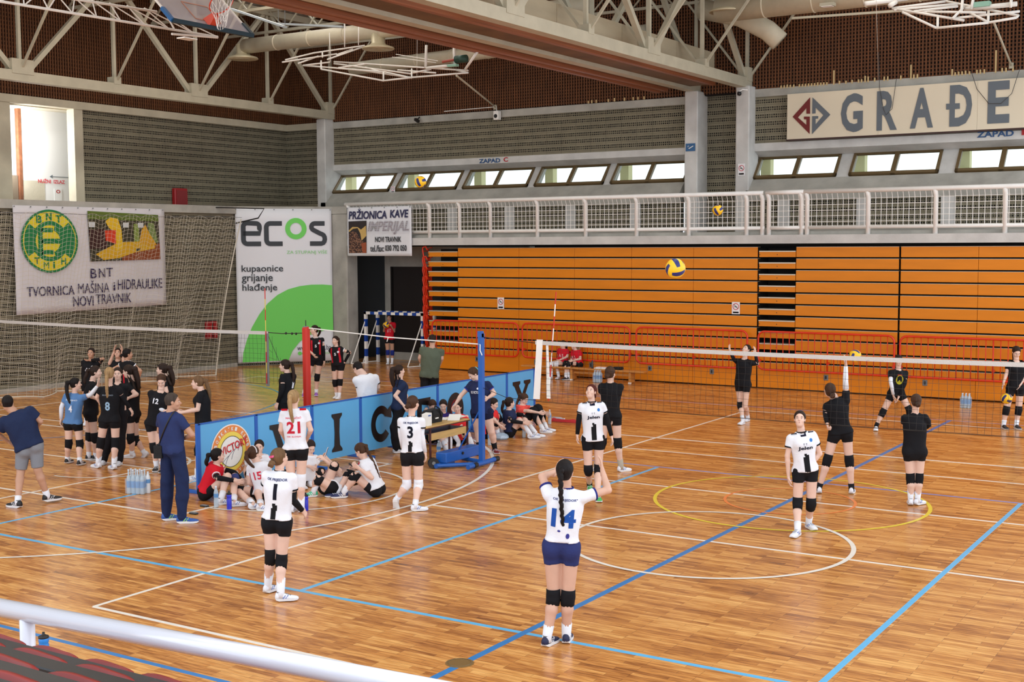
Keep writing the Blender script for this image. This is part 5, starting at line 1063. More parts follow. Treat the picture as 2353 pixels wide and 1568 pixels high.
# ------------------------------------------------------------------ people: bodies grown from a distance field, one continuous skin each
from mathutils.bvhtree import BVHTree
ASW = np.array([sin(YAW), cos(YAW), 0.]); RTW = np.array([cos(YAW), -sin(YAW), 0.]); ZUP = np.array([0, 0, 1.])
def unit(v): v = np.array(v, float); return v/(np.linalg.norm(v)+1e-9)
class Field:
    def __init__(s, lo, hi, h):
        s.h = h; s.o = np.array(lo)-2*h; s.n = np.ceil((np.array(hi)+2*h-s.o)/h).astype(int)+1
        s.D = np.full(s.n, .15, np.float32); s.ax = [s.o[i]+h*np.arange(s.n[i]) for i in range(3)]
    def sub(s, lo, hi):
        a = np.maximum(0, np.floor((lo-s.o)/s.h).astype(int)); b = np.minimum(s.n, np.ceil((hi-s.o)/s.h).astype(int)+1)
        if (b <= a).any(): return None
        sl = tuple(slice(a[i], b[i]) for i in range(3))
        return sl, s.ax[0][sl[0]][:, None, None], s.ax[1][sl[1]][None, :, None], s.ax[2][sl[2]][None, None, :]
    def put(s, d, sl, k, neg=False):
        A = s.D[sl]
        if neg:
            d = -d; hh = np.clip(.5-.5*(d-A)/k, 0, 1) if k > 0 else None
            s.D[sl] = np.maximum(A, d) if k <= 0 else (A*hh+d*(1-hh)+k*hh*(1-hh)); return
        if k <= 0: s.D[sl] = np.minimum(A, d); return
        hh = np.clip(.5+.5*(A-d)/k, 0, 1); s.D[sl] = A*(1-hh)+d*hh-k*hh*(1-hh)
    def cone(s, a, b, ra, rb, k=.025, neg=False):
        a = np.array(a, float); b = np.array(b, float); r = max(ra, rb)+k+2*s.h
        q = s.sub(np.minimum(a, b)-r, np.maximum(a, b)+r)
        if q is None: return
        sl, X, Y, Z = q; d = b-a; L2 = d@d+1e-12
        px, py, pz = X-a[0], Y-a[1], Z-a[2]
        t = np.clip((px*d[0]+py*d[1]+pz*d[2])/L2, 0, 1)
        dist = np.sqrt((px-t*d[0])**2+(py-t*d[1])**2+(pz-t*d[2])**2)-(ra+(rb-ra)*t); s.put(dist, sl, k, neg)
    def ell(s, c, R, rad, k=.03, neg=False):
        c = np.array(c, float); rad = np.array(rad, float); m = rad.max()+k+2*s.h; q = s.sub(c-m, c+m)
        if q is None: return
        sl, X, Y, Z = q; px, py, pz = X-c[0], Y-c[1], Z-c[2]
        u = [(px*R[i][0]+py*R[i][1]+pz*R[i][2]) for i in range(3)]
        k0 = np.sqrt(sum((u[i]/rad[i])**2 for i in range(3)))+1e-6; k1 = np.sqrt(sum((u[i]/rad[i]**2)**2 for i in range(3)))+1e-6
        s.put(k0*(k0-1)/k1, sl, k, neg)
    def plane(s, p, n):
        n = unit(n); p = np.array(p, float)
        d = (s.ax[0]-p[0])[:, None, None]*n[0]+(s.ax[1]-p[1])[None, :, None]*n[1]+(s.ax[2]-p[2])[None, None, :]*n[2]
        s.D = np.maximum(s.D, d.astype(np.float32))
    def wrinkle(s, amp, f=30., seed=0.):
        X, Y, Z = s.ax; w = np.sin(X*f+seed)[:, None, None]+np.sin(Y*f*1.1+2+seed)[None, :, None]
        s.D += (amp*np.sin(w*1.6+(Z*f*.8)[None, None, :])).astype(np.float32)
    def mesh(s):
        D = s.D; h = s.h; ins = D < 0
        c = np.zeros(tuple(np.array(D.shape)-1), np.int8)
        for i in (0, 1):
            for j in (0, 1):
                for k in (0, 1): c += ins[i:D.shape[0]-1+i, j:D.shape[1]-1+j, k:D.shape[2]-1+k]
        act = (c > 0) & (c < 8); I = np.argwhere(act)
        if len(I) == 0: return np.zeros((0, 3)), np.zeros((0, 4), int)
        idx = -np.ones(act.shape, np.int32); idx[act] = np.arange(len(I))
        P = np.zeros((len(I), 3)); W = np.zeros(len(I))
        V = {(i, j, k): D[I[:, 0]+i, I[:, 1]+j, I[:, 2]+k] for i in (0, 1) for j in (0, 1) for k in (0, 1)}
        for a in V:
            for ax in range(3):
                if a[ax] == 0:
                    b = list(a); b[ax] = 1; b = tuple(b); va, vb = V[a], V[b]; m = (va < 0) != (vb < 0)
                    t = np.where(m, va/(va-vb+1e-12), 0); q = np.tile(np.array(a, float), (len(I), 1)); q[:, ax] += t; P += q*m[:, None]; W += m
        P = (I+P/W[:, None])*h+s.o
        F = []
        for ax in range(3):
            a1, a2 = (ax+1) % 3, (ax+2) % 3
            sa = [slice(None)]*3; sb = [slice(None)]*3; sa[ax] = slice(0, -1); sb[ax] = slice(1, None)
            A_, B_ = ins[tuple(sa)], ins[tuple(sb)]; ch = np.argwhere(A_ != B_)
            ok = (ch[:, a1] > 0) & (ch[:, a2] > 0) & (ch[:, a1] < D.shape[a1]-1) & (ch[:, a2] < D.shape[a2]-1); ch = ch[ok]
            up_ = A_[ch[:, 0], ch[:, 1], ch[:, 2]]
            def g(d1, d2): q = ch.copy(); q[:, a1] += d1; q[:, a2] += d2; return idx[q[:, 0], q[:, 1], q[:, 2]]
            q = np.stack([g(-1, -1), g(0, -1), g(0, 0), g(-1, 0)], 1); q[~up_] = q[~up_][:, ::-1]; F.append(q)
        return P, np.concatenate(F)
def npmesh(name, parts, m, parent):
    V = np.concatenate([p for p, f in parts]); off = 0; Fs = []
    for p, f in parts: Fs.append(f+off); off += len(p)
    F = np.concatenate(Fs); me = bpy.data.meshes.new(name); me.vertices.add(len(V)); me.vertices.foreach_set('co', V.astype(np.float32).ravel())
    me.loops.add(F.size); me.loops.foreach_set('vertex_index', F.astype(np.int32).ravel()); me.polygons.add(len(F))
    me.polygons.foreach_set('loop_start', np.arange(0, F.size, 4, dtype=np.int32)); me.polygons.foreach_set('use_smooth', np.ones(len(F), bool)); me.update(calc_edges=True)
    o = bpy.data.objects.new(name, me); me.materials.append(m); COL.objects.link(o); fixinv(o, parent); return o
SKIN = [mat('skin_fair', srgb(226, 188, 170), .5, var=.06, vs=9), mat('skin_light', srgb(212, 168, 146), .5, var=.06, vs=9), mat('skin_tan', srgb(194, 148, 122), .5, var=.06, vs=9)]
def hairm(c): return mat('hair_%d_%d' % (c[0], c[2]), srgb(*c), .55, spec=.18, var=.3, vs=26, bump=.5, bs=90, stretch=(1, 1, .12))
BLKH, DBR_, BRN, LBR, BLD, RDB = (26, 20, 20), (46, 32, 26), (74, 50, 36), (112, 84, 58), (168, 136, 96), (84, 34, 26)
def fab(c, r=.8): return mat('fabric_%d_%d_%d' % c, srgb(*c), r, spec=.2, bump=.25, bs=30)
KBLK, KWHT, KRED, KNAVY, KBLUE = (24, 24, 28), (232, 234, 242), (206, 26, 44), (36, 46, 84), (92, 132, 178)
M_sole = mat('shoe_sole_white', srgb(226, 226, 228), .5); M_eyew = mat('eye_white', srgb(226, 220, 216), .3); M_iris = mat('iris_dark', srgb(48, 34, 28), .3); M_lip = mat('lips', srgb(176, 96, 92), .5)
NPRINT = []
def person(label, vw, H, fa, pel, nk, hd, eL, wL, eR, wR, kL, aL, kR, aR, *, ha=None, hp=0., gp=None, ght=None, sit=None, zsit=.11, tn=0., shirt=KBLK, shorts=KBLK, trousers=None, sleeve=.5, pads=None, padlen=.07, pad1=None,
           asl=None, asr=None, socks=KWHT, sockh=.12, shoes=KWHT, hair=DBR_, hs='bun', skin=0, wf=1., male=False, hem=-.03, legt=.36, toeL=None, toeR=None, grip='relaxed', num=None, numc=KBLK, front=None, coarse=False, extra=None, roll=0., liftL=0., liftR=0., tucked=False, sc_col=None, loose=.012):
    ox, oy, sc = vw; s = H/1.70
    px = lambda q: (ox+q[0]/sc, oy+q[1]/sc)
    # --- depth plane
    if gp is not None: G = fl(*px(gp))
    elif sit is not None: G = fl(*px(pel), sit)
    elif ght is not None: G = fl(*px(ght[:2]), ght[2])
    else: G = (fl(*px(aL), .085)+fl(*px(aR), .085))/2
    D0 = (G-EYE)@ASW
    def at(q, depth): r_ = ray(*px(q)); return EYE+r_*(depth/(r_@ASW))
    def child(par, q, L):
        if q[2] == 'g': return fl(*px(q), .085 if len(q) < 4 else q[3])
        d0 = (par-EYE)@ASW; p = at(q, d0); pl = np.linalg.norm(p-par)
        if q[2] == 0 or pl >= L: return par+(p-par)*min(1, 1.12*L/pl) if pl > 1.12*L else p
        d1 = d0+np.sign(q[2])*sqrt(L*L-pl*pl)*abs(q[2]); p = at(q, d1); v = p-par; return par+v
    r = RTW*cos(radians(fa))-ASW*sin(radians(fa)); f = RTW*sin(radians(fa))+ASW*cos(radians(fa))
    Pv = at(pel, D0)
    N = child(Pv, (nk[0], nk[1], tn), .50*s)
    u = unit(N-Pv); rt = unit(r-u*(r@u)); ft = np.cross(u, rt)*1.; ft = unit(ft)
    hw, sw = .088*s*wf, (.150 if not male else .182)*s*(1+(wf-1)*.5)
    rt2 = unit(rt+ZUP*roll)
    HL, HR = Pv-rt*hw, Pv+rt*hw
    NB = N; SL, SR = N-rt2*sw-u*.074*s, N+rt2*sw-u*.074*s
    Hc = child(N, (hd[0], hd[1], 0), .2*s)
    v_ = Hc-N; Ln = np.linalg.norm(v_); Hc = N+v_*(np.clip(Ln, .15*s, .20*s)/(Ln+1e-9))
    EL, ER = child(SL, eL, .285*s), child(SR, eR, .285*s); WL, WR = child(EL, wL, .25*s), child(ER, wR, .25*s)
    KL, KR = child(HL, kL, .425*s), child(HR, kR, .425*s); AL, AR = child(KL, aL, .42*s), child(KR, aR, .42*s)
    if sit is None:
        for A_, sp_, lf_ in ((AL, aL, liftL), (AR, aR, liftR)):
            if sp_[2] != 'g' and not lf_ and A_[2] < .45 and A_[2] > -.3: A_[2] = .08*s
    for A_, nm in ((AL, 'L'), (AR, 'R')):
        if A_[2] < .075*s: A_[2] = .08*s
    for K_ in (KL, KR): K_[2] = max(K_[2], .07)
    base = (AL+AR)/2 if sit is None else Pv
    t = thing('person', label, 'person', (float(base[0]), float(base[1]), 0.), None)
    ha = fa if ha is None else ha
    hf0 = RTW*sin(radians(ha))+ASW*cos(radians(ha)); hr = RTW*cos(radians(ha))-ASW*sin(radians(ha)); hf = hf0*cos(radians(hp))+ZUP*sin(radians(hp)); hu = unit(np.cross(hr, hf)); HRm = np.array([hr, hf, hu])
    hs_ = .93*s*(1.03 if male else 1.); hpnt = lambda x, y, z: Hc+(hr*x+hf*y+hu*z)*hs_
    TR = np.array([rt, ft, u]); h = .0125 if not coarse else .015
    m_skin = SKIN[skin]
    # thickness model
    w = wf; rth, rkn, rca, ran = (.081 if not male else .078)*s*w, .053*s*sqrt(w), .055*s*sqrt(w), .035*s
    rua, rel, rfa, rwr = (.043 if not male else .05)*s*sqrt(w), .034*s*sqrt(w), .034*s*sqrt(w), .0235*s
    Wst = Pv+(N-Pv)*.38; Che = Pv+(N-Pv)*.70
    def torso(F, inf=0., k=.05):
        F.ell(Che+ft*.005*s, TR, [(.138 if not male else .165)*s*w+inf, .098*s*w+inf, .165*s+inf*.4], k); F.ell(Wst+ft*.01*s*(w-1)*6, TR, [(.116 if not male else .150)*s*w+inf, .088*s*w**1.6+inf, .15*s+inf*.4], k)
        F.ell(Pv+u*.02*s, TR, [.143*s*w+inf, .098*s*w+inf, .115*s+inf*.4], k)
        if not male:
            for q in (-1, 1): F.ell(Che+ft*.085*s*w+rt*.06*s*q+u*.0*s, TR, [.052*s*w+inf, .040*s*w+inf, .052*s+inf], .04)
        for S_ in (SL, SR): F.cone(N-u*.045*s, S_-(S_-N)*.14, .048*s+inf*.7, .041*s+inf*.6, .03); F.ell(S_, TR, [(.043+.009*(male))*s+inf*.5]*3, .03)
        F.cone(N-u*.10*s, N-u*.02*s, .07*s+inf, .045*s+inf, .03)
    def glutes(F, inf=0.):
        for H_ in (HL, HR): F.ell(H_-ft*.030*s-u*.035*s+rt*(.006*s if H_ is HL else -.006*s), TR, [.078*s*w+inf, .082*s*w+inf, .088*s+inf], .03)
    def leg(F, H_, K_, A_, inf=0., k=.03, knee=True):
        F.cone(H_, K_, rth+inf, rkn+.004*s+inf, k)
        if knee:
            c = K_+(A_-K_)*.32; d_ = unit(A_-K_); bk = unit(-ft-d_*((-ft)@d_)); F.cone(K_, c+bk*.012*s, rkn+inf, rca+inf, .02); F.cone(c+bk*.012*s, A_, rca+inf, ran+inf, .02)
    allp = np.array([SL, SR, EL, ER, WL, WR, KL, KR, AL, AR, Pv, N, HL, HR, Che])
    lo, hi = allp.min(0)-.19*s*w, allp.max(0)+.17*s*w; lo[2] = max(lo[2], -.02)
    F = Field(lo, hi, h); torso(F); glutes(F)
    for H_, K_, A_ in ((HL, KL, AL), (HR, KR, AR)): leg(F, H_, K_, A_); F.cone(A_, A_+np.array((0, 0, -.03)), ran, ran, .01)
    for S_, E_, W_2 in ((SL, EL, WL), (SR, ER, WR)): F.cone(S_, E_, rua+.003, rel, .025); c = E_+(W_2-E_)*.25; F.cone(E_, c, rel, rfa, .015); F.cone(c, W_2, rfa, rwr, .015)
    F.cone(N-u*.03*s, Hc-hu*.05*hs_-hf*.012, .050*s*(1.15 if male else 1), .045*s*(1.15 if male else 1), .02)
    parts = [F.mesh()]
    # head
    hh = .0068 if not coarse else .0085; e = .135*hs_; F = Field(Hc-e*1.12, Hc+e*1.12, hh); E = lambda c, rd, k=.02, neg=False: F.ell(hpnt(*c), HRm, np.array(rd)*hs_, k, neg)
    E((0, -.012, .03), (.073, .092, .086)); E((0, .022, -.03), (.060, .070, .084)); E((0, .048, -.088), (.034+.006*male, .036, .026), .03); E((0, .078, .024), (.046, .016, .012), .015)
    for q in (-1, 1):
        E((q*.04, .062, -.032), (.02, .022, .022)); E((q*.03, .104, .002), (.017, .014, .012), .01, True); E((q*.073, -.004, -.006), (.008, .020, .030), .006)
    F.cone(hpnt(0, .088, .008), hpnt(0, .108, -.026), .007*hs_, .0115*hs_, .008); E((0, .094, -.030), (.017, .008, .008), .008); E((0, .088, -.058), (.022, .010, .009), .008)
    F.cone(hpnt(0, -.015, -.05), N+(Hc-N)*.25, .050*s*(1.12 if male else 1), .050*s, .02)
    parts.append(F.mesh())
    # hands: palm, four unequal fingers, thumb from the side of the palm
    for side, S_, E_, W_2 in ((-1, SL, EL, WL), (1, SR, ER, WR)):
        g_ = grip if isinstance(grip, str) else grip[0 if side < 0 else 1]
        d = unit(W_2-E_); 
        if g_ == 'down': d = unit(d+np.array((0, 0, -.8)))
        if g_ == 'up': d = unit(d+np.array((0, 0, 1.0)))
        pn = np.cross(d, ft)*side
        pn = -rt*side if np.linalg.norm(pn) < .3 else -rt*side
        pn = unit(pn-d*(pn@d)); th = unit(np.cross(pn, d)); th = th if th@ft > 0 else -th
        if g_ == 'palm_back': pn, th = unit(ft-d*(ft@d)), unit(-rt*side-d*(-(rt*side)@d))
        z_ = s*(.95 if not male else 1.06); b1, b2 = {'relaxed': (22, 34), 'fist': (70, 85), 'open': (6, 8), 'curl': (38, 45), 'down': (16, 24), 'up': (10, 14), 'palm_back': (8, 12)}[g_]
        hh2 = .0058 if not coarse else .0075; lo = W_2-.09*s; hi = W_2+.09*s; tip = W_2+d*.19*s; F = Field(np.minimum(lo, tip-.07*s), np.maximum(hi, tip+.07*s), hh2)
        F.cone(W_2-d*.04*s, W_2+d*.01, .0235*s, .021*s, .01)
        for i, (off, L) in enumerate(((.030, .070), (.010, .078), (-.010, .073), (-.030, .058))):
            kp = W_2+d*(.088-.004*abs(i-1.3))*z_+th*off*z_; F.cone(W_2+d*.012*z_+th*off*.45*z_, kp, .0135*z_, .0105*z_, .012)
            dd_ = unit(d+th*off*2.2*(1 if g_ in ('open', 'up', 'palm_back') else .4)); a1, a2 = radians(b1+i*2), radians(b1+b2+i*3); d1 = dd_*cos(a1)+pn*sin(a1); d2 = dd_*cos(a2)+pn*sin(a2); q1 = kp+d1*L*.55*z_; q2 = q1+d2*L*.5*z_
            F.cone(kp, q1, .0092*z_, .0084*z_, .004); F.cone(q1, q2, .0083*z_, .0066*z_, .003)
        t0 = W_2+d*.022*z_+th*.018*z_; t1 = t0+unit(d*.75+th*.75+pn*.25)*.045*z_; t2 = t1+unit(d+th*.25+pn*.35)*.034*z_; F.cone(t0, t1, .0135*z_, .0105*z_, .008); F.cone(t1, t2, .0098*z_, .0078*z_, .004)
        parts.append(F.mesh())
    body = npmesh('body', parts, m_skin, t)
    # shirt
    topc = shirt; allq = np.array([SL, SR, Pv, N, Che, SL+(EL-SL)*sleeve, SR+(ER-SR)*sleeve]); F = Field(allq.min(0)-.2*s*w, allq.max(0)+.2*s*w, h); torso(F, loose, .055)
    hemc = Pv+u*hem*s
    lo_ = max(loose, .016); fitk = 0. if (male or hem < -.05) else 1.
    for k_ in range(6):
        q_ = k_/5; nar = 1-.17*fitk*sin(pi*min(1, q_*1.1))
        F.ell(Pv+u*(-.05+.42*q_)*s, TR, [((.145+(.03 if male else 0)*q_)*nar*s*w)+lo_, (.104*(1-.06*fitk*sin(pi*q_))*s*w**1.2)+lo_, .11*s], .05)
    for H_ in (HL, HR): F.ell(H_-ft*.030*s-u*.02*s, TR, [.080*s*w+lo_, .086*s*w+lo_, .10*s], .03)
    F.plane(hemc, -u); F.plane(N+u*.022*s, u)
    for S_, E_ in ((SL, EL), (SR, ER)):
        G2 = Field(np.minimum(S_, E_)-.1, np.maximum(S_, E_)+.1, h); G2.cone(S_-(E_-S_)*.05, E_, rua+loose+.002, rel+loose+.006, .01)
        d = unit(E_-S_); G2.plane(S_+(E_-S_)*sleeve, d); q = F.sub(G2.o, G2.o+(G2.n-1)*h)
        # resample onto the shirt grid by evaluating the same cone there
        sl, X, Y, Z = F.sub(np.minimum(S_, E_)-.1, np.maximum(S_, E_)+.1); a = S_-(E_-S_)*.05; dv = E_-a; L2 = dv@dv; pxx, pyy, pzz = X-a[0], Y-a[1], Z-a[2]; tt = np.clip((pxx*dv[0]+pyy*dv[1]+pzz*dv[2])/L2, 0, 1)
        dist = np.sqrt((pxx-tt*dv[0])**2+(pyy-tt*dv[1])**2+(pzz-tt*dv[2])**2)-(rua+loose+.002+(rel-rua+.006)*tt); c_ = S_+(E_-S_)*sleeve
        dist = np.maximum(dist, (X-c_[0])*d[0]+(Y-c_[1])*d[1]+(Z-c_[2])*d[2]); F.put(dist, sl, .02)
    F.wrinkle(.0035, 26, H*40); F.cone(N+u*.0*s+ft*.012, Hc, .056*s*(1.15 if male else 1), .05*s, .006, True)
    so = npmesh('shirt', [F.mesh()], fab(topc), t)
    bv = None
    def ringaround(c, d, rad, m, name, wd=.012, th_=.004, par=so):
        d = unit(d); a = unit(np.cross(d, ZUP if abs(d[2]) < .9 else RTW)); b_ = np.cross(d, a); b = MB()
        rings = [[c+(a*cos(x)+b_*sin(x))*(rad+o_)+d*z_ for x in np.linspace(0, 2*pi, 16, False)] for o_, z_ in ((-.004, -wd), (th_, -wd), (th_, wd), (-.004, wd))]; b.loft(rings, False); return b.build(name, m, None) if False else fixinv(b.build(name, m), par)
    if sc_col is not None:
        for S_, E_ in ((SL, EL), (SR, ER)): ringaround(S_+(E_-S_)*(sleeve-.035), E_-S_, rua+loose+.003+(rel-rua+.006)*sleeve, fab(sc_col), 'sleeve_trim', .009)
        ringaround(N+u*.006*s+ft*.012, u*.8+(Hc-N)*1.5, .062*s, fab(sc_col), 'collar', .007, .006)
    # shorts or trousers
    if trousers is None:
        F = Field(np.minimum(np.minimum(KL, KR), Pv)-.17*w, np.maximum(np.maximum(KL, KR), Pv)+.17*w, h); inf = .008 if legt < .5 else .026
        F.ell(Pv+u*.02*s, TR, [.143*s*w+inf, .098*s*w+inf, .115*s], .05); glutes(F, inf); F.plane(Pv+u*.11*s, u)
        for H_, K_ in ((HL, KL), (HR, KR)):
            F.cone(H_, H_+(K_-H_)*legt, rth+inf, rth-(rth-rkn)*legt+inf, .03)
        # square the leg ends by cutting spheres below the hem
        for H_, K_ in ((HL, KL), (HR, KR)):
            d = unit(K_-H_); c_ = H_+(K_-H_)*legt; sl, X, Y, Z = F.sub(c_-.16, c_+.16); cut = (X-c_[0])*d[0]+(Y-c_[1])*d[1]+(Z-c_[2])*d[2]; rr2 = np.sqrt((X-c_[0])**2+(Y-c_[1])**2+(Z-c_[2])**2)-.13
            F.D[sl] = np.maximum(F.D[sl], np.minimum(cut, -rr2).astype(np.float32))
        npmesh('shorts', [F.mesh()], fab(shorts), t)
    else:
        F = Field(np.minimum(np.minimum(AL, AR), Pv)-.17*w, np.maximum(np.maximum(KL, KR), Pv)+.17*w, h); inf = .016
        F.ell(Pv+u*.02*s, TR, [.143*s*w+inf, .098*s*w+inf, .115*s], .05); glutes(F, inf); F.plane(Pv+u*.11*s, u)
        for H_, K_, A_ in ((HL, KL, AL), (HR, KR, AR)):
            F.cone(H_, K_, rth+inf, rkn+.016+inf, .03); F.cone(K_, K_+(A_-K_)*.45, rkn+.016+inf, rca+.012+inf, .02); F.cone(K_+(A_-K_)*.45, A_, rca+.012+inf, ran+.022, .02)
        F.wrinkle(.004, 30, H*9); npmesh('trousers', [F.mesh()], fab(trousers), t)
    # knee pads, arm sleeves, socks: short knitted tubes
    def knit(pts, rad, c, name, n=12): return fixinv(MB().tube(pts, rad, n).build(name, fab(c, .85), None, True), t)
    for i, (H_, K_, A_) in enumerate(((HL, KL, AL), (HR, KR, AR))):
        pc = pads if pad1 is None else pad1[i]
        if pc is not None:
            fr = unit(ft-unit(A_-H_)*(ft@unit(A_-H_))); a_ = K_+unit(H_-K_)*padlen*1.2*s; b_ = K_+unit(A_-K_)*padlen*1.35*s
            knit([a_, a_+(K_-a_)*.5, K_+fr*.006, K_+(b_-K_)*.5, b_], [rkn+.014*s, rkn+.015*s, rkn+.019*s, rkn+.013*s, rca+.008*s], pc, 'knee_pad')
        if socks is not None:
            a_ = A_+unit(K_-A_)*sockh*s; knit([a_, A_, A_-np.array((0, 0, .045))*s], [ran+(rca-ran)*min(1, sockh/.28)+.006*s, ran+.008*s, ran+.008*s], socks, 'sock')
    for nm, S_, E_, W_2, c in (('L', SL, EL, WL, asl), ('R', SR, ER, WR, asr)):
        if c is not None: a_ = E_+(S_-E_)*.42; q = E_+(W_2-E_)*.25; knit([a_, E_, q, W_2-(W_2-E_)*.04], [rel+.012*s, rel+.006*s, rfa+.006*s, rwr+.006*s], c, 'arm_sleeve')
    # shoes
    for side, K_, A_, toe, lf in ((-1, KL, AL, toeL, liftL), (1, KR, AR, toeR, liftR)):
        fd = f if toe is None else RTW*sin(radians(toe))+ASW*cos(radians(toe))
        fd = unit(np.array((fd[0], fd[1], 0))); up2 = ZUP.copy()
        if lf: up2 = unit(ZUP*cos(radians(lf))+fd*sin(radians(lf))); fd = unit(fd*cos(radians(lf))-ZUP*sin(radians(lf)))
        sd = np.cross(fd, up2); z0 = A_-up2*.08*s; fs = s*(1.0 if not male else 1.1)
        if not lf: z0[2] = max(z0[2], 0.)
        prof = [(-.062, .018, .03, .055), (-.052, .030, .012, .088), (-.02, .034, .0, .102), (.02, .035, .0, .092), (.06, .038, .0, .070), (.10, .045, .0, .056), (.14, .046, .0, .048), (.175, .038, .004, .040), (.195, .022, .012, .030)]
        U_, S2 = MB(), MB(); ru, rs = [], []
        for x, hw_, zb, zt in prof:
            c0 = z0+fd*x*fs; zs = .024 if x < .1 else .020
            ru.append([c0+sd*hw_*fs*a+up2*(zs+(zt-zs)*b_)*fs for a, b_ in ((-1, 0), (-1, .45), (-.72, .82), (-.3, 1), (.3, 1), (.72, .82), (1, .45), (1, 0))])
            rs.append([c0+sd*(hw_+.004)*fs*a+up2*(zb*(1-b_)+(zs+.003)*b_)*fs for a, b_ in ((-1, 0), (-1, 1), (1, 1), (1, 0))])
        U_.loft(ru); S2.loft(rs); so_ = U_.build('shoe', mat('shoe_%d_%d_%d' % shoes, srgb(*shoes), .55), t, True); S2.build('sole', M_sole, so_)
        if not coarse:
            ac = {232: (110, 130, 190), 24: (236, 236, 240), 40: (150, 210, 60)}.get(shoes[0], (236, 236, 240)); b = MB()
            for q in (-1, 1):
                for x0_ in (.02, .05): b.beam(z0+(fd*x0_+sd*.0385*q)*fs+up2*.026*fs, z0+(fd*(x0_+.03)+sd*.031*q)*fs+up2*.062*fs, .010, .006, sd)
            b.build('side_stripe', mat('shoe_accent_%d_%d' % (ac[0], ac[2]), srgb(*ac), .5), so_); b = MB()
            b.lathe([(.030*fs, .0), (.034*fs, .012), (.026*fs, .014)], tuple(z0+up2*.088*fs-fd*.012), 12, False).build('collar_lining', M_grey, so_); b = MB()
            for k in range(4): x = .035+.022*k; zt = .088-.9*(x-.02)*.45; b.beam(z0+(fd*x-sd*.018)*fs+up2*zt*fs, z0+(fd*(x+.006)+sd*.018)*fs+up2*(zt+.003)*fs, .006, .004, up2)
            b.build('laces', M_sole if sum(shoes) < 500 else M_grey, so_)
    # hair
    hc = hairm(hair); F = Field(Hc-np.array([.2, .2, .24])*hs_*1.1, Hc+.17*hs_, .0075 if not coarse else .010)
    ex = .010 if not male else .005; F.ell(hpnt(0, -.014, .032), HRm, np.array([.075+ex, .094+ex, .088+ex])*hs_, .01); F.ell(hpnt(0, -.035, -.025), HRm, np.array([.066, .066, .062])*hs_*(1 if not male else .95), .02)
    F.plane(hpnt(0, .060, .058), hf*.86-hu*.5); F.plane(hpnt(0, 0, -.072 if not male else -.045), -hu)
    for q in (-1, 1): F.ell(hpnt(q*.088, .012, -.012), HRm, np.array([.016, .024, .032])*hs_, .004, True)
    bkp = hpnt(0, -.105, .03)
    if hs == 'bun': bunc = hpnt(0, -.112, -.022)
    if hs == 'highbun': F.ell(hpnt(0, -.085, .095), HRm, np.array([.038, .034, .034])*hs_, .01)
    hparts = [F.mesh()]; b0 = hpnt(0, -.10, .035)
    if hs in ('pony', 'longpony', 'braid', 'long'):
        L = {'pony': .26, 'longpony': .40, 'braid': .56, 'long': .34}[hs]; back = unit(np.array((hf[0], hf[1], 0)))*-1; tb = -ft
        path = [b0, b0+back*.045+ZUP*.0, b0+back*.06-ZUP*.07]
        n = 7; endp = N-u*(L-.22)+(-ft)*.115*w*s
        for i in range(1, n+1): q = i/n; p_ = path[2]*(1-q)+endp*q; p_ = p_+back*.02*sin(pi*q); path.append(p_)
        path = [np.array(p_) for p_ in path]; A0 = np.array(path); F = Field(A0.min(0)-.07, A0.max(0)+.07, .0085)
        for i in range(len(path)-1):
            q = i/(len(path)-1); rr_ = {'pony': .030*(1-.55*q), 'longpony': .034*(1-.5*q), 'braid': .024*(1-.35*q), 'long': .046*(1-.35*q)}[hs]
            if hs == 'braid':
                for k in range(3): a = path[i]+(path[i+1]-path[i])*k/3; F.ell(a+hr*.004*(-1)**k, np.eye(3), [rr_*1.08]*3, .003)
            else: F.cone(path[i], path[i+1], rr_, rr_*.93, .02)
        if hs == 'long':
            for q in (-1, 1): F2 = [hpnt(q*.07, -.03, .0), hpnt(q*.085, -.03, -.10), N+rt*q*.085*s-ft*.04*s, N+rt*q*.09*s-u*.10*s-ft*.09*s]; [F.cone(F2[i], F2[i+1], .032, .030, .03) for i in range(3)]
        hparts.append(F.mesh())
    ho = npmesh('hair', hparts, hc, t)
    if hs == 'bun':
        F = Field(bunc-.07, bunc+.07, .006 if not coarse else .008); bd = unit(-hf-hu*.45)
        for k_ in range(14): a = 2*pi*k_/9; rr_ = .032*(1-k_/26); F.ell(bunc+bd*(.008+.0030*k_)+(hr*cos(a)+hu*sin(a))*rr_*hs_, np.eye(3), [.0195*hs_]*3, .003)
        npmesh('bun', [F.mesh()], hc, ho); ringaround(bunc-bd*.006, bd, .036*hs_, M_black, 'hair_band', .006, .003, ho)
    if extra == 'clip': MB().beam(hpnt(-.03, -.11, .05), hpnt(.03, -.115, .062), .03*s, .022*s, hu).build('hair_clip', mat('pink_clip', srgb(222, 80, 130), .4), t)
    if extra == 'headband': MB().tube([hpnt(.088*cos(a), -.02+.0*a, .03+.098*sin(a)) for a in np.linspace(0, pi, 12)], .009, 6).build('headband', mat('pale_band', srgb(226, 220, 226), .5), t)
    if extra == 'teal': MB().tube([b0-hf*.012+(hr*cos(a)+hu*sin(a))*.034*hs_ for a in np.linspace(0, 2*pi, 14, False)], .010, 6, True).build('hair_tie', mat('teal_tie', srgb(120, 200, 200), .6), t)
    if hs in ('pony', 'longpony', 'braid'): ringaround(b0-hf*.012, -hf, .022*hs_, M_black, 'hair_band', .008, .003, t)
    # face
    toc = unit(EYE-Hc)
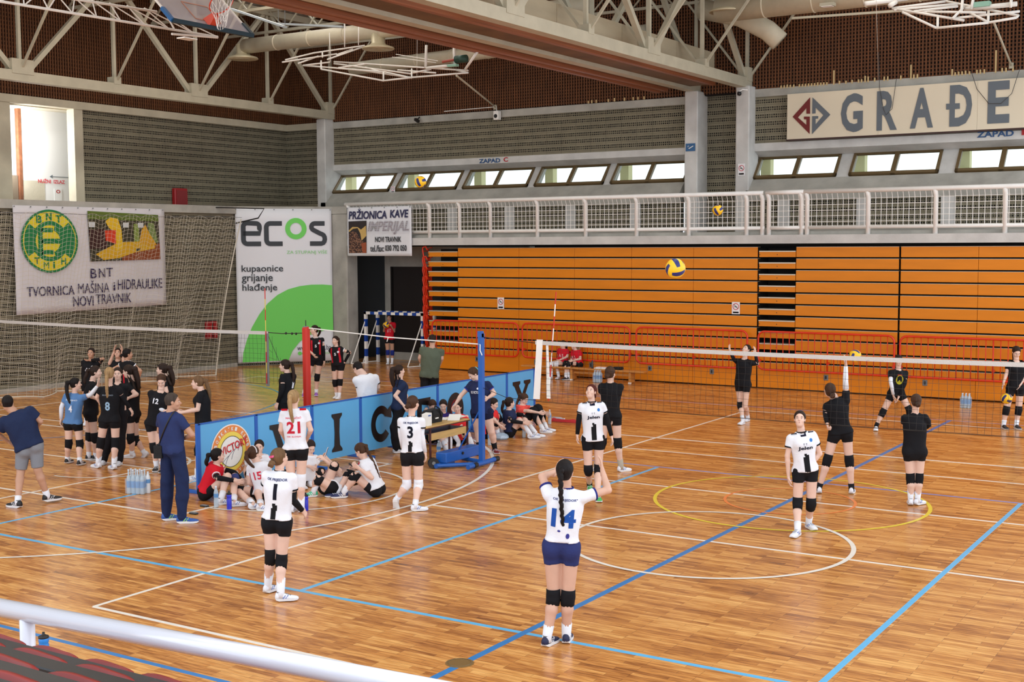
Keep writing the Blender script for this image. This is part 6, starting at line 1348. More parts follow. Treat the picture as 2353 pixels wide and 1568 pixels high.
    if hf@toc > -.35:
        for q in (-1, 1):
            if (hf*.8+hr*q*.6)@toc < -.2: continue
            c = hpnt(q*.030, .079, .003); b = MB(); b.loft([[c+(hr*cos(a)*.0135+hu*sin(a)*.0095)*z_*hs_+hf*o_*hs_ for a in np.linspace(0, 2*pi, 10, False)] for z_, o_ in ((1, 0), (.8, .007), (.35, .0115), (.05, .0125))]); eo = b.build('eye', M_eyew, t, True)
            c2 = c+hf*.0085*hs_; MB().loft([[c2+(hr*cos(a)+hu*sin(a))*z_*hs_+hf*o_*hs_ for a in np.linspace(0, 2*pi, 8, False)] for z_, o_ in ((.0062, 0), (.0058, .003), (.002, .0052))]).build('iris', M_iris, eo)
            MB().tube([hpnt(q*.014, .089, .020), hpnt(q*.030, .090, .025), hpnt(q*.046, .080, .021)], [.0028, .0036, .0022], 5).build('eyebrow', hc, t)
        c = hpnt(0, .0975, -.058); MB().loft([[c+(hr*cos(a)*.021+hu*sin(a)*.0075)*z_*hs_+hf*(o_-abs(cos(a))*.008)*hs_ for a in np.linspace(0, 2*pi, 12, False)] for z_, o_ in ((1, -.004), (.8, .002), (.3, .0035))]).build('lips', M_lip, t, True)
    info = dict(t=t, so=so, N=N, Pv=Pv, rt=rt, u=u, ft=ft, s=s, w=w, WL=WL, WR=WR, EL=EL, ER=ER, SL=SL, SR=SR, KL=KL, KR=KR, AL=AL, AR=AR, Hc=Hc, hf=hf, hr=hr, hu=hu, Che=Che, H=H)
    if num: printon(info, num, numc)
    return info
def shirt_bvh(I):
    if 'bv' not in I: me = I['so'].data; I['bv'] = BVHTree.FromPolygons([v.co[:] for v in me.vertices], [p.vertices[:] for p in me.polygons])
    return I['bv']
def wrap(I, me, cx_, cz_, sgn, name, m, lift=.003):
    """lays a flat mesh (x right, y up, metres) onto the shirt; sgn=-1 back, +1 front"""
    bv = shirt_bvh(I); n = I['ft']*sgn; right = I['rt']*(-sgn); u = I['u']; c = I['Pv']+u*(np.linalg.norm(I['N']-I['Pv'])*cz_)+right*cx_
    for v in me.vertices:
        p = c+right*v.co.x+u*v.co.y; o_ = Vector(p+n*.5); hit = bv.ray_cast(o_, Vector(-n))
        if hit[0] is not None and (hit[3] or 0) < .5: q = hit[0]+Vector(n)*lift
        else: q = Vector(p+n*.05)
        v.co = q
    me.update(); me.name = name; o = bpy.data.objects.new(name, me); me.materials.clear(); me.materials.append(m); COL.objects.link(o); return fixinv(o, I['so'])
def cutmesh(me, st=.018):
    bm = bmesh.new(); bm.from_mesh(me); xs = [v.co.x for v in bm.verts]; ys = [v.co.y for v in bm.verts]
    for ax, lo, hi in ((0, min(xs), max(xs)), (1, min(ys), max(ys))):
        a = lo+st
        while a < hi:
            co = [0, 0, 0]; co[ax] = a; no = [0, 0, 0]; no[ax] = 1
            bmesh.ops.bisect_plane(bm, geom=bm.verts[:]+bm.edges[:]+bm.faces[:], plane_co=co, plane_no=no); a += st
    bm.to_mesh(me); bm.free()
PQ = []
def printon(I, items, col):
    for it in items:
        s_, cx_, cz_, w, h, sgn = it[:6]; c = it[6] if len(it) > 6 else col
        if s_ == '#rect':
            nx, ny = max(1, int(w/.02)), max(1, int(h/.02)); me = bpy.data.meshes.new('patch'); me.from_pydata([(-w/2+w*i/nx, -h/2+h*j/ny, 0) for j in range(ny+1) for i in range(nx+1)], [], [(j*(nx+1)+i, j*(nx+1)+i+1, (j+1)*(nx+1)+i+1, (j+1)*(nx+1)+i) for j in range(ny) for i in range(nx)])
            wrap(I, me, cx_, cz_, sgn, 'patch', fab(c), .0025); continue
        if s_ == '#disc':
            me = bpy.data.meshes.new('badge'); n = 14; me.from_pydata([(0, 0, 0)]+[(w/2*cos(2*pi*k/n), h/2*sin(2*pi*k/n), 0) for k in range(n)], [], [(0, 1+k, 1+(k+1) % n) for k in range(n)]); wrap(I, me, cx_, cz_, sgn, 'badge', fab(c), .004); continue
        cu = bpy.data.curves.new('n', 'FONT'); cu.body = s_; cu.offset = .03; cu.resolution_u = 2; ob = bpy.data.objects.new('n', cu); COL.objects.link(ob); PQ.append((ob, I, cx_, cz_, w, h, sgn, c))
def flush_prints():
    dg = bpy.context.evaluated_depsgraph_get(); ms = [bpy.data.meshes.new_from_object(q[0].evaluated_get(dg)) for q in PQ]
    for (ob, I, cx_, cz_, w, h, sgn, c), me in zip(PQ, ms):
        v = np.array([x.co[:] for x in me.vertices]); mn, mx = v.min(0), v.max(0); v[:, 0] = (v[:, 0]-(mn[0]+mx[0])/2)/(mx[0]-mn[0])*w; v[:, 1] = (v[:, 1]-(mn[1]+mx[1])/2)/(mx[1]-mn[1])*h; v[:, 2] = 0
        me.vertices.foreach_set('co', v.astype(np.float32).ravel()); cutmesh(me, .022 if w > .06 else .03); wrap(I, me, cx_, cz_, sgn, 'shirt_print', fab(c), .004)
        cu = ob.data; bpy.data.objects.remove(ob); bpy.data.curves.remove(cu)
    PQ.clear()
V1, V2, V3, V4, V5, V6, V7, V8, V9, V10 = (0,760,3.1365), (420,720,3.408), (880,760,3.734), (1300,740,3.563), (1750,740,2.904), (440,1000,3.7326), (1150,1020,3.137), (820,700,9.8), (1260,770,9.804), (960,920,8.7125)
JEL = [('#rect', 0, .17, .075, .20, 1, KBLK), ('#rect', .012, .385, .05, .04, 1, KBLK), ('#rect', -.006, .43, .03, .03, 1, KBLK), ('Jelen', 0, .60, .19, .06, 1, (20, 22, 44)), ('Y   Y', 0, .71, .05, .03, 1, (60, 70, 90)), ('#disc', .085, .80, .045, .045, 1, (60, 120, 190)), ('#rect', 0, .95, .075, .04, 1, (20, 22, 44)), ('#rect', -.11, .99, .07, .016, 1, (20, 22, 44)), ('#rect', .11, .99, .07, .016, 1, (20, 22, 44))]
def PRJ(n, w=.07): return [(n, 0, .62, w, .17, -1, (20, 22, 36)), ('OK PRIJEDOR', 0, .85, .22, .035, -1, (60, 66, 110)), ('#rect', -.01, .18, .055, .12, -1, KBLK), ('#rect', .004, .30, .05, .06, -1, KBLK), ('#rect', -.008, .36, .035, .03, -1, KBLK)]
# --- front players on the right court
p14 = person('player with number 14 on white shirt and black braid, both arms raised, nearest', V7, 1.75, 4, (440,735), (475,322), (467,222), (300,238,.6), (395,200,1), (775,335,.6), (735,195,.9), (385,1110,0), (335,1395,'g'), (485,1105,0), (475,1372,'g'), ha=18, shirt=KWHT, shorts=(44,52,102), pads=KBLK, padlen=.058, sockh=.11, shoes=(24,32,70), hair=BLKH, hs='braid', skin=1, num=[('14', .0, .52, .23, .175, -1, (32,80,164)), ('OK "PRIJEDOR"', 0, .83, .23, .028, -1, (90,96,140)), ('#disc', .05, .22, .035, .05, -1, (60,60,140)), ('#disc', -.035, .30, .03, .02, -1, (60,60,140))], grip=('up', 'up'), sc_col=(36,44,120), toeL=30, toeR=10, roll=.02, hem=.045)
person('player in white and black shirt looking up, standing by the white centre circle', V5, 1.66, 178, (292,985), (265,735), (255,650), (388,880,.2), (270,1020,-1), (172,895,0), (180,1035,0), (330,1225,0), (315,1335,'g'), (240,1210,0), (240,1385,'g'), ha=196, hp=16, shirt=KWHT, pads=KBLK, sockh=.10, hair=DBR_, hs='pony', num=JEL, sc_col=KBLK, toeL=165, toeR=215, hem=-.02)
person('red haired player in white and black shirt, hands down, looking up to the left', V4, 1.70, 176, (225,955), (212,655), (207,573), (338,790,.1), (378,950,0), (108,790,0), (95,925,0), (268,1225,0), (262,1415,'g'), (185,1220,0), (195,1330,'g'), ha=206, hp=22, shirt=KWHT, pads=KBLK, asl=KBLK, asr=KBLK, sockh=.06, socks=KBLK, shoes=(70,176,90), hair=RDB, hs='bun', num=JEL, sc_col=KBLK)
person('player with number 1 on white shirt, blonde bun with pink clip, standing', V6, 1.62, 8, (735,735), (757,300), (755,205), (640,480,.4), (680,600,.8), (872,560,.3), (950,648,.6), (680,1040,0), (655,1290,'g'), (770,1080,0), (765,1360,'g'), ha=38, hp=12, shirt=KWHT, pads=KBLK, asr=KBLK, sockh=.17, hair=LBR, hs='bun', num=PRJ('1', .04), sc_col=KBLK, toeL=30, toeR=75, hem=.03, extra='clip')
person('player with number 3 on white shirt and white arm sleeves, walking to the right', V3, 1.655, 6, (252,1065), (243,715), (258,625), (150,870,.1), (170,1010,.8), (332,890,0), (370,1090,0), (205,1325,0), (115,1450,0), (305,1325,0), (275,1500,'g'), ha=35, shirt=KWHT, pads=KWHT, padlen=.07, asl=KWHT, asr=KWHT, sockh=.08, hair=BRN, hs='bun', num=PRJ('3', .085), sc_col=KBLK, liftL=62, toeL=8, toeR=70, hem=.045)
person('player spiking with raised white sleeved arm, seen from behind, black kit', V5, 1.72, 6, (527,735), (495,510), (462,468), (425,610,0), (437,680,-.6), (560,395,.2), (562,292,0), (440,920,0), (385,1105,'g'), (585,925,0), (600,1110,'g'), ha=-10, hp=20, pads=KBLK, asl=KBLK, asr=KWHT, socks=KBLK, sockh=.07, hair=BRN, hs='bun', grip=('fist', 'up'), toeR=20, roll=.22, hem=-.02)
person('player in loose black T-shirt standing with arms folded, seen from behind', V5, 1.62, 5, (1020,860), (1025,608), (1030,532), (955,690,.2), (1010,720,1), (1115,690,.2), (1065,722,1), (995,1045,0), (995,1185,'g'), (1050,1045,0), (1040,1185,'g'), ha=5, pads=KBLK, asr=KBLK, sockh=.16, hair=BRN, hs='bun', hem=-.14, toeL=15, toeR=50, sleeve=.62)
person('player in black with yellow shirt print crouching behind the net, arms low', V5, 1.66, 180, (900,480), (913,320), (915,258), (955,415,-.6), (908,515,-.6), (862,400,-.6), (885,520,-.6), (985,585,-.3), (990,690,'g'), (808,605,-.3), (765,695,'g'), ha=180, hp=-5, tn=-.35, pads=KBLK, asl=KBLK, asr=KWHT, socks=KBLK, sockh=.07, hair=DBR_, hs='bun', num=[('#disc', 0, .62, .15, .19, 1, (176,168,40)), ('#disc', 0, .62, .10, .13, 1, KBLK), ('#rect', 0, .82, .09, .02, 1, (186,60,40))], toeR=200, grip='open', coarse=True)
person('player in black kit at the right edge looking down at a bouncing ball', V5, 1.74, 180, (1695,440), (1700,262), (1700,202), (1765,350,0), (1730,415,-.8), (1635,345,0), (1615,405,-.6), (1715,590,0), (1700,685,'g'), (1632,590,0), (1615,685,'g'), ha=180, hp=-28, pads=KBLK, sockh=.09, shoes=KBLK, hair=DBR_, hs='pony', grip='open', coarse=True, hem=-.04)
person('player in black kit with both hands raised, looking up behind the net', V4, 1.70, 215, (1448,505), (1465,300), (1480,228), (1568,345,.2), (1552,258,-.6), (1378,312,-.3), (1345,240,-.5), (1468,690,0), (1490,780,'g'), (1430,690,0), (1450,805,'g'), ha=232, hp=30, pad1=(None, KBLK), asl=KBLK, asr=KBLK, sockh=.10, hair=DBR_, hs='bun', skin=0, grip='up', hem=-.06, coarse=True, sleeve=.6)
person('player in black kit walking, partly hidden behind the red haired player', V4, 1.76, 14, (368,765), (368,500), (365,428), (300,620,.2), (320,760,.4), (412,650,-.2), (385,800,0), (300,990,0), (245,1185,'g'), (425,990,0), (452,1185,'g'), ha=30, pads=KBLK, asr=KBLK, socks=(176,166,150), sockh=.12, hair=BRN, hs='bun', toeR=60, toeL=20)
# --- centre: standing by the boards and at the table
person('player with red number 21 on white shirt and long blonde ponytail, from behind', V2, 1.74, 0, (885,1060), (872,750), (870,675), (768,915,0), (800,985,.9), (1002,915,0), (975,985,.9), (848,1310,0), (850,1500,0), (925,1315,0), (930,1500,0), gp=(900,1560), ha=12, shirt=KWHT, pads=KWHT, padlen=.085, sockh=.14, hair=BLD, hs='longpony', num=[('21', 0, .56, .19, .17, -1, (198,40,60)), ('MARINČIĆ', 0, .80, .22, .03, -1, (226,110,124)), ('OK SLOGA', 0, .33, .2, .022, -1, (226,110,124)), ('#rect', -.13, .995, .09, .03, -1, KRED), ('#rect', .13, .995, .09, .03, -1, KRED)], hem=.0)
coach = person('broad woman in navy T-shirt with blue sleeves and black wristbands, leaning over the desk', V3, 1.74, 208, (845,700), (828,425), (775,372), (955,540,0), (900,578,-1), (672,555,-.2), (618,640,-.4), (930,870,0), (960,1010,'g'), (812,850,0), (828,1020,'g'), ha=238, hp=-38, shirt=(34,42,78), shorts=(24,28,56), socks=KBLK, sockh=.12, shoes=(116,22,34), hair=BRN, hs='pony', wf=1.22, num=[('OK VICTORY', 0, .66, .20, .05, 1, KWHT), ('#disc', .05, .78, .06, .035, 1, KWHT)], grip=('fist', 'curl'), toeL=165, toeR=190, extra='teal', sc_col=(40,50,150), hem=-.02, legt=.34)
person('young woman in navy T-shirt and black striped track trousers standing at the boards', V3, 1.62, 62, (140,650), (150,425), (142,345), (200,560,.3), (200,640,.4), (105,560,-.3), (175,640,-.2), (130,830,0), (150,1010,'g'), (100,830,0), (110,1015,'g'), ha=62, shirt=(32,44,74), trousers=(24,24,28), socks=None, shoes=(190,196,206), hair=DBR_, hs='long', hem=-.06, num=[('#rect', -.07, .8, .03, .06, 1, (180,190,200))])
person('man in olive green T-shirt seen from behind, beyond the boards', V3, 1.80, 0, (398,375), (425,125), (425,82), (315,235,0), (335,300,.8), (505,240,0), (490,290,.8), (360,520,0), (360,680,0), (440,520,0), (440,680,0), ght=(425,37,1.80), shirt=(92,100,84), trousers=(24,24,26), socks=None, shoes=KBLK, hair=DBR_, hs='short', male=True, hem=-.07, skin=1, wf=1.12, sleeve=.62, coarse=True)
pb = person('young man in white T-shirt bending over a camera behind the boards', V2, 1.78, -28, (1450,690), (1430,485), (1372,432), (1392,600,.2), (1370,655,.2), (1530,580,.2), (1500,640,.6), (1430,850,0), (1430,1000,0), (1480,850,0), (1480,1000,0), ght=(1365,388,1.62), ha=-50, hp=-35, shirt=KWHT, trousers=(40,40,46), socks=None, shoes=KBLK, hair=BLKH, hs='short', male=True, hem=-.07, sc_col=KBLK, coarse=True, sleeve=.6)
person('referee girl in long black sleeves with a whistle, long dark ponytail, facing left', V2, 1.70, -62, (800,690), (828,470), (798,412), (782,590,-.3), (738,715,0), (835,590,0), (800,700,0), (800,860,0), (790,1010,0), (820,860,0), (820,1010,0), ght=(800,360,1.70), ha=-78, trousers=(24,24,28), asl=KBLK, asr=KBLK, socks=None, shoes=KBLK, hair=DBR_, hs='longpony', num=[('1', .0, .62, .05, .12, -1, KWHT)], coarse=True)
JR = [('#rect', -.10, .55, .04, .36, 1, (196,30,48)), ('#rect', .10, .55, .04, .36, 1, (196,30,48)), ('5', 0, .62, .05, .07, 1, KWHT), ('#disc', .08, .75, .05, .05, 1, (220,220,230))]
person('tall player in black and red sleeveless jersey with purple shoes beyond the red post', V2, 1.78, 172, (1045,360), (1040,190), (1030,132), (1102,285,0), (1108,395,0), (990,285,0), (1022,325,-.6), (1052,500,0), (1045,620,'g'), (985,500,0), (948,625,'g'), ha=235, pad1=(KBLK, None), asl=KBLK, sockh=.08, shoes=(150,96,186), hair=DBR_, hs='pony', sleeve=.22, num=JR, sc_col=KWHT, coarse=True)
person('shorter player in black and red sleeveless jersey with hand on hip, white shoes', V2, 1.66, 192, (1215,400), (1203,268), (1195,215), (1308,308,0), (1262,395,-.2), (1190,330,.2), (1195,400,.6), (1232,540,0), (1225,645,'g'), (1192,545,0), (1205,640,'g'), ha=205, pads=KBLK, asl=KBLK, sockh=.07, hair=DBR_, hs='pony', sleeve=.22, num=JR, sc_col=KWHT, coarse=True)
gk = person('girl in red T-shirt holding a yellow ball in front of the striped goals', V8, 1.58, 182, (730,765), (745,388), (728,292), (842,610,0), (790,505,-.9), (612,600,0), (618,520,-.9), (800,1100,0), (795,1290,'g'), (700,1100,0), (700,1290,'g'), ha=182, hp=-8, shirt=KRED, pads=(34,48,130), sockh=.13, hair=DBR_, hs='pony', num=[('# 7 7', 0, .48, .12, .13, 1, (232,170,180))], grip='curl', coarse=True, skin=2)
# --- left court group
person('man in navy polo and grey shorts leaning forward at the left edge', V1, 1.78, -8, (212,830), (112,592), (55,525), (-20,745,.2), (60,800,.8), (292,655,.2), (262,700,.8), (150,1010,0), (128,1235,'g'), (272,1000,0), (340,1190,'g', .11), ha=-20, shirt=(30,42,74), shorts=(132,136,144), legt=.93, shoes=KBLK, sockh=.08, hair=BLKH, hs='short', male=True, skin=2, hem=-.03, tn=.25, toeL=-60, toeR=40, sleeve=.6, loose=.036)
manb = person('man in navy T-shirt and navy track trousers standing with arms crossed', V1, 1.76, 38, (1243,850), (1225,592), (1245,515), (1150,720,.5), (1230,790,1), (1385,750,.1), (1325,780,.9), (1205,1080,0), (1200,1325,'g'), (1315,1080,0), (1310,1345,'g'), ha=78, shirt=(42,54,98), trousers=(30,42,78), socks=None, shoes=(40,84,160), hair=(70,60,54), hs='short', male=True, skin=2, hem=-.06, toeL=60, toeR=80, sleeve=.6, wf=1.05)
person('girl in light blue shirt number 4 with white arm sleeves, reaching right', V1, 1.60, 8, (528,665), (535,452), (545,385), (443,555,0), (440,640,0), (655,462,.3), (702,400,.3), (495,815,0), (485,925,'g'), (575,818,0), (573,940,'g'), ha=65, shirt=(88,128,178), pads=KBLK, asl=KWHT, asr=KWHT, sockh=.06, shoes=KBLK, hair=BLKH, hs='longpony', num=[('4', 0, .50, .06, .12, -1, KWHT), ('BUGOJNO', 0, .78, .2, .03, -1, (210,220,232))], hem=-.01, grip=('relaxed', 'up'))
person('girl in black shirt number 8 with very long blonde ponytail, from behind', V1, 1.72, 0, (792,640), (790,375), (790,305), (700,480,.1), (745,560,.9), (885,485,.2), (935,560,.3), (725,810,0), (708,955,'g'), (832,812,0), (822,965,'g'), ha=0, pads=KBLK, padlen=.085, asr=KBLK, sockh=.13, hair=BLD, hs='longpony', num=[('8', 0, .42, .08, .15, -1, (150,180,206)), ('BUGOJNO', 0, .74, .18, .03, -1, (120,130,140))], hem=-.04, toeL=-50, toeR=-40)
person('girl in black T-shirt behind the blue shirt, dark ponytail, facing right', V1, 1.68, 62, (655,590), (662,358), (690,300), (700,460,.3), (715,495,.3), (645,470,-.2), (712,500,-.1), (642,765,0), (640,900,'g'), (682,770,0), (690,900,'g'), ha=82, pads=KBLK, sockh=.06, shoes=KBLK, hair=DBR_, hs='pony', hem=-.05, coarse=True)
person('girl in black leggings mostly hidden behind the number 8 girl', V1, 1.66, 185, (845,600), (850,380), (848,312), (890,470,0), (900,560,0), (800,470,0), (800,560,0), (870,770,0), (862,935,'g'), (790,770,0), (750,930,'g'), ha=170, trousers=(26,24,28), socks=None, hair=DBR_, hs='bun', hem=-.05, coarse=True)
person('girl in black kit with long brown hair striding left, one foot lifted', V1, 1.72, -78, (948,600), (955,350), (920,285), (985,460,-.2), (930,485,-.1), (970,430,.2), (925,430,0), (942,775,0), (952,885,'g'), (975,790,0), (1040,885,0), ha=-80, hp=-10, pads=KBLK, sockh=.06, hair=DBR_, hs='long', hem=-.05, liftR=40, toeR=-70, coarse=True)
person('girl in long black sleeves with a folded arm, back of the left group, facing forward', V1, 1.64, 182, (640,390), (655,215), (657,162), (742,205,-.3), (655,215,-.6), (600,290,0), (598,375,0), (660,520,0), (660,640,0), (625,520,0), (620,640,0), ght=(657,122,1.64), ha=180, hp=5, asl=KBLK, asr=KBLK, hair=DBR_, hs='bun', pads=KBLK, num=[('AS', 0, .64, .12, .07, 1, KWHT), ('#disc', .08, .78, .04, .04, 1, KWHT)], coarse=True, skin=2)
person('girl in black kit at the back raising both hands to her forehead', V1, 1.66, 182, (850,390), (850,215), (852,168), (892,240,-.2), (880,150,-.5), (790,238,-.2), (822,152,-.5), (870,520,0), (870,640,0), (835,520,0), (830,640,0), ght=(852,125,1.66), ha=180, hp=15, hair=DBR_, hs='bun', pads=KBLK, num=[('AS', 0, .64, .12, .07, 1, KWHT)], grip='up', coarse=True, skin=1)
person('girl in black sleeveless jersey with white shoulder trim, back of the group, facing right', V1, 1.68, 28, (930,400), (915,222), (920,172), (822,275,.1), (850,325,.6), (1012,290,.2), (1000,345,.6), (905,540,0), (905,660,0), (945,540,0), (950,660,0), ght=(925,133,1.68), ha=60, hair=BLKH, hs='bun', pads=KBLK, sleeve=.2, sc_col=KWHT, num=[('#rect', 0, .35, .03, .2, -1, (196,30,48))], coarse=True, skin=2)
person('girl in black shirt number 12 looking down, one white arm sleeve', V1, 1.66, 176, (1118,670), (1162,425), (1163,362), (1215,520,.1), (1235,590,0), (1112,545,-.1), (1185,580,-.6), (1150,850,0), (1175,985,'g'), (1108,840,0), (1128,975,'g'), ha=172, hp=-30, pads=KBLK, asr=KWHT, sockh=.10, shoes=KBLK, hair=BRN, hs='pony', num=[('12', -.03, .72, .09, .09, 1, KWHT)], hem=-.04)
person('girl in black with long loose dark hair facing left, behind the number 12 girl', V1, 1.70, -96, (1195,570), (1195,335), (1168,282), (1200,440,-.2), (1160,500,0), (1200,440,.2), (1160,500,0), (1195,740,0), (1195,880,0), (1195,740,0), (1195,880,0), ght=(1175,235,1.70), ha=-90, hair=DBR_, hs='long', pads=KBLK, coarse=True)
person('girl in black T-shirt with long light brown ponytail facing left by the board end', V1, 1.66, -90, (1462,670), (1458,432), (1425,378), (1425,570,-.1), (1310,592,-.1), (1440,560,.1), (1330,585,.1), (1430,860,0), (1420,1000,0), (1450,860,0), (1440,1000,0), ght=(1432,335,1.66), ha=-90, hair=LBR, hs='longpony', pads=KBLK, num=[('#disc', .06, .7, .05, .06, -1, (90,100,110))])
# --- sitting on the floor in front of the boards
person('seated girl in red shirt with black arm sleeves smiling, back to the emblem board', V2, 1.70, 68, (185,1395), (262,1195), (272,1125), (430,1255,.3), (455,1300,0), (268,1290,-.4), (405,1312,-.1), (410,1290,.2), (400,1470,'g'), (350,1280,-.2), (300,1455,'g'), sit=.12, ha=62, hp=5, shirt=KRED, asl=KBLK, asr=KBLK, pad1=((60,70,130), None), hair=BLKH, hs='pony', num=[('#disc', .02, .75, .03, .05, 1, KWHT)], sc_col=KWHT, hem=.0)
person('seated girl in white shirt facing the camera with hand on her chin', V2, 1.66, 186, (600,1290), (592,1120), (597,1062), (672,1180,0), (628,1135,-.3), (490,1230,0), (500,1310,-.4), (660,1250,-.2), (680,1380,'g'), (520,1260,-.2), (500,1390,'g'), sit=.12, ha=175, hp=-3, shirt=KWHT, hair=DBR_, hs='pony', pads=KBLK, coarse=True)
person('seated girl in white and red shirt number 15 with brown ponytail and hairband', V2, 1.72, 20, (640,1400), (588,1175), (562,1115), (520,1330,-.2), (590,1350,.4), (680,1290,.3), (640,1350,.3), (425,1385,.1), (545,1490,'g'), (590,1370,.5), (610,1500,'g'), sit=.12, ha=35, hp=0, shirt=KWHT, hair=BRN, hs='pony', pads=KBLK, padlen=.09, sockh=.14, num=[('15', .03, .62, .13, .12, -1, (214,60,80)), ('#rect', -.12, .45, .02, .25, -1, KRED)], toeL=60, toeR=100, hem=.0, extra='headband')
person('seated girl with a phone half hidden behind the legs of number 21', V2, 1.66, 150, (955,1290), (985,1120), (998,1058), (1000,1200,-.2), (1020,1200,-.2), (960,1190,0), (1000,1205,-.4), (1080,1240,.2), (990,1310,'g'), (900,1240,.2), (930,1330,'g'), sit=.12, ha=150, hp=-30, shirt=KWHT, asl=KBLK, hair=DBR_, hs='bun', pads=KBLK, coarse=True)
lie = person('girl lying on her back with knees up holding a phone, green shoes', V2, 1.70, 90, (1150,1375), (1262,1330), (1310,1310), (1230,1235,.1), (1140,1150,0), (1185,1210,-.1), (1112,1150,0), (1190,1190,.1), (1178,1345,'g'), (1060,1300,-.1), (1025,1395,'g'), sit=.11, tn=.7, ha=-90, hp=60, shirt=KWHT, hair=DBR_, hs='short', pads=KBLK, padlen=.06, shoes=(58,190,142), sockh=.13, toeL=-150, toeR=-110, grip='curl', hem=.0)
phg = person('seated girl in white shirt with red shoulder, knees up, looking at her phone', V2, 1.72, -72, (1508,1370), (1432,1148), (1398,1085), (1478,1290,-.3), (1378,1215,-.2), (1450,1240,.3), (1370,1215,.1), (1345,1275,-.1), (1262,1402,'g'), (1300,1255,.1), (1215,1395,'g'), sit=.12, ha=-62, hp=-38, shirt=KWHT, hair=BRN, hs='braid', pads=KBLK, padlen=.06, shoes=(44,52,96), sockh=.10, toeL=-100, toeR=-100, grip='curl', num=[('1', 0, .55, .03, .05, 1, (214,60,80)), ('#disc', .05, .75, .04, .04, 1, (226,90,100)), ('#rect', .11, .985, .06, .04, 1, KRED), ('#rect', -.11, .985, .06, .04, 1, KRED)], hem=.0)
# --- behind the desk
person('girl sitting behind the desk with pale raised arm round her knees, dark hair', V10, 1.66, 160, (345,730), (290,260), (290,190), (330,420,0), (400,520,0), (170,180,.2), (90,330,0), (480,600,-.2), (590,870,'g'), (380,620,-.2), (560,900,'g'), sit=.12, ha=150, hp=-35, shirt=KBLK, hair=BRN, hs='bun', sockh=.14, coarse=True)
person('girl sitting behind the black bag on the desk, dark hair tied back', V10, 1.66, 182, (525,750), (512,260), (510,165), (600,420,0), (600,560,-.3), (430,420,0), (450,560,-.3), (620,560,-.2), (650,850,'g'), (480,560,-.2), (480,850,'g'), sit=.12, ha=180, hp=-20, shirt=(52,40,110), hair=DBR_, hs='bun', coarse=True)
person('smiling girl in red shirt sitting behind the desk papers, pale socks', V10, 1.68, 178, (815,760), (810,300), (800,205), (980,330,0), (900,480,-.5), (690,420,0), (740,520,-.5), (960,600,-.4), (1080,870,'g'), (700,640,-.5), (815,830,'g'), sit=.12, ha=190, hp=-5, shirt=(224,48,52), hair=DBR_, hs='bun', pad1=(KBLK, None), sockh=.14, coarse=True)
person('girl in red hidden behind the navy woman, knee pad up and hands on ankle', V10, 1.68, 120, (1440,640), (1480,220), (1500,140), (1560,330,0), (1700,480,-.2), (1500,360,-.2), (1640,500,-.2), (1620,330,0), (1700,640,'g'), (1560,420,-.2), (1600,680,'g'), sit=.12, ha=110, hp=-20, shirt=(226,52,52), hair=DBR_, hs='bun', pads=KBLK, coarse=True)
person('seated girl in navy T-shirt with black arm sleeves and high white socks', V3, 1.70, 78, (1095,860), (1078,690), (1088,622), (1200,725,.4), (1240,775,0), (1085,775,-.4), (1205,792,0), (1215,770,.2), (1310,880,'g'), (1170,770,-.1), (1265,890,'g'), sit=.12, ha=62, shirt=(36,46,80), asl=KBLK, asr=KBLK, hair=DBR_, hs='pony', sockh=.2, pads=None, hem=.0, coarse=False)
person('seated girl in coral shirt and black leggings at the right end of the boards', V3, 1.72, 96, (1185,800), (1195,650), (1208,592), (1330,655,.3), (1385,700,0), (1245,690,-.4), (1335,705,-.1), (1330,665,.2), (1400,830,'g'), (1290,690,-.1), (1370,845,'g'), sit=.12, ha=130, hp=-30, shirt=(238,84,76), trousers=(24,24,28), socks=KWHT, sockh=.1, hair=BRN, hs='pony', hem=.0)
# --- on the bench
for lab, a in (('girl in red T-shirt with white knee pads on the bench, nearer the net edge', ((320,625), (338,325), (325,210), (425,490,-.2), (250,570,-.3), (235,480,0), (225,580,-.3), (165,640,-.3), (235,925,'g'), (70,650,-.3), (65,925,'g'))), ('girl in red T-shirt with long blonde hair on the bench, black knee pads', ((655,650), (618,360), (592,275), (722,540,-.1), (560,575,-.3), (530,500,.2), (520,570,-.3), (450,625,-.2), (455,945,'g'), (390,625,-.2), (395,950,'g')))):
    w_ = 'white knee' in lab
    person(lab, V9, 1.64, 208 if w_ else 225, *a, ha=230, shirt=KRED, pads=KWHT if w_ else KBLK, padlen=.07 if w_ else .10, shoes=(220,214,224) if w_ else (40,40,48), sockh=.13, hair=DBR_ if w_ else BLD, hs='pony' if w_ else 'long', gp=(300, 975) if w_ else (620, 990), num=[('A S', 0, .55, .14, .1, 1, (240,190,196))], coarse=True, hem=.0, tn=0)
flush_prints()
print('people', time.time()-T0)
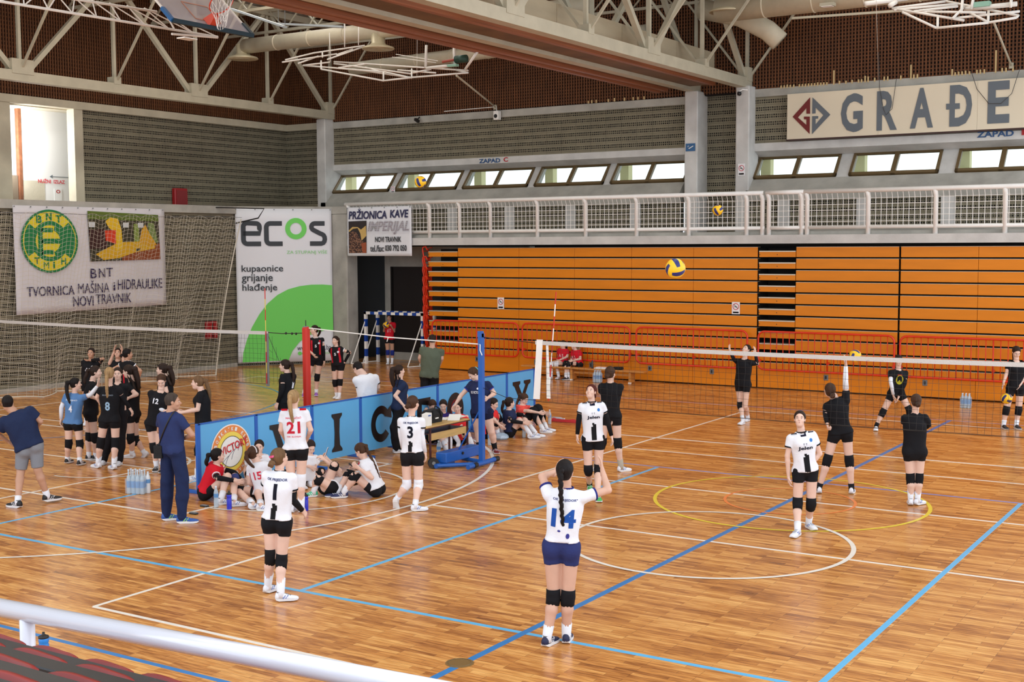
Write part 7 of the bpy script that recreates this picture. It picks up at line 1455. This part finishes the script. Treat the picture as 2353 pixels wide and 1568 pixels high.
# --- what they hold or wear loose
def phone(I, label, c, n, u_):
    t = thing('smartphone', label, 'phone', tuple(c)); n = unit(n); u_ = unit(u_-n*(u_@n)); s_ = np.cross(u_, n); MB().obox(c, s_, u_, n, .036, .075, .005).build('case', mat('phone_case', srgb(210, 206, 214), .3) if 'pale' in label else M_black, t); MB().obox(c+n*.0055, s_, u_, n, .032, .07, .0006).build('screen', M_black, t)
phone(lie, 'pale phone held up by the girl lying on her back', (lie['WL']+lie['WR'])/2+np.array((0, 0, .12)), ZUP*-.3+RTW*.9, ZUP)
phone(phg, 'dark phone held by the seated girl with knees up', (phg['WL']+phg['WR'])/2-RTW*.08+ZUP*.03, RTW*.6+ZUP*.8, -RTW+ZUP*.4)
b_c = (gk['WL']+gk['WR'])/2-ASW*.10+ZUP*.06
q = EYE+ray(820+660/9.8, 700+460/9.8)*((b_c-EYE)@ASW/(ray(887, 747)@ASW)); ball(q, 'yellow volleyball held by the girl in red in front of the goal', (.2, .9, .4))
ball(bl(1750+1635/2.904, 740+512/2.904, 25), 'yellow volleyball bouncing at the knee of the player at the right edge', (.1, .5, 1.1))
# shoulder bag of the standing man
I = manb; t = thing('crossbody_bag', 'black crossbody bag hanging at the left hip of the man in navy', 'bag', tuple(I['Pv'])); c = EYE+ray(0+1140/3.1365, 760+875/3.1365)*(((I['Pv']-EYE)@ASW-.06)/(ray(363, 1039)@ASW))
MB().obox(c, RTW, ZUP, ASW, .055, .085, .03).build('pouch', bk, t); MB().obox(c-ASW*.031+ZUP*.03, RTW, ZUP, ASW, .05, .04, .004).build('flap', bk, t)
N_, P_ = I['N'], I['Pv']; bkn = -I['ft']
bv = shirt_bvh(I); pts = []
for k in range(14):
    q_ = k/13; p = (N_+I['rt']*.10+I['u']*.02)*(1-q_)+(c+ZUP*.09)*q_; hit = bv.ray_cast(Vector(p-ASW*.5), Vector(ASW)); pts.append(np.array(hit[0])-ASW*.012 if hit[0] is not None and q_ < .95 else p)
MB().tube(pts, .010, 6).build('strap', M_black, t)
I = pb; c = I['WL']-ASW*.0-ZUP*.08; t = thing('photo_camera', 'black photo camera with lens in the hand of the young man in white', 'camera', tuple(c)); MB().obox(c, RTW, ZUP, ASW, .065, .045, .03).build('body', M_black, t); MB().cyl(c-RTW*.06, c-RTW*.14-ZUP*.02, .032, 12).build('lens', M_black, t)
flush_text()
print("script seconds", time.time()-T0)
